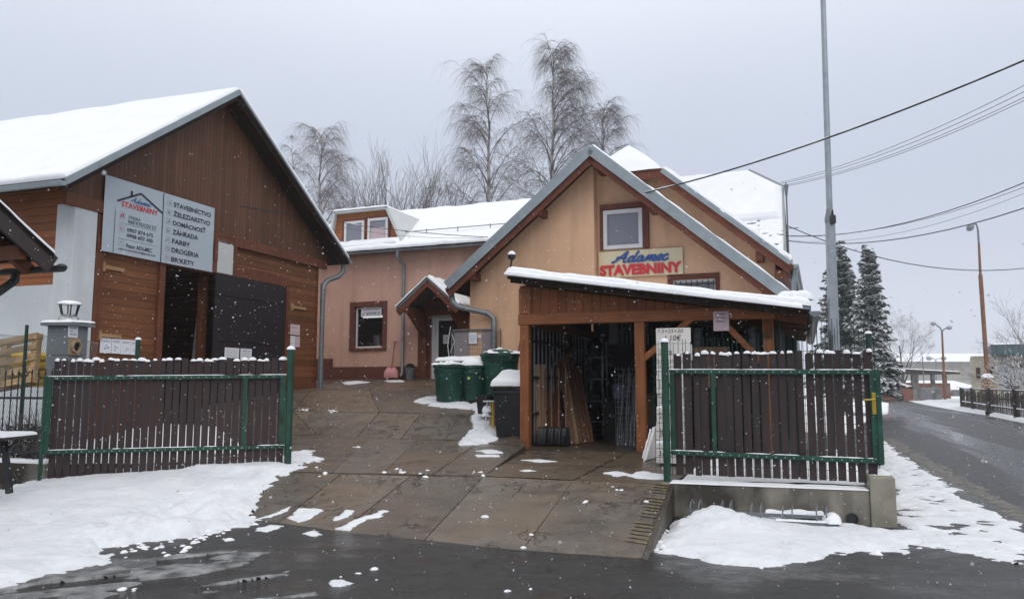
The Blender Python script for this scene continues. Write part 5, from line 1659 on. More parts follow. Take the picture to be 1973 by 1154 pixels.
# clutter in the depth of the shed
def clutter(x0, y0, x1, y1, t_, dep, mat, name, label, cat):
    a = S.hit(x0, y0, t_); b = S.hit(x1, y1, t_)
    m = MB(); m.box(a[0], b[0], t_, t_ + dep, max(b[1], zF + .02), a[1]); m.box(a[0] - .012, b[0] + .012, t_ - .012, t_ + dep + .012, a[1] - .05, a[1] + .01)
    m.box((a[0] + b[0]) / 2 - .02, (a[0] + b[0]) / 2 + .02, t_ - .008, t_, max(b[1], zF + .02), a[1] - .05)
    tag(m.build(name, mat, None, fr=S, bevel=.006), label, cat)
clutter(1166, 770, 1186, 862, 3.2, .5, plain('dark_blue_drum', (.02, .026, .04), .5, .4, 8, .1), 'storage_bin', 'dark blue storage bin on the shed floor right of the metal shelf', 'bin')
clutter(1244, 760, 1262, 866, 1.6, .5, plain('dim_brown_crate', (.05, .03, .02), .7, .4, 8, .2), 'storage_crate', 'dim brown crate standing behind the middle shed post', 'crate')
for k, (x, y, lab) in enumerate(((1088, 664, 'coil of dark hose hanging left on the barred shed side'), (1146, 668, 'coil of dark hose hanging over the metal shelf'))):
    q = S.hit(x, y, 2.4 + k * 1.3); m = MB()
    for j in range(4):
        pts = [(q[0] + (.11 + .012 * j) * math.cos(a * .42), 2.4 + k * 1.3 + .03 * j, q[1] + (.15 + .012 * j) * math.sin(a * .42)) for a in range(16)]
        m.tube(pts, .014, 6, False)
    tag(m.build('hose_coil', M['bucket'], None, fr=S, smooth=60), lab, 'hose')
# ------------------------------------------------------------------ aerated block sample tower
bl = Frame(tuple(P(1292, 893, 11.6)), 20.0)
z0 = bl.zb
tops = [(1264, 1326, 893, 854, '37,5cm'), (1264.5, 1326, 853, 815, '30cm'), (1265, 1326, 814, 786, '25cm'), (1266, 1326, 785, 758, '20cm'), (1265, 1328, 757, 722, '15cm'), (1265, 1329, 721, 694, '12,5cm'), (1265, 1330, 693, 662, '10cm')]
prev = z0
for k, (x0, x1, y0, y1, txt) in enumerate(tops):
    a = bl.hit(x0, y0)[0]; b = bl.hit(x1, y0)[0]; zt = bl.hit(1292, y1)[1]
    jig = (.0, .02, .01, .03, .0, .015, .0)[k]
    t = thing('aerated_block', 'white aerated block marked %s in the sample stack by the green gate post' % txt, 'block', loc=bl.w(a, jig, prev), group='white blocks in the sample stack')
    t.rotation_euler = (0, 0, -bl.a); OFF[t.name] = Vector((a, jig, prev))
    m = MB(); m.box(a, b, jig, jig + .25, prev, zt - .004); m.build('block_body', M['foam'], t, bevel=.008)
    fn = lambda u, v, d: (a + (b - a) * u, jig - .003, prev + (zt - prev) * v)
    m = MB(); write(m, txt, .1, .1 + .09 * len(txt), .3, .72, fn, 0.0); m.build('handwritten_size', M['ink_pink'], t)
    if k < 4:
        m = MB(); m.snow((a, jig, zt - .006), (b, jig, zt - .006), (b, jig + .05, zt - .006), (a, jig + .05, zt - .006), .035, 14, 5, k, .02, .4, 14); m.build('snow_rim', M['snow'], t, smooth=70)
    prev = zt
zt = bl.hit(1296, 632)[1]; a = bl.hit(1264, 660)[0]; b = bl.hit(1330, 660)[0]
t = thing('price_board', 'white block face with a handwritten 7,5x25x50 price on top of the sample stack', 'price board', loc=bl.w(a, .0, prev))
t.rotation_euler = (0, 0, -bl.a); OFF[t.name] = Vector((a, 0, prev))
m = MB(); m.box(a, b, -.0, .075, prev, zt); m.build('block_body', M['foam'], t, bevel=.006)
fn = lambda u, v, d: (a + (b - a) * u, -.003, prev + (zt - prev) * v)
m = MB(); write(m, '7,5×25×50', .05, .8, .66, .93, fn, 0.0, .15); write(m, '1,10€', .27, .74, .14, .56, fn, .004, .1); m.build('handwriting', M['ink_pink'], t)
# slab leaning beside the stack
a = P(1238, 890, 12.2); top = P(1256, 828, 12.6); top2 = P(1272, 826, 12.6)
lean = Frame((a.x, a.y, a.z), 62.0)
t = thing('foam_slab', 'white foam slab leaning tilted beside the block stack with snow on its edge', 'slab', loc=tuple(a))
m = MB(); d = top - a; wv = Vector((.42, .75, 0)).normalized() * .55; th = Vector((.05, -.02, .03))
pl4 = [a, a + th * 1.0, top + th * 1.0, top]
m.prism(pl4, wv); m.build('slab_body', M['foam'], t, bevel=.01)
m = MB(); m.snow(tuple(top - th * .1), tuple(top + wv), tuple(top + wv + th * 1.2), tuple(top + th * 1.1), .04, 10, 6, 3, .02, .4, 10, normal=(0, 0, 1))
m.snow(tuple(a + (top - a) * .1 - Vector((.012, 0, 0))), tuple(top - Vector((.012, 0, 0))), tuple(top + wv * .05 + Vector((-.012, 0, .0))), tuple(a + (top - a) * .1 + wv * .05), .03, 12, 5, 4, .02, .5, 10, normal=(-.7, 0, .7))
m.build('edge_snow', M['snow'], t, smooth=70)

# ------------------------------------------------------------------ bins, tubs and tools in the yard
def round_bin(px, py, w_px, h_px, lid, label, mat='bin_green', group='green bins in the yard', snow=.08, ribs=2, taper=.8, seed=0, name='rubbish_bin', dot=None, dd=0.0):
    p = on_ground(px, py)
    if dd: p = P(px, py, p.y + dd)
    k = p.y / FPX
    rt, h = w_px * k / 2, h_px * k
    t = thing(name, label, 'bin', loc=tuple(p), group=group)
    m = MB()
    prof = [(rt * taper * .96, 0), (rt * taper, .03), (rt * .955, h - .16)]
    for q in range(ribs): prof += [(rt * .955, h - .16 + q * .045), (rt * 1.0, h - .152 + q * .045), (rt * 1.0, h - .128 + q * .045), (rt * .96, h - .12 + q * .045)]
    prof += [(rt * .965, h - .02), (rt * .9, h - .02), (rt * taper * .9, .1)]
    m.lathe(prof, p, 32); body = m.build('body', M[mat], t, smooth=35)
    m = MB()
    m.lathe([(rt * 1.0, -.03), (rt * 1.045, -.025), (rt * 1.045, .03), (rt * .95, .045), (rt * .6, .045 + lid * .7), (.02, .045 + lid)], p + Vector((0, 0, h)), 32)
    m.build('lid', M[mat], t, smooth=40)
    m = MB(); rr = random.Random(seed)
    if snow > .09:
        m.dome(p + Vector((0, 0, h + .035)), rt * 1.0, rt * 1.0, lid + snow, 26, 6, 0, .04, seed)
    else:
        for q in range(46):
            th, r_ = rr.uniform(0, 6.28), rt * math.sqrt(rr.uniform(0.0, .95))
            zl = .045 + lid * (1 - (r_ / rt)) * 1.0
            m.dome(p + Vector((r_ * math.cos(th), r_ * math.sin(th), h + zl - .012)), rr.uniform(.04, .13), rr.uniform(.03, .1), rr.uniform(.02, .06), 8, 3, th, .3, q)
    m.build('snow_cap', M['snow'], t, smooth=80)
    if dot:
        a = math.radians(dot); d_ = Vector((math.cos(a), math.sin(a), 0))
        m = MB(); c_ = p + d_ * rt * .945 + Vector((0, 0, h - .26)); m.tube([c_, c_ + d_ * .012], .035, 10); m.build('sticker', plain('lime_sticker', (.45, .6, .08), .5, .05, 4, 0), t)
    return t
round_bin(866, 774, 62, 67, .05, 'round green bin nearest the open yard with scattered snow on its lid', seed=1)
round_bin(912, 772, 48, 64, .06, 'narrower green bin with a thick smooth snow cap between the two wider ones', snow=.12, seed=2, dot=250, ribs=1)
round_bin(963, 770, 74, 84, .12, 'widest green bin with ribbed rim and domed snowy lid near the shed post', seed=3, ribs=3, taper=.84)
# flat lidded bin behind
def wheelie(p, yaw, w, dpt, h, mat, label, name, snow, lid_over=.03, wheels=True, slope=.1):
    t = thing(name, label, 'bin', loc=tuple(p))
    t.rotation_euler = (0, 0, yaw)
    OFF[t.name] = Vector((0, 0, 0))
    m = MB()
    a, b = .78, 1.0
    def ring(f, z, o=0): return [(-w / 2 * f - o, -dpt / 2 * (f + .06) - o, z), (w / 2 * f + o, -dpt / 2 * (f + .06) - o, z), (w / 2 * f + o, dpt / 2 * f + o, z), (-w / 2 * f - o, dpt / 2 * f + o, z)]
    R0, R1, R2 = ring(.8, .04), ring(.95, h - .12), ring(.97, h)
    m.add(R0 + R1 + R2, [(3, 2, 1, 0), (0, 1, 5, 4), (1, 2, 6, 5), (2, 3, 7, 6), (3, 0, 4, 7), (4, 5, 9, 8), (5, 6, 10, 9), (6, 7, 11, 10), (7, 4, 8, 11), (8, 9, 10, 11)])
    m.build('body', M[mat], t, bevel=.02)
    m = MB(); Q0, Q1 = ring(.97, h - .09, .02), ring(.97, h - .02, .02)
    m.add(Q0 + Q1, [(0, 1, 5, 4), (1, 2, 6, 5), (2, 3, 7, 6), (3, 0, 4, 7), (4, 5, 6, 7), (3, 2, 1, 0)]); m.build('rim', M[mat], t, bevel=.01)
    m = MB()
    L0 = [(-w / 2 - lid_over, -dpt / 2 - .06, h + .005), (w / 2 + lid_over, -dpt / 2 - .06, h + .005), (w / 2 + lid_over, dpt / 2 + .05, h + slope), (-w / 2 - lid_over, dpt / 2 + .05, h + slope)]
    m.add(L0 + [(x, y, z + .05) for x, y, z in L0], [(3, 2, 1, 0), (4, 5, 6, 7), (0, 1, 5, 4), (1, 2, 6, 5), (2, 3, 7, 6), (3, 0, 4, 7)])
    for xx in (-w / 2 + .02, w / 2 - .06): m.box(xx, xx + .04, -dpt / 2 - .1, -dpt / 2 - .03, h - .02, h + .05)
    m.build('lid', M[mat], t, bevel=.015)
    m = MB(); q = [(x, y, z + .052) for x, y, z in L0]; m.snow(*q, snow, 16, 14, 6, .09, .2, 6); m.build('snow_cap', M['snow'], t, smooth=70)
    m = MB(); m.tube([(-w / 2 + .06, dpt / 2 + .1, h - .02), (w / 2 - .06, dpt / 2 + .1, h - .02)], .018, 8)
    for xx in (-w / 2 + .06, w / 2 - .06): m.tube([(xx, dpt / 2 - .02, h - .05), (xx, dpt / 2 + .1, h - .02)], .016, 6)
    m.build('handle', M[mat], t)
    if wheels:
        for xx in (-w / 2 * .8, w / 2 * .8):
            m = MB(); m.tube([(xx - .03, dpt * .38, .1), (xx + .03, dpt * .38, .1)], .1, 16); m.build('wheel', M['black_metal'], t)
    return t
p = on_ground(902, 752)
wheelie(P(889, 770, 19.3) - Vector((0, 0, .12)), R(-18), 1.0, .75, 1.0, 'bin_dk', 'dull green flat lidded bin with snow, standing behind the round bins by the door', 'refuse_container', .09, slope=.06)
p = on_ground(982, 852)
wheelie(P(988, 852, 14.9), R(-14), .60, .70, 1.0, 'bin_black', 'black wheeled bin with a snow covered lid beside the left shed post', 'wheelie_bin', .12, slope=.22)
# black bucket
p = P(934, 797, 16.2); k = p.y / FPX
t = thing('bucket', 'black tapered tub standing between the green bins and the black wheeled bin', 'tub', loc=tuple(p))
m = MB(); m.lathe([(13 * k, 0), (17 * k, 32 * k), (18.5 * k, 32.5 * k), (18.5 * k, 36 * k), (16.5 * k, 36 * k), (12.5 * k, .03)], p, 24); m.build('tub_body', M['bucket'], t, smooth=40)
m = MB(); m.lathe([(16.4 * k, 28 * k), (12 * k, 29 * k), (.01, 30 * k)], p, 16); m.build('tub_filling', M['soil'], t)
# small stool with yellow leg and snow
p = P(945, 820, 15.4); k = p.y / FPX
t = thing('stool', 'small metal stool with one yellow leg and snow on it beside the black bin', 'stool', loc=tuple(p))
for (dx, dy, dxt, mat) in ((-9, -.1, -6, 'pvc'), (-2, .2, -1, 'pvc'), (3, .0, 0, 'yellow'), (6, -.15, 4, 'yellow')):
    m = MB(); m.tube([p + Vector((dx * k, dy, 0 if mat == 'pvc' else -4 * k)), p + Vector((dxt * k, dy * .6, 46 * k))], .017, 8); m.build('leg', M[mat], t)
m = MB(); c = p + Vector((-2 * k, 0, 45 * k)); m.box(c.x - .12, c.x + .10, c.y - .16, c.y + .14, c.z, c.z + .025); m.build('seat', M['pvc'], t, bevel=.005)
m = MB(); m.dome(p + Vector((-6 * k, 0, 26 * k)), .11, .12, .14, 12, 5, 0, .15, 3); m.dome(p + Vector((-8 * k, .0, 18 * k)), .09, .1, .13, 10, 4, 0, .15, 4); m.build('snow_lump', M['snow'], t, smooth=80)
m = MB(); m.box(p.x - 10 * k, p.x + 2 * k, p.y - .12, p.y + .12, p.z + 18 * k, p.z + 20 * k); m.build('lower_shelf', M['pvc'], t)
# pink snow shovel
p = Vector(Wf.w(Wf.hit(753, 729, -.25)[0], -.25, Wf.hit(753, 729, -.25)[1])); k = p.y / FPX
t = thing('snow_shovel', 'pink plastic snow shovel leaning on the salmon wall', 'shovel', loc=tuple(p))
A = np.zeros((10, 9, 3))
for i in range(10):
    for j in range(9):
        u, h = j / 8 - .5, i / 9
        wd = 27 * k * (1 - .45 * max(0, h - .55) / .45)
        A[i, j] = (p.x + u * wd, p.y - .06 * (1 - (2 * u) ** 2) * math.sin(h * 3) + .1 * h, p.z + h * 21 * k + .01)
m = MB(); m.grid(A); b = m.build('blade', M['pink'], t, smooth=60); so = b.modifiers.new('thickness', 'SOLIDIFY'); so.thickness = .01
q = Wf.hit(761, 657, -.04); e = Wf.w(q[0], -.05, q[1])
m = MB(); m.tube([p + Vector((0, .05, 14 * k)), e], .017, 8); m.build('shaft', plain('red_shaft', (.32, .09, .06), .5, .1, 5, 0), t)
m = MB(); m.beam(e - Vector((.09, -.03, 0)), e + Vector((.09, -.03, 0)), .035, .04); m.build('grip', M['pink'], t, bevel=.01)
# planter
q = Wf.hit(790, 731, -.35); p = Vector(Wf.w(q[0], -.35, q[1])); k = p.y / FPX
t = thing('plant_pot', 'tall blue grey pot with a small round evergreen by the entrance', 'plant pot', loc=tuple(p))
m = MB(); m.lathe([(6.5 * k, 0), (9 * k, 22 * k), (9.3 * k, 23 * k), (8.2 * k, 23 * k), (8 * k, 20 * k), (.01, 20 * k)], p, 20); m.build('pot', M['planter'], t, smooth=40)
m = MB(); rr = random.Random(2)
for q in range(700):
    v = Vector((rr.gauss(0, 1), rr.gauss(0, 1), rr.gauss(0, 1))).normalized() * (8.6 * k * rr.uniform(.6, 1)); v.z *= .7
    c = p + Vector((0, 0, 25 * k)) + v; a = Vector((rr.gauss(0, 1), rr.gauss(0, 1), rr.gauss(0, 1))).normalized() * .02; b = a.orthogonal().normalized() * .01
    m.add([c - a, c + b, c + a, c - b], [(0, 1, 2, 3)])
m.build('foliage', M['leaf'], t)
# mesh site panel with sheet by the door
a = P(871, 640, 20.7); b = P(949, 633, 19.95)
fp = Frame((a.x, a.y, a.z), 24)
s0, s1 = 0, fp.inv(b)[0]; zt = (a.z + fp.hit(910, 632)[1]) / 2; zb_ = fp.hit(905, 745)[1] - .1
t = thing('mesh_panel', 'galvanised mesh fence panel with pale sheeting standing before the entrance', 'fence panel', loc=fp.w(0, 0, zb_))
t.rotation_euler = (0, 0, -fp.a); OFF[t.name] = Vector((0, 0, zb_))
m = MB(); m.tube([(s0, 0, zb_), (s0, 0, zt - .05), (s0 + .05, 0, zt), (s1 - .05, 0, zt), (s1, 0, zt - .05), (s1, 0, zb_)], .022, 8); m.build('frame', M['zinc_dark'], t, smooth=40)
m = MB(); k_ = s0 + .08
while k_ < s1: m.tube([(k_, 0, zb_), (k_, 0, zt)], .004, 4, False); k_ += .075
z = zb_ + .1
while z < zt: m.tube([(s0, .006, z), (s1, .006, z)], .004, 4, False); z += .11
m.build('wire', M['mesh_wire'], t)
m = MB(); m.box(s0 + .04, s1 - .04, .03, .036, zb_, zt - .04); m.build('sheeting', M['sheet'], t)
m = MB(); m.tube([(s0 - .03, -.03, zt + .1), (s0 - .1, -.05, zt - .4), (s0 - .02, -.06, zt - .9), (s0 - .12, -.03, zt - 1.2)], .012, 6); m.tube([(s0 + .02, -.03, zt - .1), (s0 + .1, -.05, zt - .3), (s0 - .02, -.06, zt - .6)], .01, 6); m.build('cable_loop', M['pvc'], t, smooth=60)
notice(fp, -.02, ((903.5, 641), (919, 662)), 'white sheet in a plastic cover on the mesh panel before the door', [.7, .55, .4, .25], axis='t')
notice(fp, -.02, ((920.5, 645.5), (927, 650.5)), 'tiny white label beside the sheet on the mesh panel', [.4], axis='t')
# two rusty rods against the wall
for (x0, y0, x1, y1, lab) in ((966, 690, 964, 634, 'upright rusty rod leaning on the apricot wall right of the downpipe'), (988, 690, 1003, 655, 'slanting rusty rod on the apricot wall next to the shed post')):
    a = H.hit(x0, y0, -.2); b = H.hit(x1, y1, -.03); m = MB(); m.tube([(a[0], -.2, a[1] - .6), (b[0], -.03, b[1])], .018, 6)
    tag(m.build('rod', M['rust'], None, fr=H), lab, 'rod')
# low dark band on the apricot wall
# globe lamp above the shed roof
p = P(985, 513, 16.0); k = p.y / FPX
t = thing('globe_lamp', 'dark globe lamp with a snow cap on a short arm above the shed roof', 'lamp', loc=tuple(p))
m = MB(); m.tube([p + Vector((-.02, 0, -.2)), p + Vector((-.01, 0, 0)), p + Vector((.01, 0, 12 * k))], .022, 8); m.build('arm', M['black_metal'], t)
m = MB(); m.lathe([(.01, -8 * k), (5 * k, -6.5 * k), (8 * k, -2 * k), (8 * k, 2 * k), (5.5 * k, 6 * k), (.01, 8 * k)], p + Vector((.01, 0, 20 * k)), 20); m.build('globe', M['black_metal'], t, smooth=60)
m = MB(); m.dome(p + Vector((.01, 0, 22.5 * k)), 7.8 * k, 7.8 * k, 7.5 * k, 18, 6); m.build('snow_cap', M['snow'], t, smooth=80)

# ------------------------------------------------------------------ chimney sample
p = P(126, 720, 12.3); k = p.y / FPX
c_ = Frame((p.x, p.y, p.z), 9)
t = thing('chimney_sample', 'grey chimney block display with flat cap and steel cowl behind the planked gate', 'chimney', fr=c_)
hw = .20; za = c_.hit(126, 627, -hw)[1]
m = MB(); m.box(-hw, hw, -hw, hw, c_.zb - .7, za - .47); m.box(-hw, hw, -hw, hw, za - .465, za)
m.build('block_shaft', M['chim'], t, bevel=.01)
m = MB(); cp = .27; m.prism([(-cp, -cp, za), (cp, -cp, za), (cp, cp, za), (-cp, cp, za)], (0, 0, .045)); m.add([(-cp, -cp, za + .045), (cp, -cp, za + .045), (cp, cp, za + .045), (-cp, cp, za + .045), (-.12, -.12, za + .08), (.12, -.12, za + .08), (.12, .12, za + .08), (-.12, .12, za + .08)], [(0, 1, 5, 4), (1, 2, 6, 5), (2, 3, 7, 6), (3, 0, 4, 7)])
m.build('cap_slab', M['chim'], t)
m = MB(); m.snow((-cp, -cp, za + .048), (cp, -cp, za + .048), (cp, cp, za + .07), (-cp, cp, za + .07), .035, 12, 12, 8, .06, .3, 8); m.build('cap_snow', M['snow'], t, smooth=70)
m = MB(); m.lathe([(.17, 0), (.13, .09), (.11, .10), (.11, .13)], (0, 0, za + .06), 24); m.build('cowl_base', M['steel'], t, smooth=40)
m = MB()
for q in range(6):
    a = q * math.pi / 3 + .3; m.tube([(.11 * math.cos(a), .11 * math.sin(a), za + .17), (.15 * math.cos(a), .15 * math.sin(a), za + .34)], .010, 6)
m.build('cowl_strut', M['black_metal'], t)
m = MB(); m.lathe([(.18, 0), (.175, .015), (.02, .04)], (0, 0, za + .34), 24); m.build('cowl_hat', M['steel'], t, smooth=40)
m = MB(); m.dome((0, 0, za + .352), .178, .178, .06, 20, 5, 0, .03, 2); m.build('cowl_snow', M['snow'], t, smooth=80)
# clay pipe mouth on the right hand face
tc, zc = c_.hitx(142, 668, hw)
m = MB(); m.box(hw + .001, hw + .02, tc - .12, tc + .12, zc - .13, zc + .13); m.build('clay_frame', M['clay'], t)
def ring_y(m, c, r0, r1, y0, y1, n=24):
    b = len(m.v)
    for (r, y) in ((r0, y0), (r1, y0), (r1, y1), (r0, y1)):
        for i in range(n):
            a = 2 * math.pi * i / n; m.v.append((c[0] + r * math.cos(a), y, c[1] + r * math.sin(a)))
    for q in range(4):
        for i in range(n):
            i2 = (i + 1) % n; q2 = (q + 1) % 4
            m.f.append((b + q * n + i, b + q * n + i2, b + q2 * n + i2, b + q2 * n + i))
m = MB(); q_ = MB(); ring_y(q_, (tc, zc), .075, .098, hw + .02, hw + .07); m.add([(y, x, z) for x, y, z in q_.v], q_.f); m.build('clay_ring', M['clay'], t, smooth=40)
m = MB(); m.tube([(hw + .022, tc, zc), (hw + .026, tc, zc)], .075, 24); m.build('pipe_hole', M['dark'], t)
a_ = c_.hitx(133, 627, hw + .01); b_ = c_.hitx(150, 651, hw + .01)
t2 = thing('price_notice', 'white sheet reading 347,50 on the grey chimney block', 'notice', loc=c_.w(hw, a_[0], b_[1])); t2.rotation_euler = (0, 0, -c_.a); OFF[t2.name] = Vector((hw, a_[0], b_[1]))
m = MB(); m.box(hw + .001, hw + .006, a_[0], b_[0], b_[1], a_[1]); m.build('sheet', M['paper'], t2)
fn = lambda u, v, d: (hw + .009, a_[0] + (b_[0] - a_[0]) * u, b_[1] + (a_[1] - b_[1]) * v)
m = MB(); write(m, 'Komín', .15, .8, .80, .92, fn, .01); write(m, 'od', .15, .42, .5, .62, fn, .02); write(m, '347,50', .15, .82, .2, .34, fn, .02); m.build('print', M['ink'], t2)

# ------------------------------------------------------------------ pallets with yellow sacks
p = P(45, 735, 12.6)
pf = Frame((p.x, p.y, p.z), 12)
def pallet(org, yaw, tilt, roll, label):
    t = thing('wooden_pallet', label, 'pallet', loc=org); t.rotation_euler = (tilt, roll, yaw); OFF[t.name] = Vector((0, 0, 0))
    m = MB()
    for k in range(5): m.box(-.6, .6, -.4 + k * .175, -.4 + k * .175 + .1, .12, .142)
    m.build('deck_board', M['pallet'], t, bevel=.003)
    m = MB()
    for x in (-.55, 0, .55): m.box(x - .05, x + .05, -.4, .4, 0.02, .12)
    m.build('bearer', M['pallet'], t, bevel=.003)
    m = MB()
    for y in (-.38, .36): m.box(-.6, .6, y - .05, y + .05, 0, .019)
    m.build('bottom_board', M['pallet'], t, bevel=.003)
    return t
pallet(P(16, 703, 12.4), R(-10), R(78), R(-9), 'rough wooden pallet tipped up on edge before the yellow sacks')
def sack(px, py, d, label, sx=.42, sz=.14):
    c = P(px, py, d); m = MB(); n_ = 14
    A = np.zeros((n_, n_, 3))
    m.lathe([(.02, 0), (sx * .8, .01), (sx, sz * .3), (sx, sz * .7), (sx * .8, sz), (.02, sz * 1.02)], c, 20, 1.0, .6)
    o_ = m.build('yellow_sack', M['yellow_bag'], None, loc=tuple(c), smooth=50); tag(o_, label, 'sack', 'yellow sacks stacked behind the pallet')
    A = np.array([v.co[:] for v in o_.data.vertices]); A += (vnoise(A[:, 0] * 6, A[:, 2] * 9 + A[:, 1] * 5, 4, 3) - .5)[:, None] * .06
    o_.data.vertices.foreach_set('co', A.ravel())
for i in range(4):
    for j in range(2):
        sack(30 + 42 * j, 745 - i * 16, 13.0, 'plump yellow sack, %s in the %s column behind the tipped pallet' % (('lowest', 'third from the top', 'second from the top', 'topmost')[i], ('left', 'right')[j]))
# ------------------------------------------------------------------ planked gates and their posts
def plank_gate(fr, name, label, planks, zt_rail, zb_rail, s0, s1, stiles, t=0.0, seed=0, capp=.8, rail=.055, cwide=1.0, cshift=0.0):
    g = thing(name, label, 'gate', fr=fr)
    rr = random.Random(seed)
    pm, sn = MB(), MB()
    for (sa, sb, zb, zt) in planks:
        n_ = 6; pts = [(sa, t + .012, zb), (sb, t + .012, zb)]
        tilt = rr.uniform(-.012, .012)
        for k in range(n_ + 1):
            a = math.pi * k / n_
            pts.append(((sa + sb) / 2 + math.cos(a) * (sb - sa) / 2, t + .012, zt - .028 + .028 * math.sin(a) + tilt * math.cos(a)))
        tt = rr.uniform(0, .008)
        pm.prism([(x, y + tt, z) for x, y, z in pts], (0, .02, 0))
        if rr.random() < capp:
            hh = rr.uniform(.008, .032); ww = (sb - sa) / 2 * rr.uniform(.6, 1.35) * cwide; dx = rr.uniform(-.014, .014) + cshift
            sn.dome(((sa + sb) / 2 + dx, t + .024, zt - .026), ww, rr.uniform(.024, .042), hh + .018, 12, 5, 0, .16, seed + int(sa * 100))
            if rr.random() < .4: sn.dome(((sa + sb) / 2 + dx + rr.uniform(-.03, .03), t + .02, zt - .03), ww * .7, .03, hh * rr.uniform(.6, 1.3) + .02, 10, 5, 0, .2, seed + int(sa * 77))
            if rr.random() < .28: sn.dome((sb + .004, t + .024, zt - .03), (sb - sa) * .55, .03, hh * .9 + .012, 12, 5, 0, .16, seed + int(sb * 31))
    pl_ = pm.build('plank_panel', M['plank'], g, bevel=.003)
    sn.build('snow_cap', M['snow'], g, smooth=80)
    fm = MB(); bo = MB()
    za0, za1 = zt_rail; zc0, zc1 = zb_rail
    def rl(z0, z1): 
        fm.prism([(s0, t - .035, z0 - rail / 2), (s1, t - .035, z1 - rail / 2), (s1, t - .035, z1 + rail / 2), (s0, t - .035, z0 + rail / 2)], (0, .035, 0))
    rl(za0, za1); rl(zc0, zc1)
    for (ss, wd) in stiles:
        f = (ss - s0) / (s1 - s0)
        fm.box(ss - wd / 2, ss + wd / 2, t - .033, t, zc0 + (zc1 - zc0) * f + rail / 2 + .001, za0 + (za1 - za0) * f - rail / 2 - .001)
    fo = fm.build('frame', M['green'], g, bevel=.004)
    for (sa, sb, zb, zt) in planks:
        sc_ = (sa + sb) / 2; f = (sc_ - s0) / (s1 - s0)
        for z in (za0 + (za1 - za0) * f, zc0 + (zc1 - zc0) * f):
            bo.tube([(sc_, t - .036, z), (sc_, t - .044, z)], .0075, 6)
    bo.build('bolt', M['bolt'], g)
    sr = MB()
    for k in range(26):
        f = rr.random(); L = rr.uniform(.03, .2); sc_ = s0 + (s1 - s0) * f
        sr.dome((sc_, t - .018, za0 + (za1 - za0) * f + rail / 2 - .003), L, .016, .012, 10, 3, 0, .2, k)
        if k < 14: sr.dome((sc_, t - .018, zc0 + (zc1 - zc0) * f + rail / 2 - .003), L, .016, .012, 10, 3, 0, .2, k)
    sr.build('rail_snow', M['snow'], g, smooth=80)
    return g
def post(px, y_top, y_bot, d, r, mat, label, cap=True, group='green fence posts', name='gate_post', z=None):
    p = P(px, y_bot, d); zt = P(px, y_top, d).z
    t = thing(name, label, 'post', loc=tuple(p), group=group)
    m = MB(); m.tube([p - Vector((0, 0, .15)), Vector((p.x, p.y, zt))], r, 20); m.build('tube', M[mat], t, smooth=40)
    m = MB(); m.tube([Vector((p.x, p.y, zt)), Vector((p.x, p.y, zt + .018))], r * 1.06, 20); m.build('cap', M['black_metal'], t, smooth=40)
    if cap:
        m = MB(); m.dome((p.x, p.y, zt + .012), r * 1.3, r * 1.3, r * 1.1, 16, 6, 0, .04, int(px)); m.build('snow_cap', M['snow'], t, smooth=80)
    return t
# right hand gate
GR = Frame(tuple(P(1300, 925, 9.95)), 19.8)
edges = [(1300, 1315), (1318, 1333), (1337, 1349), (1350, 1366), (1369, 1377), (1381, 1397), (1399, 1413), (1415, 1430), (1433, 1447), (1450, 1464), (1467, 1482), (1485, 1500), (1503, 1517), (1520, 1534), (1537, 1551), (1555, 1570), (1573, 1588), (1592, 1607), (1610, 1626), (1630, 1645), (1648, 1664), (1668, 1686)]
planks = []
for k, (a, b) in enumerate(edges):
    c = (a + b) / 2; f = (c - 1290) / 400
    jit = random.Random(k).uniform(-2.5, 2.5)
    zt = GR.hit(c, 680 - 5 * f + jit)[1]; zb = GR.hit(c, 913 + 17 * f + jit * .5)[1]
    planks.append((GR.hit(a + .3, 800)[0], GR.hit(b - .3, 800)[0], zb, zt))
s0 = GR.hit(1292, 800)[0]; s1 = GR.hit(1690, 800)[0]
gz = (GR.hit(1292, 716)[1], GR.hit(1690, 717)[1]); gb = (GR.hit(1292, 871)[1], GR.hit(1690, 888)[1])
gr = plank_gate(GR, 'plank_gate', 'dark planked gate leaf with brass handle on the low concrete wall, right of the drive', planks, gz, gb, s0, s1,
                [(s0 + .03, .06), (GR.hit(1376, 800)[0], .05), (s1 - .03, .075)], seed=4, capp=.66, cwide=.85, cshift=.012)
m = MB(); a = GR.hit(1680, 800)[0]; zlo = GR.hit(1690, 893)[1]; m.box(s1 - .005, s1 + .05, -.05, .01, zlo, gz[1] + .03); m.box(s1 - .06, s1 + .05, .045, .08, zlo - .02, zlo + .03)
m.build('end_stile', M['green'], gr, bevel=.004)
hd = MB(); q = GR.hit(1684, 777, -.04)
hd.box(q[0] - .022, q[0] + .022, -.048, -.036, q[1] - .125, q[1] + .125); hn = hd.build('handle_plate', M['brass'], gr, bevel=.004)
hd = MB(); hd.tube([(q[0], -.048, q[1] + .045), (q[0], -.09, q[1] + .045), (q[0] - .11, -.09, q[1] + .04)], .010, 8); hd.tube([(q[0], -.05, q[1] - .04), (q[0], -.056, q[1] - .04)], .012, 10); hd.build('lever', M['brass'], hn, smooth=50)
post(1286, 661, 930, 9.9, .046, 'green', 'stout green post with a snow cap at the left end of the right hand gate')
post(1686, 645, 905, 9.35, .033, 'green_dark', 'dark thin green post rising behind the brass gate handle')
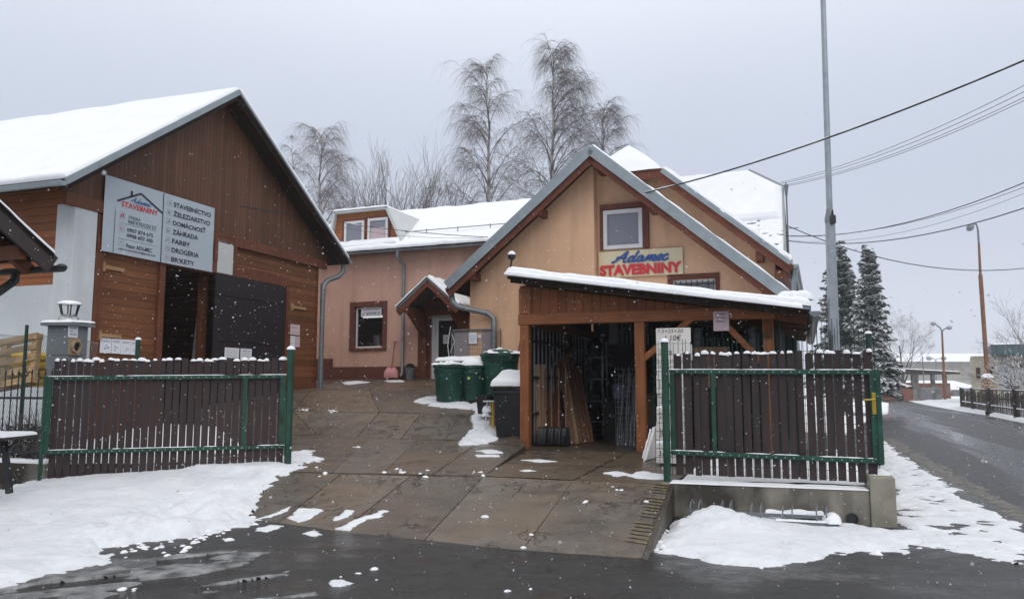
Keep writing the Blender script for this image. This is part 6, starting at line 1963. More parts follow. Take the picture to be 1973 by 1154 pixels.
# welded wire fence behind the gate
WF = Frame(tuple(P(1262, 915, 10.7)), 19.8)
t = thing('wire_fence', 'green welded wire mesh fence standing right behind the right hand gate', 'fence', fr=WF)
a, b = WF.hit(1262, 800)[0], WF.hit(1692, 800)[0]
m = MB(); zlo = WF.zb - .03
zt = lambda s_: WF.hit(1330, 661)[1] + (WF.hit(1660, 632)[1] - WF.hit(1330, 661)[1]) * (s_ - a) / (b - a)
k = a
rr = random.Random(9)
while k < b:
    m.tube([(k, 0, zlo), (k + rr.uniform(-.012, .012), rr.uniform(-.01, .01), zt(k) + rr.uniform(-.01, .05))], .0035, 4, False); k += .055
z = 0
while z < 15:
    h0 = zlo + .04 + z * .115
    if h0 < zt(a): m.tube([(a, .005, h0), ((a + b) / 2, .012, h0 + .02), (b, .005, h0 + .02)], .0035, 4, False)
    z += 1
m.build('wire', M['green_dark'], t)
for f in (.33, .66):
    m = MB(); m.tube([(a + (b - a) * f, .03, zlo), (a + (b - a) * f, .03, zt(a) - .15)], .02, 8); m.build('fence_post', M['green_dark'], t)

# left hand gate
GL = Frame(tuple(P(90, 925, 11.1)), -13.8)
n_p = 31
planks = []
for k in range(n_p):
    f = (k + .5) / n_p
    c = 97 + (548 - 97) * f
    w_ = 14.6 / 2 * 451 / (n_p * 14.55) * .86
    rr = random.Random(k + 50)
    jit = rr.uniform(-2, 2)
    yt = 692 - 1.5 * f + jit
    yb = (921 - 8 * f) if k < 9 else (905 - 16 * (k - 9) / 21)
    if k < 9: yb = 922 - 4 * k * .9 / 2
    planks.append((GL.hit(c - w_ + rr.uniform(-.4, .4), 800)[0], GL.hit(c + w_ + rr.uniform(-.4, .4), 800)[0], GL.hit(c, yb)[1] - (.06 if k >= 9 else 0.02), GL.hit(c, yt)[1]))
s0 = GL.hit(88, 800)[0]; s1 = GL.hit(549, 800)[0]
gz = (GL.hit(88, 729)[1], GL.hit(549, 725)[1]); gb = (GL.hit(88, 871)[1], GL.hit(549, 860)[1])
gl = plank_gate(GL, 'plank_gate', 'long dark planked gate leaf above the snow bank, left of the drive', planks, gz, gb, s0, s1,
                [(s0 + .03, .07), (GL.hit(471, 800)[0], .065), (s1 - .04, .08)], seed=8, capp=.86, cwide=1.08)
m = MB(); m.box(s0 - .04, s0 + .0, -.045, .015, GL.hit(88, 925)[1] - .1, gz[0] + .03); m.build('end_stile', M['green'], gl, bevel=.004)
m = MB(); x0 = planks[0][0]; x1 = planks[8][1]; zz = GL.hit(150, 912)[1]
m.box(x0, x1, .04, .062, zz - .12, zz + .06); m.build('kick_board', M['plank'], gl)
post(554, 675, 897, 11.85, .052, 'green', 'stout green post with a snow cap at the right end of the left hand gate')
post(264, 656, 700, 13.2, .04, 'green', 'short green post showing above the planks of the left hand gate')

# ------------------------------------------------------------------ low walls and fences on the left
lw0, lw1 = P(-30, 962, 11.6), P(84, 940, 11.3)
m = MB(); zt = P(60, 893, 11.35).z
d = (lw1 - lw0); d.z = 0; d.normalize(); bk = Vector((-d.y, d.x, 0))
A0 = Vector((lw0.x, lw0.y, 0)) - d * 4; A1 = Vector((lw1.x, lw1.y, 0))
m.prism([A0 + Vector((0, 0, -.1)), A1 + Vector((0, 0, -.1)), A1 + Vector((0, 0, zt)), A0 + Vector((0, 0, zt))], bk * .25)
lwall = m.build('low_wall', M['wall_conc'], None, bevel=.01)
tag(lwall, 'low stained concrete wall under the iron railing left of the long gate', 'wall')
m = MB(); m.snow(tuple(A0 + Vector((0, 0, zt))), tuple(A1 + Vector((0, 0, zt))), tuple(A1 + bk * .25 + Vector((0, 0, zt))), tuple(A0 + bk * .25 + Vector((0, 0, zt))), .05, 40, 6, 3, .05, .4, 5)
m.build('wall_snow', M['snow'], lwall, smooth=70)
t = thing('iron_railing', 'black iron railing with spiked bars on the low wall left of the long gate', 'railing', loc=tuple(A1))
m = MB(); k = 0
zr1, zr0 = P(40, 767, 11.4).z, P(40, 873, 11.4).z; zt2 = P(40, 722, 11.4).z
while k < 4.5:
    p = A1 - d * (k + .1) + bk * .12
    m.tube([(p.x, p.y, zt - .02), (p.x, p.y, zt2)], [.009, .009], 6, False); m.lathe([(.009, 0), (.016, .03), (.002, .1)], (p.x, p.y, zt2), 6); k += .125
m.build('bar', M['black_metal'], t)
m = MB()
for z in (zr1, zr0): m.beam(A1 + bk * .12 + Vector((0, 0, z)), A1 - d * 4.6 + bk * .12 + Vector((0, 0, z)), .03, .035)
m.build('rail', M['black_metal'], t)
# chain link fence behind
c0 = P(-60, 632, 12.0); c1 = P(189, 662, 12.6)
t = thing('chain_link_fence', 'slack diamond wire fence behind the long planked gate', 'fence', loc=(c0.x, c0.y, .3))
m = MB(); n_ = 62; zb_ = .7
L = (Vector((c1.x, c1.y, 0)) - Vector((c0.x, c0.y, 0)))
def cl(u, v):
    zt_ = c0.z + (c1.z - c0.z) * u - .04 * math.sin(u * math.pi * 2)
    return Vector((c0.x, c0.y, 0)) + L * u + Vector((0, 0, zb_ + (zt_ - zb_) * v))
rws = 18
for i in range(-rws, n_):
    for sgn in (1, -1):
        pts = []
        for j in range(rws + 1):
            u = (i + (j if sgn > 0 else rws - j)) / n_ * 1.0
            if -.001 <= u <= 1.001: pts.append(cl(u, j / rws))
        if len(pts) > 1: m.tube([pts[0], pts[-1]], .0028, 3, False)
m.tube([cl(u / 20, 1) for u in range(21)], .005, 4, False)
m.build('wire', M['mesh_wire'], t)
for (x, yt, yb) in ((43, 626, 760), (-60, 615, 760)):
    p = P(x, yb, 12.1); m = MB(); m.tube([(p.x, p.y, .3), (p.x, p.y, P(x, yt, 12.1).z)], .026, 10); m.build('fence_post', M['green_dark'], t, smooth=40)
# dry hedge behind the railing
t = thing('dry_shrub', 'dark leafless shrub behind the iron railing beside the long gate', 'shrub', loc=tuple(P(60, 890, 12.0)))
m = MB(); rr = random.Random(12); base = P(55, 895, 12.0)
for k in range(420):
    a = rr.uniform(0, 6.28); r_ = rr.uniform(0, .55); p = base + Vector((r_ * math.cos(a) * 1.1, r_ * math.sin(a) * .6, rr.uniform(-.3, .4)))
    dvec = Vector((rr.gauss(0, .6), rr.gauss(0, .5), rr.uniform(.1, 1))).normalized()
    pts = [p]
    for q in range(4): dvec = (dvec + Vector((rr.gauss(0, .35), rr.gauss(0, .35), rr.gauss(0, .3)))).normalized(); pts.append(pts[-1] + dvec * rr.uniform(.08, .2))
    m.tube(pts, [.007, .006, .005, .004, .003], 3, False)
m.build('twig', M['twig'], t)
m = MB()
for k in range(900):
    a = rr.uniform(0, 6.28); r_ = rr.uniform(0, .75); c = base + Vector((r_ * math.cos(a), r_ * math.sin(a) * .6, rr.uniform(-.3, .6)))
    u = Vector((rr.gauss(0, 1), rr.gauss(0, 1), rr.gauss(0, 1))).normalized() * .03; w = u.orthogonal().normalized() * .014
    m.add([c - u, c + w, c + u, c - w], [(0, 1, 2, 3)])
m.build('leaf_litter', plain('dry_brown_leaf', (.03, .028, .018), .8, .4, 6, 0), t)
# table with a snowy top at the edge of the frame
tp = P(4, 838, 9.6); tb_ = P(22, 948, 9.6)
t = thing('outdoor_table', 'dark outdoor table with a snow covered top and slanted metal leg by the low wall', 'table', loc=(tb_.x, tb_.y, tb_.z))
xr_ = P(39, 840, 9.6).x
m = MB(); m.box(xr_ - 1.3, xr_, tp.y - .3, tp.y + .35, tp.z - .05, tp.z - .012); m.build('table_top', M['dkwood'], t, bevel=.008)
m = MB(); m.snow((xr_ - 1.3, tp.y - .3, tp.z - .012), (xr_, tp.y - .3, tp.z - .012), (xr_, tp.y + .35, tp.z - .012), (xr_ - 1.3, tp.y + .35, tp.z - .012), .045, 20, 12, 4, .05, .3, 5); m.build('top_snow', M['snow'], t, smooth=70)
m = MB(); m.beam(P(8, 850, 9.62), P(18, 950, 9.5), .06, .06, (0, 1, 0)); m.tube([P(34, 851, 9.6), P(20, 862, 9.6), P(10, 888, 9.58)], .026, 8); m.build('leg', M['black_metal'], t)

# ------------------------------------------------------------------ roof corner of the neighbouring porch, far left
NB = Frame(tuple(P(105, 520, 9.0)), 19.0)
t = thing('porch_roof_corner', 'dark timber roof corner with snow edge and black gutter at the left edge', 'porch roof', loc=NB.w(-2.5, -2.5, 0))
t.rotation_euler = (0, 0, -NB.a); OFF[t.name] = Vector((-2.5, -2.5, 0))
a = NB.hitx(104, 491, 0); b = NB.hitx(0, 393, 0)
sl_ = (b[1] - a[1]) / (b[0] - a[0]); T1 = -3.6
zA_ = a[1]; zB_ = a[1] + sl_ * (T1 - a[0]); e0 = a[0]
m = MB(); slab(m, [(0, e0, zA_), (-4, e0, zA_), (-4, T1, zB_), (0, T1, zB_)], .06); m.build('roof_deck', M['soffit'], t)
m = MB(); m.beam((-.02, e0, zA_ - .12), (-.02, T1, zB_ - .12), .04, .22, (0, 0, 1)); m.build('bargeboard', plain('dark_brown_fascia', (.035, .022, .02), .5, .2, 5, .05), t)
m = MB(); m.snow((.02, e0, zA_ + .005), (.02, T1, zB_ + .005), (-4, T1, zB_ + .005), (-4, e0, zA_ + .005), .05, 30, 20, 6, .06, .3, 4); m.build('roof_snow', M['snow'], t, smooth=70)
zg = NB.hitx(112, 515, .05)[1]
m = MB(); half_gutter(m, (.06, e0 + .07, zg + .02), (-4, e0 + .07, zg + .02), .07); m.dome((.05, e0 + .07, zg + .01), .06, .06, .04, 10, 4)
q0 = NB.hit(30, 520, e0 + .07); q1 = NB.hit(26, 545, e0 + .05); q2 = NB.hit(-10, 568, e0 - .1)
m.tube([(q0[0], e0 + .07, zg - .02), (q0[0], e0 + .07, zg - .12), (q1[0], e0 + .03, q1[1]), (q2[0], e0 - .1, q2[1]), (q2[0] - .2, e0 - .15, q2[1] - .2), (q2[0] - .2, e0 - .15, 0)], .05, 10); m.build('gutter', M['black_metal'], t, smooth=50)
m = MB()
for k in range(4): m.beam((-.4 - k * .8, e0 + .02, zA_ - .16), (-.4 - k * .8, T1, zB_ - .16), .09, .13, (0, 0, 1))
m.beam((-.06, e0 - .35, zA_ + .28 - .3), (-4, e0 - .35, zA_ + .28 - .3), .12, .14); m.build('rafter', M['trim'], t)
m = MB()
for (ss, tt) in ((-2.4, e0 - .35), (-2.4, -3.3), (-3.9, e0 - .35), (-3.9, -3.3)): m.box(ss - .07, ss + .07, tt - .07, tt + .07, -.05, zA_ + (e0 - tt) * -sl_ - .3)
m.build('porch_post', M['trim'], t)

# ------------------------------------------------------------------ concrete wall under the right hand gate
t = thing('concrete_wall', 'low stained concrete retaining wall with end pier under the right hand gate', 'wall', fr=WA)
sL_ = WA.hit(1290, 960, 0)[0]; sp = WA.hit(1676, 960, .03)[0]
zw = (WA.hit(1310, 936, .03)[1] + WA.hit(1670, 940, .03)[1]) / 2
m = MB(); m.box(sL_ - .1, sp, .03, .35, -.3, zw); m.build('wall_body', M['wall_conc'], t, bevel=.012)
zp_ = WA.hit(1728, 920, 0)[1]
m = MB(); m.box(sp + .002, 0, 0, .5, -.3, zp_); m.build('end_pier', concrete('pier_concrete', (.27, .25, .20), (.10, .085, .065), thr=(.56, .62)), t, bevel=.015)
m = MB(); m.snow((sL_, .02, zw), (sp, .02, zw), (sp, .34, zw), (sL_, .34, zw), .016, 60, 8, 4, .05, .45, 6); m.snow((sp + .02, .2, zp_), (-.02, .2, zp_), (-.02, .49, zp_), (sp + .02, .49, zp_), .05, 10, 8, 5, .06, .4, 6); m.build('wall_snow', M['snow'], t, smooth=70)
for (x, y, r_) in ((1642, 1003, .055), (1558, 994, .055)):
    q = WA.hit(x, y, .03); m = MB(); ring_y(m, (q[0], max(q[1], .07)), r_, r_ + .012, .0, .04); m.tube([(q[0], .028, max(q[1], .07)), (q[0], .024, max(q[1], .07))], r_, 16); m.build('drain_pipe', M['black_metal'], t, smooth=40)
# bicycle rack
RK = Frame((*G(1590, 1012, .06).xy, 0.0), 16.5)
t = thing('bicycle_rack', 'low steel bicycle rack half buried in the snow before the concrete wall', 'bike rack', fr=RK)
x0 = RK.hit(1318, 1000)[0]; x1 = .12
m = MB(); m.beam((x0, 0, .07), (x1, 0, .07), .05, .04); m.beam((x0, .32, .10), (x1, .32, .10), .05, .04); m.beam((x1, 0, .07), (x1, .32, .10), .05, .04); m.build('base_rail', M['zinc_dark'], t, bevel=.004)
for (a_, b_) in ((1330, 1346), (1389, 1406), (1447, 1465), (1508, 1526), (1573, 1592)):
    m = MB()
    sa, sb = RK.hit(a_, 985)[0], RK.hit(b_, 985)[0]
    for q, tt in ((sa, .0), (sb, .0)):
        m.tube([(q, .0, .07), (q, .0, .20), (q + .012, .05, .25), (q + .02, .18, .26), (q + .02, .29, .24), (q + .02, .32, .10)], .0085, 6)
    m.build('wheel_hoop', M['zinc_dark'], t, smooth=50)
m = MB(); m.snow((x0 + 1.0, -.03, .09), (x1 - .1, -.03, .09), (x1 - .1, .03, .09), (x0 + 1.0, .03, .09), .02, 30, 5, 6, .02, .6, 8); m.snow((x0 + .9, .29, .12), (x1 - .1, .29, .12), (x1 - .1, .35, .12), (x0 + .9, .35, .12), .05, 30, 5, 7, .03, .5, 6); m.dome((x1 - .03, .1, .09), .1, .2, .1, 12, 4, 0, .2, 4); m.build('rack_snow', M['snow'], t, smooth=70)
# ------------------------------------------------------------------ trees
def arc(p, az, el0, el1, L, n, rr, wob=.06):
    pts = [Vector(p)]
    for i in range(n):
        f = (i + .5) / n
        el = el0 + (el1 - el0) * f ** 1.2
        a = az + rr.gauss(0, wob)
        pts.append(pts[-1] + Vector((math.cos(a) * math.cos(el), math.sin(a) * math.cos(el), math.sin(el))) * (L / n))
    return pts

def birch(name, label, base, H, rad, seed, hmin=.3, n_limb=26, n_sub=8, n_twig=5, r0=.16, tw=1.6, lean=(0, 0), group='bare weeping birches behind the houses', thick=1.0, bias=None):
    rr = random.Random(seed)
    t = thing(name, label, 'tree', loc=tuple(base), group=group)
    tr = MB(); pts = []; rs = []
    n_ = 16
    for i in range(n_ + 1):
        f = i / n_
        pts.append(Vector(base) + Vector((lean[0] * f + rr.gauss(0, .05), lean[1] * f + rr.gauss(0, .05), H * f))); rs.append(r0 * (1 - f) ** .8 + .012)
    tr.tube(pts, rs, 8)
    tr.build('trunk', M['birch'], t, smooth=60)
    def trunk_at(h):
        k = h * n_; i = min(int(k), n_ - 1); return pts[i].lerp(pts[i + 1], k - i)
    lb = MB(); tg = MB()
    for q in range(n_limb):
        h = hmin + (.985 - hmin) * ((q + rr.random()) / n_limb)
        az = q * 2.4 + rr.gauss(0, .4)
        if bias is not None and rr.random() < .35: az = bias + rr.gauss(0, .5)
        L = rad(h) * rr.uniform(.7, 1.3) * 1.45
        limb = arc(trunk_at(h), az, R(rr.uniform(60, 76)), R(rr.uniform(0, 50)), L, 8, rr)
        k0 = (.016 + .028 * (1 - h)) * thick
        lb.tube(limb, [k0 * (1 - i / 8.6) + .005 for i in range(9)], 4, False)
        for s_ in range(n_sub):
            u = rr.uniform(.2, 1.0); i = min(int(u * 8), 7); p = limb[i].lerp(limb[i + 1], u * 8 - i)
            a2 = az + rr.gauss(0, .9); L2 = L * rr.uniform(.18, .42)
            sub = arc(p, a2, R(rr.uniform(25, 65)), R(rr.uniform(-85, -30)), L2, 5, rr, .15)
            tg.tube(sub, [.010 * thick, .009 * thick, .008 * thick, .007 * thick, .006 * thick, .005 * thick], 3, False)
            for w_ in range(n_twig):
                u2 = rr.uniform(.15, 1); j = min(int(u2 * 5), 4); p2 = sub[j].lerp(sub[j + 1], u2 * 5 - j)
                L3 = tw * rr.uniform(.35, 1.0) * (.6 + .5 * min(1, rad(h) / 2))
                tw_ = arc(p2, a2 + rr.gauss(0, 1.0), R(rr.uniform(-50, 25)), R(rr.uniform(-92, -82)), L3, 4, rr, .25)
                tg.tube(tw_, [.0048 * thick, .0042 * thick, .0036 * thick, .003 * thick, .002 * thick], 3, False)
    cr = lb.build('limb', M['twig'], t); tg.build('crown', M['twig'], t)
    return t
def stepped(tab):
    def f(h):
        for (h0, r0), (h1, r1) in zip(tab[:-1], tab[1:]):
            if h <= h1: return r0 + (r1 - r0) * max(0, (h - h0) / (h1 - h0))
        return tab[-1][1]
    return f
def tree_at(px_base, px_top, py_top, d):
    b = P(px_base, 700, d); tp = P(px_top, py_top, d)
    return Vector((b.x, b.y, .5)), tp.z - .5, tp.x - b.x
b_, H_, l_ = tree_at(946, 940, 122, 45)
birch('birch_tree', 'slim bare birch standing left of the tallest birch, its trunk rising from the wing roof', b_, H_, stepped([(.3, 2.6), (.55, 3.0), (.66, 2.0), (.8, 1.8), (.9, 1.4), (1, .3)]), 11, .36, 48, 9, 8, .19, 1.9, (l_, 0), bias=R(175))
b_, H_, l_ = tree_at(1055, 1068, 92, 43)
birch('birch_tree', 'tallest and densest bare birch, right behind the peak of the apricot gable', b_, H_, stepped([(.3, 2.6), (.5, 2.6), (.68, 2.2), (.8, 1.7), (.92, 1.3), (1, .3)]), 23, .33, 70, 9, 9, .2, 1.9, (l_, 0), bias=R(-10))
b_, H_, l_ = tree_at(1150, 1162, 205, 46)
birch('birch_tree', 'smaller rounded bare birch showing right of the tallest one above the gable', b_, H_, stepped([(.3, 2.0), (.6, 1.9), (.85, 1.5), (1, .5)]), 37, .4, 46, 9, 8, .14, 1.7, (l_, 0), bias=R(0))
b_, H_, l_ = tree_at(613, 617, 252, 48)
birch('birch_tree', 'bare weeping birch showing between the barn roof and the dormer', b_, H_, stepped([(.3, 2.4), (.6, 2.3), (.8, 1.7), (.92, 1.2), (1, .4)]), 41, .38, 44, 9, 8, .17, 2.1, (l_, 0), bias=R(0))
b_, H_, l_ = tree_at(563, 562, 262, 52)
birch('birch_tree', 'faint slender birch half hidden by the right slope of the barn roof', b_, H_, stepped([(.3, 1.2), (.8, 1.1), (1, .3)]), 43, .5, 16, 7, 6, .12, 2.0, (l_, 0))

def bare_tree(name, label, base, H, spread, seed, stems=1, depth=5, r0=.14, ang=.5, mat='bark', cat='tree', group=None, snow=False, lean=0.0, lift=.25, n_br=3):
    rr = random.Random(seed)
    t = thing(name, label, cat, loc=tuple(base), group=group)
    tr, tg, sn = MB(), MB(), MB()
    def grow(p, d, L, r, lev):
        n_ = 3; pts = [p]; dd = Vector(d)
        for i in range(n_):
            dd = (dd + Vector((rr.gauss(0, .10), rr.gauss(0, .10), rr.gauss(.02, .08)))).normalized()
            pts.append(pts[-1] + dd * L / n_)
        r1 = r * .62
        (tr if lev < 2 else tg).tube(pts, [r + (r1 - r) * i / n_ for i in range(n_ + 1)], 6 if lev < 2 else 3, False)
        if snow and lev >= 2 and rr.random() < .5:
            q = [p_ + Vector((0, 0, r * .9)) for p_ in pts[:3]]; sn.tube(q, r * .8 + .006, 3, False)
        if lev >= depth: return
        nb = n_br if lev else n_br + 2
        for k in range(nb):
            u = rr.uniform(.35, 1.0) if k else 1.0
            i = min(int(u * n_), n_ - 1); q = pts[i].lerp(pts[i + 1], u * n_ - i)
            a = rr.uniform(0, 6.28); s_ = ang * rr.uniform(.5, 1.4) * (1 if k else .35)
            o = dd.orthogonal().normalized(); o2 = dd.cross(o)
            nd = (dd + (o * math.cos(a) + o2 * math.sin(a)) * s_ * spread + Vector((0, 0, lift * .3))).normalized()
            grow(q, nd, L * rr.uniform(.58, .82), max(r1 * rr.uniform(.6, .95), .006), lev + 1)
    for s_ in range(stems):
        a = rr.uniform(0, 6.28); k = 0 if stems == 1 else rr.uniform(.1, .75)
        d0 = Vector((math.cos(a) * k + lean, math.sin(a) * k * .6, 1)).normalized()
        grow(Vector(base) + Vector((math.cos(a) * k * .6, math.sin(a) * k * .4, 0)), d0, H * (.34 if stems == 1 else .4), r0 * rr.uniform(.7, 1), 0)
    tr.build('trunk', M[mat], t, smooth=60); tg.build('crown', M['twig'], t)
    if snow and sn.v: sn.build('twig_snow', M['snow'], t)
    return t
b_, H_, l_ = tree_at(780, 790, 322, 36)
bare_tree('bare_tree', 'wide many stemmed bare tree directly behind the dormer roof', b_ + Vector((0, 0, 3.2)), H_ * .74, .75, 5, 11, 4, .085, .55, group=None)
b_, H_, l_ = tree_at(690, 690, 370, 38)
bare_tree('bare_tree', 'thin bare scrub between the leftmost birch and the dormer', b_ + Vector((0, 0, 3.6)), H_ * .55, .8, 9, 4, 3, .06, .6)
b_, H_, l_ = tree_at(1738, 1740, 585, 92)
b_.z = 0
bare_tree('bare_tree', 'bare round headed tree with snowy twigs right of the two spruces', b_, H_ * .95, .85, 14, 1, 7, .22, .58, snow=True, n_br=3)
b_ = P(2072, 760, 45); b_.z = 0
bare_tree('bare_tree', 'bare branches reaching in at the right edge above the teal roof', b_, 6.6, 1.1, 18, 2, 5, .12, .75, lean=-.2)
b_ = P(1962, 770, 47); b_.z = 0.1
bare_tree('snowy_shrub', 'snow laden twiggy shrub behind the wooden fence on the right', b_, 3.4, 1.3, 21, 9, 4, .03, .9, cat='shrub', snow=True)

def conifer(name, label, base, H, Rm, seed, mat, snow, whorl=.42, fan=1.0):
    rr = random.Random(seed)
    t = thing(name, label, 'tree', loc=tuple(base), group='snow dusted conifers beside the road')
    m = MB(); m.tube([Vector(base), Vector(base) + Vector((0, 0, H * .98))], [.17, .02], 8); m.build('trunk', M['bark'], t)
    nd, sn = MB(), MB()
    z = H * .15
    while z < H * .985:
        f = z / H
        R_ = Rm * (1 - f) ** .85 * rr.uniform(.86, 1.12) + .12
        nb = max(5, int(10 * (1 - f) + 5))
        a0 = rr.uniform(0, 6.28)
        for b in range(nb):
            az = a0 + b * 6.283 / nb + rr.gauss(0, .15)
            L = R_ * rr.uniform(.5, 1.2)
            e0 = R(rr.uniform(0, 25)) if f > .6 else R(rr.uniform(-18, 8))
            pts = arc(Vector(base) + Vector((0, 0, z + rr.gauss(0, .16))), az, e0, e0 - R(rr.uniform(8, 30)), L, 4, rr, .06)
            nd.tube(pts, [.018, .014, .011, .008, .004], 3, False)
            ns = max(4, int(L / .085))
            side = Vector((-math.sin(az), math.cos(az), 0))
            for s_ in range(ns):
                u = .12 + .88 * (s_ + rr.random() * .6) / ns; i = min(int(u * 4), 3); p = pts[i].lerp(pts[i + 1], min(1, u * 4 - i))
                d = (pts[i + 1] - pts[i]).normalized()
                for sg in (1, -1):
                    ln = fan * (.16 + .30 * (1 - u) * min(1, L) + .05) * rr.uniform(.7, 1.2)
                    dv = (d * .75 + side * sg * rr.uniform(.6, 1.1) + Vector((0, 0, rr.uniform(-.75, .1)))).normalized()
                    e = p + dv * ln; wv = d.cross(dv).cross(dv).normalized() * rr.uniform(.03, .055)
                    up = Vector((0, 0, rr.uniform(-.02, .03)))
                    mid = p.lerp(e, .45)
                    nd.add([p, mid + wv + up, e, mid - wv + up], [(0, 1, 2, 3)])
                    nd.add([p + Vector((0, 0, -.02)), mid + Vector((0, 0, -.075)) + wv * .3, e + Vector((0, 0, -.05)), mid + Vector((0, 0, .02))], [(0, 1, 2, 3)])
                    if rr.random() < snow * 1.5:
                        o = Vector((0, 0, .024)); w2 = wv * rr.uniform(1.2, 2.4) + Vector((0, 0, -.02))
                        sn.add([p + o, mid + w2 + o * 1.6, p.lerp(e, .9) + o, mid - w2 + o * 1.6], [(0, 1, 2, 3)])
        for q in range(int(26 * (1 - f) + 6)):
            az = rr.uniform(0, 6.28); r_ = R_ * rr.uniform(.1, .75); c = Vector(base) + Vector((r_ * math.cos(az), r_ * math.sin(az), z + rr.gauss(0, .2) - r_ * .2))
            d = Vector((math.cos(az), math.sin(az), rr.uniform(-.9, .1))).normalized() * rr.uniform(.14, .3); w2 = d.orthogonal().normalized() * rr.uniform(.03, .06)
            nd.add([c, c + d * .5 + w2, c + d, c + d * .5 - w2], [(0, 1, 2, 3)])
            if rr.random() < snow * .5: sn.add([c + Vector((0, 0, .03)), c + d * .5 + w2 * 1.2 + Vector((0, 0, .035)), c + d * .9 + Vector((0, 0, .03)), c + d * .5 - w2 * 1.2 + Vector((0, 0, .035))], [(0, 1, 2, 3)])
        z += whorl * rr.uniform(.5, 1.1) * (.5 + .45 * (1 - f))
    nd.build('crown', M[mat], t); sn.build('snow_load', M['snow'], t)
    return t
b_, H_, l_ = tree_at(1627, 1622, 472, 45); b_.z = 0; H_ += .5
conifer('spruce_tree', 'broader grey green spruce behind the tall steel pole', b_, H_, 2.45, 5, 'needles', .5, .34, 1.35)
b_, H_, l_ = tree_at(1684, 1680, 473, 42); b_.z = 0; H_ += .5
conifer('spruce_tree', 'narrow pointed spruce with heavy snow on its boughs, right of the broader spruce', b_, H_, 1.5, 8, 'needles2', .75, .34, 1.2)
# ------------------------------------------------------------------ poles, lamps and lines
p = P(1609, 770, 17.0); p.z = -.05
t = thing('steel_pole', 'tall stepped galvanised steel pole rising above the right hand gate', 'pole', loc=tuple(p))
c1 = P(1599, 420, 17.0); tp = P(1584.5, -40, 17.0)
lo = Vector((p.x, p.y, -.1))
m = MB(); m.tube([lo, lo.lerp(c1, .5), c1 + Vector((0, 0, -.12))], [.125, .115, .104], 20); m.build('lower_tube', M['galv'], t, smooth=50)
m = MB(); m.tube([c1 + Vector((0, 0, -.115)), c1 + Vector((0, 0, -.02)), c1 + Vector((0, 0, .12)), c1 + Vector((0, 0, .2))], [.11, .116, .08, .07], 20); m.build('collar', M['zinc_dark'], t, smooth=40)
m = MB(); m.tube([c1 + Vector((0, 0, .2)), tp, tp + (tp - c1) * .25], [.068, .056, .05], 20); m.build('upper_tube', M['galv'], t, smooth=50)
m = MB(); m.box(c1.x - .05, c1.x + .05, c1.y - .2, c1.y - .1, c1.z - .16, c1.z + .02); m.tube([c1 + Vector((-.0, -.14, .0)), c1 + Vector((.0, -.15, .14))], .02, 6); m.build('bracket', M['black_metal'], t)

def lamp_rust():
    b = P(1904, 748, 58); tp = P(1884, 452, 58)
    t = thing('street_lamp', 'tall rusty orange street lamp with a single bent arm rising from a stone footing', 'street lamp', loc=(b.x, b.y, 0))
    mid = P(1889, 530, 58)
    m = MB(); m.tube([(b.x, b.y, .1), mid], [.16, .15], 10); m.tube([mid, P(1886, 470, 58)], [.10, .08], 10); m.build('pole', M['rust'], t, smooth=50)
    m = MB(); m.tube([P(1886, 470, 58), P(1884, 442, 58), P(1881, 432, 58), P(1876, 432, 58), P(1872, 437, 58)], [.08, .07, .065, .06, .055], 8); m.build('arm', M['zinc_dark'], t, smooth=60)
    a, c = P(1874, 434, 58), P(1864, 444, 58)
    m = MB(); m.tube([a, a.lerp(c, .3), a.lerp(c, .7), c], [.12, .26, .24, .08], 10); m.build('lamp_head', M['zinc_dark'], t, smooth=60)
    z0, z1 = 0, P(1900, 727, 58).z
    m = MB(); m.lathe([(.45, 0), (.42, z1 * .6), (.34, z1)], (P(1903, 740, 58).x, 58, 0), 12); m.build('stone_footing', concrete('ochre_stone', (.26, .16, .09), (.12, .08, .05)), t)
    m = MB(); m.dome((P(1903, 740, 58).x, 58, z1 - .02), .4, .4, .34, 14, 5, 0, .08, 3); m.build('snow_cap', M['snow'], t, smooth=80)
lamp_rust()
def lamp_double(px0, py0, px1, py1, d, arms, label, r):
    b = P(px0, py0, d); tp = P(px1, py1, d)
    t = thing('street_lamp', label, 'street lamp', loc=(b.x, b.y, 0))
    m = MB(); m.tube([(b.x, b.y, 0), tp], [r, r * .6], 8); m.build('pole', M['rust'] if d < 100 else M['zinc_dark'], t, smooth=50)
    for (ax, ay, hx, hy) in arms:
        m = MB(); m.tube([tp, P(px1 + (ax - px1) * .3, py1 + (ay - py1) * .6, d), P(ax, ay, d)], r * .5, 6); m.build('arm', M['zinc_dark'], t, smooth=60)
        c = P(hx, hy, d); k = d / FPX
        m = MB(); m.lathe([(.01, -5 * k), (4.5 * k, -3 * k), (5.5 * k, 0), (3 * k, 3 * k), (.01, 3.6 * k)], c, 12); m.build('lamp_head', M['zinc'], t, smooth=60)
lamp_double(1821, 770, 1815, 640, 76, [(1804, 626, 1798, 623), (1824, 632, 1829, 631)], 'brown double armed street lamp with round heads by the brick shelter', .14)
lamp_double(1804, 738, 1803, 694, 120, [(1796, 690, 1790, 690), (1811, 690, 1818, 690)], 'small faint double armed lamp before the long grey hall', .12)
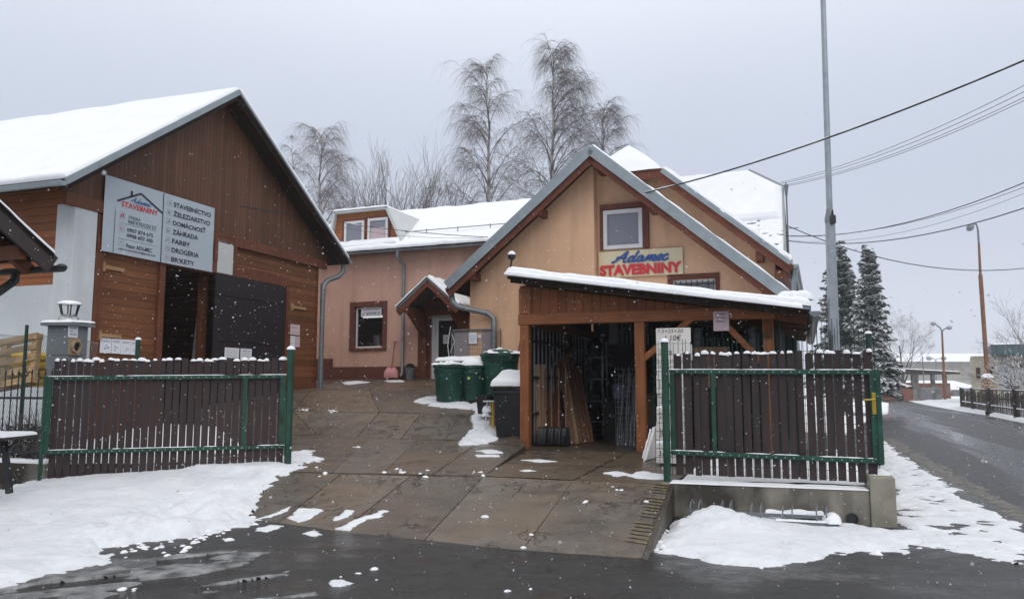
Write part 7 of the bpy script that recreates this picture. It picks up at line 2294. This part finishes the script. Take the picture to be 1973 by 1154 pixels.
# wires
def cable(a, b, sag, r, label, name='cable', mat='wire', n_=28, snow=0, group=None, seed=0, reach=1.0):
    a, b = Vector(a), Vector(b); b = a + (b - a) * reach + Vector((0, 0, 4 * sag * reach * (reach - 1))); sag *= reach ** 2
    pts = []
    for i in range(n_ + 1):
        f = i / n_; q = Vector(a).lerp(Vector(b), f); q.z -= sag * 4 * f * (1 - f); pts.append(q)
    r *= .8
    t = MB(); t.tube(pts, r, 6, False)
    o_ = t.build(name, M[mat], None, loc=tuple(a), smooth=60); tag(o_, label, 'cable', group)
    if snow:
        rr = random.Random(seed); m = MB()
        i = 0
        while i < n_ - 1:
            L = rr.choice([1, 1, 2, 3])
            if rr.random() < snow:
                q = [pts[min(i + k, n_)] + Vector((0, 0, r * .9)) for k in range(L + 1)]
                rs = [r * .7] + [r * rr.uniform(1.0, 1.5) for _ in range(L - 1)] + [r * .6]
                m.tube(q, rs, 6)
            i += L
        if m.v: m.build('snow_line', M['snow'], o_, smooth=80)
    return o_
hx = H.hit(1243, 372, HV); ha = H.w(hx[0], HV - .02, hx[1])
cable(ha, P(2090, 66, 11.5), .22, .021, 'thick black cable with clinging snow rising from the gable to the upper right', snow=.55, n_=80, seed=4, reach=2.0)
m0 = Vector((MAST.x, MAST.y, MAST.z))
wires = [((1503, 352), (2080, 108), .010), ((1506, 354), (2080, 122), .010), ((1508, 358), (2080, 134), .010), ((1510, 360), (2080, 141), .010)]
for k, (a, b, r) in enumerate(wires):
    cable(P(*a, 27.5), P(*b, 17), .35, r, 'thin grey line, %s of the four fanning out from the roof mast' % ('uppermost', 'second highest', 'third highest', 'lowest')[k], 'power_line', 'wire_thin', group='thin lines from the mast top', reach=2.0)
w2 = [((1514, 455), (2080, 304), .016, .55, 'upper black line from the rear roof to the right edge'), ((1516, 454), (2080, 317), .009, .5, 'faint thin grey line just under the upper black one'),
      ((1516, 463), (2080, 325), .007, .6, 'thinnest grey line in the middle of the right hand group'), ((1516, 464), (2080, 362), .018, .55, 'lower black line from the rear roof, nearly level by the pole')]
for k, (a, b, r, sg_, lab) in enumerate(w2):
    cable(P(*a, 27.0), P(*b, 18), sg_, r, lab, 'power_line', 'wire' if k in (0, 3) else 'wire_thin', reach=2.0)
cable(P(1514, 434, 27.0), P(2060, 502, 30), .9, .02, 'black line sloping down from the rear roof behind the pole to the right', 'power_line', 'wire', reach=1.9)
ca = BARN.hitx(462, 398, .1)
cable(P(652, 428, 22.6), P(940, 457, 19.6), .06, .012, 'black cable with snow tufts crossing before the dormer windows', snow=.35, n_=30, seed=9)
cable(P(655, 437, 22.6), P(930, 458, 19.8), .12, .006, 'thin second cable just below the snowy one before the dormer', n_=20)

# ------------------------------------------------------------------ across the road
FB = Frame(tuple(P(1700, 768.5, 80)), -3)
FB.zb = 0.0
t = thing('brick_shelter', 'low red brick shelter with open piers and a flat snowy roof at the road end', 'shelter', fr=FB)
k = 80 / FPX
fx = lambda px: FB.hit(px, 760)[0]
fz = lambda py: FB.hit(1760, py)[1]
m = MB()
for (a, b, yt) in ((1660, 1723, 741), (1737, 1759, 737), (1772, 1832, 738)): m.box(fx(a), fx(b), 0, .3, -.1, fz(yt))
m.box(fx(1660), fx(1832), 5, 5.3, -.1, fz(742)); m.build('brick_wall', M['brick'], t)
m = MB()
for px in (1667, 1696, 1733, 1762, 1768, 1800, 1823): m.box(fx(px) - .16, fx(px) + .16, -.05, .28, -.1, fz(721))
m.build('pier', M['concrete_far'], t)
m = MB(); m.prism([(fx(1650), -1.2, fz(711) + .0), (fx(1838), -1.2, fz(721)), (fx(1838), 6, fz(721)), (fx(1650), 6, fz(711))], (0, 0, .22)); m.build('flat_roof', M['dkwood'], t)
m = MB(); m.snow((fx(1650), -1.2, fz(711) + .22), (fx(1838), -1.2, fz(721) + .22), (fx(1838), 6, fz(721) + .22), (fx(1650), 6, fz(711) + .22), .09, 20, 8, 3, .15, .3, .5); m.build('roof_snow', M['snow'], t, smooth=70)
m = MB(); m.box(fx(1724), fx(1731), .05, .1, 0, fz(738)); m.box(fx(1761), fx(1768), .05, .1, 0, fz(738)); m.build('steel_gate', M['zinc_dark'], t)
FC = Frame(tuple(P(1776, 769.5, 74)), -3)
t = thing('steel_enclosure', 'pale grey barred enclosure standing before the brick shelter', 'enclosure', fr=FC)
a = FC.hit(1776, 760)[0]; b = FC.hit(1815, 760)[0]; zt_ = FC.hit(1800, 748)[1]; zb_ = FC.zb
m = MB(); q = a
while q < b * .4: m.box(q, q + .04, -.02, .02, zb_, zt_); q += .2
m.box(a, b, -.03, .03, zt_, zt_ + .06); m.build('bars', M['zinc'], t)
m = MB(); m.box(b * .4, b, 0, 2.0, zb_, zt_ - .01); m.build('panel', M['concrete_far'], t)
# long hall
FH = Frame((P(1700, 730, 132).x, 132, 0), 0)
t = thing('long_hall', 'long grey beige hall with a broad snowy roof across the road', 'building', fr=FH)
x0, x1 = FH.hit(1640, 715)[0], FH.hit(1990, 715)[0]
m = MB(); m.box(x0, x1, 0, 12, -.1, FH.hit(1780, 697)[1]); m.build('wall', M['far_grey'], t)
m = MB(); slab(m, [(x0 - .5, -1, FH.hit(1780, 697, -1)[1]), (x1 + .5, -1, FH.hit(1780, 697, -1)[1]), (x1 + .5, 11, FH.hit(1780, 681, 11)[1]), (x0 - .5, 11, FH.hit(1780, 681, 11)[1])], .25); m.build('roof', M['snow'], t)
m = MB(); m.box(x0 - .5, x1 + .5, -1.06, -1.0, FH.hit(1780, 700, -1)[1], FH.hit(1780, 696.6, -1)[1]); m.build('fascia', M['concrete_far'], t)
FL = Frame((P(1700, 750, 108).x, 108, 0), 0)
t = thing('low_store', 'low flat building under a snowy lean-to roof before the long hall', 'building', fr=FL)
x0, x1 = FL.hit(1690, 745)[0], FL.hit(1900, 745)[0]
m = MB(); m.box(x0, x1, .5, 6, -.1, FL.hit(1780, 749, 0)[1]); m.build('wall', M['concrete_far'], t)
m = MB(); slab(m, [(x0, 0, FL.hit(1780, 748, 0)[1]), (x1, 0, FL.hit(1780, 748, 0)[1]), (x1, 8, FL.hit(1780, 733, 8)[1]), (x0, 8, FL.hit(1780, 733, 8)[1])], .2); m.build('roof', M['snow'], t)
# weathered house with teal parapet
FW = Frame((P(1874, 740, 62).x, 62, 0), 30)
t = thing('weathered_house', 'weathered cream house with small windows and a teal metal roof band on the right', 'house', fr=FW)
x0, x1 = FW.hit(1872, 720)[0], FW.hit(2100, 720)[0]; zt_ = FW.hit(1900, 686.5)[1]
ww = [(FW.hit(1880, 708)[0], FW.hit(1890, 730)[0], FW.hit(1885, 730)[1], FW.hit(1885, 708)[1]), (FW.hit(1904, 706)[0], FW.hit(1915, 722)[0], FW.hit(1908, 722)[1], FW.hit(1908, 706)[1]), (FW.hit(1952, 702)[0], FW.hit(1985, 726)[0], FW.hit(1960, 726)[1], FW.hit(1960, 702)[1])]
m = MB(); prev = x0
for (a, b, z0_, z1_) in ww:
    m.box(prev, a, 0, .3, -.1, zt_); m.box(a, b, 0, .3, -.1, z0_); m.box(a, b, 0, .3, z1_, zt_); prev = b
m.box(prev, x1, 0, .3, -.1, zt_); m.box(x0, x0 + .3, .3, 9, -.1, zt_); m.build('wall', M['far_wall'], t)
for (a, b, z0_, z1_) in ww: window_into(t, a, b, z0_, z1_, .15, .08, 'win_brown', 'glass')
m = MB(); m.box(FW.hit(1932, 700)[0], FW.hit(1939, 700)[0], -.08, -.005, .5, zt_ - .02); m.build('wall_panel', M['zinc_dark'], t)
m = MB(); m.box(FW.hit(1909, 680)[0], x1, -1.6, 8, FW.hit(1940, 684, -1.6)[1], FW.hit(1940, 663.5, -1.6)[1]); rf = m.build('roof_band', M['teal'], t)
m = MB(); m.box(FW.hit(1909, 680)[0], x1, -1.2, 8, zt_ + .005, FW.hit(1940, 684, -1.6)[1] - .005); m.build('roof_soffit', M['dark'], t)
a = FW.hit(1909, 680)[0]; zz = FW.hit(1940, 663.5, -1.6)[1]
m = MB(); m.snow((a - .05, -1.65, zz), (x1, -1.65, zz), (x1, 8, zz), (a - .05, 8, zz), .12, 30, 10, 5, .15, .3, 1); m.snow((x0, -.1, zt_), (a - .02, -.1, zt_), (a - .02, 9, zt_), (x0, 9, zt_), .1, 10, 10, 6, .15, .3, 1); m.build('roof_snow', M['snow'], t, smooth=70)
# wooden fence across the road
A_ = G(1855, 786, .02); Bq = G(1960, 806, .02); dirf = (Bq - A_); dirf.z = 0; Lf = dirf.length; dirf.normalize()
t = thing('picket_fence', 'dark weathered picket fence with snow on its rails across the road', 'fence', loc=tuple(A_))
m = MB(); rr = random.Random(3); s_ = .1
while s_ < Lf + 6:
    q = A_ + dirf * s_; m.beam(q + Vector((0, 0, .1)), q + Vector((rr.uniform(-.04, .04), 0, 1.15 + rr.uniform(-.12, .1))), .085, .03, tuple(dirf.cross(Vector((0, 0, 1))))); s_ += .3
m.build('picket_panel', M['dkwood'], t)
m = MB()
for z in (.42, .85, 1.28): m.beam(A_ + Vector((0, 0, z)), A_ + dirf * (Lf + 6) + Vector((0, 0, z)), .05, .07)
m.build('rail', M['dkwood'], t)
for s_ in (0, Lf * .27, Lf * .62, Lf, Lf + 4):
    m = MB(); q = A_ + dirf * s_; m.box(q.x - .1, q.x + .1, q.y - .1, q.y + .1, -.1, 1.38); m.build('post', M['dkwood'], t)
m = MB()
for z in (.46, 1.32): m.beam(A_ + Vector((0, 0, z)), A_ + dirf * (Lf + 6) + Vector((0, 0, z)), .07, .05)
m.build('rail_snow', M['snow'], t)
q = G(1903, 800, .05)
t = thing('marker_post', 'thin dark post in a round pot before the picket fence', 'post', loc=tuple(q)); k = q.y / FPX
m = MB(); m.tube([q, q + Vector((0, 0, 52 * k))], .03, 6); m.build('rod', M['black_metal'], t)
m = MB(); m.lathe([(3.4 * k, 0), (4 * k, 8 * k), (3 * k, 8.2 * k)], q, 14); m.build('pot', M['black_metal'], t)
q = G(1782, 771, .05)
m = MB(); m.tube([q, Vector((q.x, q.y, P(1782, 686, q.y).z))], .05, 6); m.lathe([(.08, 0), (.08, .3)], q, 8)
tag(m.build('thin_mast', M['zinc_dark'], None, loc=tuple(q)), 'thin grey mast standing before the brick shelter', 'mast')
# wooded hill
hm = MB(); n_ = 40
A = np.zeros((n_, n_, 3))
for i in range(n_):
    for j in range(n_):
        x = -700 + 1590 * i / (n_ - 1); y = 900 + 590 * j / (n_ - 1)
        u = max(0, (x - .555 * y) / (.26 * y))
        A[i, j] = (x, y, -1 + 4 * j / n_ + (110 * min(1, u) ** 1.1) * min(1, j / 14) + 5 * float(vnoise(np.array([x * .01]), np.array([y * .01]), 3)[0]))
hm.grid(A); tag(hm.build('hill', M['snow'], smooth=60), kind='structure')
fm_ = MB(); rr = random.Random(8)
for k in range(1500):
    i = rr.randrange(12, n_ - 1); j = rr.randrange(0, n_ - 8); p_ = Vector(A[i, j]).lerp(Vector(A[i + 1, j + 1]), rr.random()) + Vector((rr.uniform(-20, 20), rr.uniform(-8, 8), -1))
    if p_.x < .56 * p_.y: continue
    h = rr.uniform(14, 30); r_ = h * .17; n = 6
    b0 = len(fm_.v)
    for q_ in range(3):
        zz = h * (.12 + .26 * q_); rq = r_ * (1 - .26 * q_)
        b0 = len(fm_.v)
        fm_.v += [tuple(p_ + Vector((rq * math.cos(a * 1.047) * rr.uniform(.7, 1.2), rq * math.sin(a * 1.047), zz))) for a in range(n)] + [tuple(p_ + Vector((0, 0, zz + h * .42)))]
        fm_.f += [(b0 + a, b0 + (a + 1) % n, b0 + n) for a in range(n)]
tag(fm_.build('hillside_forest', M['forest']), kind='stuff', label='faint conifer wood on the far hillside', cat='forest')
# ------------------------------------------------------------------ snow lying on the ground
def patch(outline, h, res=.06, edge=.35, rag=.25, lump=.35, seed=0, base=None, name='ground_snow', mat='snow_ground', thr=None, fs=1.0, stretch=None, extra=None, sink=.03, hard=.5, holes=()):
    """outline: [(px, py, z)] on the ground; a layer of snow thinning to nothing at a ragged edge"""
    pts = [G(q[0], q[1], q[2] if len(q) > 2 else 0.0) if base != 'yard' else on_ground(q[0], q[1]) for q in outline]
    xy = np.array([[p.x, p.y] for p in pts]); pz = np.array([p.z for p in pts])
    mn, mx = xy.min(0) - rag - .05, xy.max(0) + rag + .05
    nx, ny = max(4, int((mx[0] - mn[0]) / res)), max(4, int((mx[1] - mn[1]) / res))
    X, Y = np.meshgrid(np.linspace(mn[0], mx[0], nx), np.linspace(mn[1], mx[1], ny), indexing='ij')
    D = np.full(X.shape, 1e9); inside = np.zeros(X.shape, bool)
    n = len(xy)
    for i in range(n):
        a, b = xy[i], xy[(i + 1) % n]
        d = b - a; L2 = max((d ** 2).sum(), 1e-9)
        t = np.clip(((X - a[0]) * d[0] + (Y - a[1]) * d[1]) / L2, 0, 1)
        D = np.minimum(D, np.hypot(X - a[0] - t * d[0], Y - a[1] - t * d[1]))
        c = ((a[1] > Y) != (b[1] > Y)) & (X < (b[0] - a[0]) * (Y - a[1]) / (b[1] - a[1] + 1e-12) + a[0])
        inside ^= c
    SD = np.where(inside, D, -D)
    if base == 'yard': Z0 = ground_z(X, Y)
    elif base is None:
        wsum = np.zeros(X.shape); zs = np.zeros(X.shape)
        for (px_, py_), z in zip(xy, pz):
            w = 1 / (((X - px_) ** 2 + (Y - py_) ** 2) + .05) ** 1.3; wsum += w; zs += w * z
        Z0 = np.maximum(zs / wsum, ground_z(X, Y))
    sx, sy = (1.0, 1.0) if stretch is None else stretch[:2]
    if stretch is not None:
        ca, sa = math.cos(stretch[2]), math.sin(stretch[2]); XS, YS = (X * ca + Y * sa) * sx, (-X * sa + Y * ca) * sy
    else: XS, YS = X, Y
    nz = vnoise(XS * 1.6 * fs, YS * 1.6 * fs, seed, 4); n2 = vnoise(XS * 6 * fs, YS * 6 * fs, seed + 5, 3); n3 = vnoise(X * 18, Y * 18, seed + 9, 2)
    n4 = vnoise(XS * 14 * fs, YS * 14 * fs, seed + 31, 3)
    E = SD + (nz - .5) * 2 * rag + (n2 - .5) * rag * 1.5 + (n4 - .5) * rag * .8
    if thr is not None: E = np.minimum(E, (vnoise(XS * 2.4 * fs, YS * 2.4 * fs, seed + 17, 4) - thr) * 1.6)
    for (hx_, hy_, hr_) in holes:
        q_ = G(hx_, hy_, .1); E = np.minimum(E, (np.hypot((X - q_.x), (Y - q_.y) * .8) - hr_ + (n4 - .5) * .12) * 1.2)
    f = np.clip(E / edge, -1, 1)
    prof = np.where(f > 0, np.power(np.clip(f, 0, 1), hard), f * sink / max(h, 1e-3) * 3)
    Z = Z0 + h * prof * np.where(f > 0, 1 - lump + 2 * lump * (.45 * n2 + .25 * n4 + .3 * n3), 1)
    if extra is not None: Z = Z + np.where(f > 0, extra(X, Y) * np.clip(f * 2, 0, 1) * (.7 + .6 * n2), 0)
    Z = np.where(f < 0, np.minimum(Z, Z0 - .012), Z)
    keep = E > -max(.18, res * 2.5)
    idx = -np.ones(X.shape, int); idx[keep] = np.arange(keep.sum())
    m = MB(); m.v = [tuple(v) for v in np.stack([X[keep], Y[keep], Z[keep]], -1)]
    k = keep[:-1, :-1] & keep[1:, :-1] & keep[1:, 1:] & keep[:-1, 1:]
    ii, jj = np.nonzero(k)
    m.f = [(int(idx[i, j]), int(idx[i + 1, j]), int(idx[i + 1, j + 1]), int(idx[i, j + 1])) for i, j in zip(ii, jj)]
    if not m.f: return None
    o_ = m.build(name, M[mat], None, smooth=75)
    return tag(o_, kind='stuff', label='snow lying on the ground' if mat == 'snow_ground' else 'grey slush on the asphalt', cat='snow')
def clods(spots, seed, smin=.02, smax=.07, base='yard', z=0.0):
    m = MB(); rr = random.Random(seed)
    for (px_, py_, n_, sp) in spots:
        for k in range(n_):
            q = on_ground(px_ + rr.gauss(0, sp), py_ + rr.gauss(0, sp * .35)) if base == 'yard' else G(px_ + rr.gauss(0, sp), py_ + rr.gauss(0, sp * .3), z)
            s_ = rr.uniform(smin, smax); m.dome(q - Vector((0, 0, s_ * .25)), s_ * rr.uniform(.8, 1.6), s_, s_ * rr.uniform(.5, 1.0), 9, 4, rr.uniform(0, 3), .3, k)
    return m
# bank before the left hand gate
bank = [(-260, 985, .12), (0, 950, .16), (84, 922, .25), (180, 910, .29), (320, 898, .34), (450, 890, .39), (548, 884, .41), (566, 874, .42), (596, 872, .42), (612, 888, .39), (585, 905, .35), (535, 930, .26), (496, 953, .17), (476, 972, .11), (455, 990, .05), (492, 1002, .0), (430, 1024, 0), (345, 1040, 0), (250, 1046, 0), (165, 1066, 0), (224, 1078, 0), (150, 1098, 0), (60, 1120, 0), (-260, 1180, 0)]
def heap(cx, cy, r, h):
    return lambda X, Y: h * np.exp(-(((X - cx) ** 2 + (Y - cy) ** 2) / r ** 2))
c1_ = G(300, 1015, .1); c2_ = G(210, 1035, 0); c3_ = G(360, 985, .1)
patch(bank, .065, .03, .4, .19, .4, 3, hard=.7, extra=lambda X, Y: heap(c1_.x, c1_.y, .8, .06)(X, Y) + heap(c2_.x, c2_.y, .5, .05)(X, Y) + heap(c3_.x, c3_.y, .4, .05)(X, Y),
      holes=[(300, 984, .10), (325, 978, .09), (350, 986, .12), (372, 978, .08), (335, 995, .08), (392, 992, .09), (82, 1004, .05), (225, 1012, .05)])
m = clods([(330, 1020, 110, 45), (250, 1040, 90, 40), (400, 1010, 60, 30), (360, 975, 50, 36), (585, 892, 12, 14), (480, 1000, 10, 14), (430, 985, 12, 20)], 5, .010, .045)
tag(m.build('snow_clods', M['snow'], smooth=80), kind='stuff', label='loose snow clods along the bank', cat='snow')
# snow behind the left gate (garden), on the terrace and in front of the concrete wall
def sheet(c, h, name, nu=50, nv=50, seed=4, amp=.1):
    c = [np.array(q, float) for q in c]; U, V = np.meshgrid(np.linspace(0, 1, nu), np.linspace(0, 1, nv), indexing='ij')
    A = ((1 - U) * (1 - V))[..., None] * c[0] + (U * (1 - V))[..., None] * c[1] + (U * V)[..., None] * c[2] + ((1 - U) * V)[..., None] * c[3]
    A[..., 2] += (vnoise(A[..., 0] * 1.2, A[..., 1] * 1.2, seed, 4) - .5) * amp
    m = MB(); m.grid(A); return tag(m.build(name, M['snow'], smooth=75), kind='stuff', label='snow covered garden ground', cat='snow')
sheet([(-14, 11.5, .3), (-4.0, 12.4, .36), (-6.6, 17.5, .75), (-14, 14.6, .7)], 0, 'garden_snow', amp=.22)
sheet([tuple(WA.w(-2.4, .36, .41)), tuple(WA.w(-.1, .36, .41)), tuple(WA.w(-.15, 5, .45)), tuple(WA.w(-2.2, 5, .45))], 0, 'terrace_snow', amp=.06)
front = [(1238, 1066), (1262, 1040), (1300, 1012), (1330, 996), (1400, 990), (1500, 996), (1600, 1006), (1725, 1022), (1770, 1022), (1840, 1030), (1800, 1052), (1690, 1066), (1610, 1072), (1560, 1080), (1480, 1091), (1390, 1090), (1320, 1078), (1262, 1070)]
h1, h2 = G(1375, 1018), G(1440, 1030)
patch(front, .055, .028, .35, .16, .42, 13, hard=.8, extra=lambda X, Y: heap(h1.x, h1.y, .42, .12)(X, Y) + heap(h2.x, h2.y, .5, .06)(X, Y) + heap(h1.x - .1, h1.y + .3, .3, .05)(X, Y))
m = clods([(1370, 1015, 70, 36), (1430, 1035, 50, 50), (1300, 1045, 22, 22), (1480, 1060, 24, 60), (1255, 1062, 8, 8), (1690, 1065, 4, 6), (1270, 1030, 8, 12)], 15, .012, .045, 'flat')
tag(m.build('snow_clods', M['snow'], smooth=80), kind='stuff', label='loose clods on the shovelled snow heap', cat='snow')
walk = [(1702, 850), (1722, 872), (1790, 915), (1850, 952), (1910, 985), (1973, 1022), (2080, 1080), (2080, 1120), (1973, 1062), (1880, 1050), (1800, 1052), (1745, 1028), (1732, 1010), (1724, 940), (1700, 905)]
patch(walk, .04, .03, .3, .2, .5, 23, thr=.34, fs=1.2, stretch=(.8, 1.25, -.5), holes=[(1735 + 9 * k + random.Random(k).uniform(-16, 26), 900 + 7.2 * k + random.Random(k + 40).uniform(-18, 12), .05 + .05 * random.Random(k + 80).random()) for k in range(26)])
patch([(1745, 1030), (1850, 1028), (1990, 1055), (1960, 1085), (1850, 1066), (1760, 1050)], .02, .035, .15, .12, .4, 25, thr=.44, fs=1.6, stretch=(.6, 1.6, -.3))
verge = [(1762, 774.5), (1790, 779), (1850, 789), (1900, 797), (1973, 811), (2200, 850), (2400, 800), (2100, 779), (1900, 772), (1855, 770), (1800, 770)]
patch(verge, .14, .25, .8, .3, .3, 27)
patch([(1706, 848), (1722, 866), (1790, 908), (1850, 945), (1910, 978), (1990, 1018), (2060, 1050), (2060, 1020), (1990, 988), (1930, 957), (1866, 925), (1800, 888), (1714, 843)], .012, .03, .25, .16, .4, 28, mat='slush_brown', name='road_slush', thr=.30, fs=1.8, stretch=(.6, 1.6, R(70)))
# patches on the drive
yard_sn = [
    ([(905, 800), (925, 797), (950, 800), (958, 830), (958, 848), (925, 856), (890, 858), (884, 850), (900, 835), (906, 815)], .10, .14, .05, .3, 41),
    ([(795, 773), (815, 766), (845, 764), (845, 776), (830, 778), (812, 778)], .05, .12, .06, .3, 42),
    ([(822, 780), (850, 774), (900, 775), (920, 782), (905, 787), (850, 785)], .06, .12, .06, .3, 43),
    ([(905, 778), (925, 776), (928, 798), (915, 796)], .06, .12, .05, .3, 44),
    ([(657, 737), (690, 734), (716, 736.5), (670, 741)], .03, .1, .06, .3, 45),
    ([(738, 733.5), (775, 732), (780, 736), (745, 736)], .02, .1, .04, .3, 46),
    ([(920, 868), (950, 866), (972, 872), (940, 873)], .02, .06, .03, .3, 47), ([(918, 876), (960, 876), (962, 879), (920, 879)], .015, .06, .02, .3, 48),
    ([(553, 998), (575, 980), (618, 977), (627, 985), (600, 1000), (572, 1008)], .03, .07, .03, .4, 51),
    ([(636, 1006), (650, 993), (670, 982), (690, 984), (676, 994), (660, 1000)], .025, .06, .03, .4, 52), ([(650, 1018), (690, 996), (715, 990), (744, 982), (742, 996), (700, 1006), (672, 1022)], .025, .05, .035, .4, 53),
    ([(490, 1022), (520, 1010), (548, 1013), (515, 1026)], .025, .08, .03, .4, 54), ([(583, 1028), (605, 1020), (625, 1030), (600, 1034)], .02, .06, .03, .4, 55),
    ([(525, 952), (545, 944), (570, 941), (550, 950)], .015, .06, .02, .4, 56), ([(490, 1000), (530, 988), (562, 974), (556, 984), (520, 997)], .012, .05, .02, .4, 57),
    ([(1003, 886), (1040, 885), (1078, 889), (1040, 891)], .015, .06, .02, .4, 58), ([(995, 906), (1020, 904), (1035, 907), (1010, 909)], .01, .05, .02, .4, 59),
    ([(1164, 911), (1190, 908), (1215, 914), (1190, 918)], .03, .08, .03, .4, 60), ([(1205, 916), (1235, 909), (1280, 914), (1282, 924), (1230, 922)], .04, .1, .04, .4, 61),
    ([(628, 1122), (645, 1117), (680, 1123), (670, 1132), (640, 1130)], .03, .06, .03, .5, 62)]
for o_, h_, e_, r_, l_, sd in yard_sn: patch(o_, h_ * .7, .016 if o_[0][1] > 860 else .03, e_ * 1.2, r_ * 1.5, .5, sd, base='yard', fs=2.6 if o_[0][1] > 860 else 1.6, hard=.7, stretch=(.55, 1.5, R(-17)))
m = clods([(480, 905, 3, 8), (680, 860, 4, 6), (753, 910, 5, 8), (775, 910, 7, 9), (820, 913, 5, 7), (925, 914, 5, 10), (640, 912, 3, 10), (935, 996, 1, 2), (1026, 1030, 1, 2), (1007, 1055, 2, 2), (1195, 942, 3, 6), (1125, 964, 2, 5), (1240, 968, 2, 4), (582, 790, 6, 6), (640, 791, 6, 8), (330, 1066, 3, 14), (350, 1062, 2, 4), (255, 1140, 3, 20), (990, 1138, 2, 30), (430, 1090, 4, 60), (700, 1115, 4, 30)], 77, .012, .04)
tag(m.build('snow_clods', M['snow'], smooth=80), kind='stuff', label='small scattered snow clods on the drive', cat='snow')
# slush streaks dragged across the forecourt
patch([(-40, 1150), (120, 1098), (260, 1080), (420, 1060), (520, 1064), (460, 1090), (360, 1110), (250, 1140), (100, 1175)], .022, .03, .12, .1, .4, 81, mat='slush', name='road_slush', thr=.5, fs=1.6, stretch=(.4, 1.9, R(28)))
patch([(300, 1160), (420, 1120), (560, 1100), (640, 1130), (500, 1175)], .018, .03, .12, .1, .4, 82, mat='slush', name='road_slush', thr=.54, fs=1.6, stretch=(.4, 1.9, R(28)))
# wind blown leaves at the bank edge
m = MB(); rr = random.Random(6)
for (px_, py_, n_, sx_, sy_) in ((470, 950, 130, 26, 16), (440, 975, 90, 22, 8), (340, 985, 90, 40, 6), (1285, 990, 60, 12, 16), (560, 892, 40, 16, 5)):
    for k in range(n_):
        q = on_ground(px_ + rr.gauss(0, sx_), py_ + rr.gauss(0, sy_)) + Vector((0, 0, .012 + rr.random() * .02)); u = Vector((rr.gauss(0, 1), rr.gauss(0, 1), rr.gauss(0, .4))).normalized() * rr.uniform(.01, .03); w = u.orthogonal().normalized() * .012
        m.add([q - u, q + w, q + u, q - w], [(0, 1, 2, 3)])
tag(m.build('leaf_litter', M['soil']), kind='stuff', label='dark leaf litter at the edge of the snow', cat='litter')

# ------------------------------------------------------------------ falling snow
rr = random.Random(99); fl_ = MB()
for k in range(15000):
    y = 2.6 + 21 * rr.random() ** .8
    x = rr.uniform(-.72, .72) * y + rr.uniform(-.5, .5); z = rr.uniform(.1, 1.6 + .52 * y)
    s_ = rr.choice([.0025, .003, .0035, .004, .005, .006]) * (1 if y > 5 else .8)
    if z > 1.6 + .2 * y:
        if rr.random() < .5: continue
        s_ *= .7
    if rr.random() < .03: s_ *= 1.8
    c = Vector((x, y, z)); a = Vector((rr.gauss(0, 1), rr.gauss(0, 1), rr.gauss(0, 1))).normalized(); b = a.orthogonal().normalized(); d = a.cross(b)
    a *= s_ * rr.uniform(.8, 1.5); b *= s_; d *= s_ * rr.uniform(.6, 1)
    fl_.add([c + a, c + b, c - a, c - b, c + d, c - d], [(0, 1, 4), (1, 2, 4), (2, 3, 4), (3, 0, 4), (1, 0, 5), (2, 1, 5), (3, 2, 5), (0, 3, 5)])

# a few flakes drifting close to the lens
for k in range(32):
    y = rr.uniform(.45, 2.2); x = rr.uniform(-.72, .72) * y; z = 1.6 + rr.uniform(-.3, .42) * y; s_ = rr.uniform(.0008, .0017)
    c = Vector((x, y, z)); a = Vector((1, 0, .3)) * s_; b = Vector((0, 1, 0)) * s_; d = Vector((-.3, 0, 1)) * s_ * rr.uniform(.7, 1.2)
    fl_.add([c + a, c + b, c - a, c - b, c + d, c - d], [(0, 1, 4), (1, 2, 4), (2, 3, 4), (3, 0, 4), (1, 0, 5), (2, 1, 5), (3, 2, 5), (0, 3, 5)])
tag(fl_.build('falling_snow', M['flake'], smooth=180), kind='stuff', label='snowflakes falling through the air', cat='snowfall')

# ------------------------------------------------------------------ snow filled air
hz_m = bpy.data.materials.new('snowy_air'); hz_m.use_nodes = True
nt = hz_m.node_tree; nt.nodes.clear()
ho = nt.nodes.new('ShaderNodeOutputMaterial'); hv = nt.nodes.new('ShaderNodeVolumePrincipled')
hv.inputs['Color'].default_value = (.93, .95, 1.0, 1); hv.inputs['Density'].default_value = .0008
hv.inputs['Anisotropy'].default_value = 0.2
nt.links.new(hv.outputs[0], ho.inputs['Volume'])
m = MB(); m.box(-905, 905, -305, 1505, -1.3, 150)
hb = m.build('haze', hz_m); tag(hb, kind='stuff', label='snowy air', cat='haze')
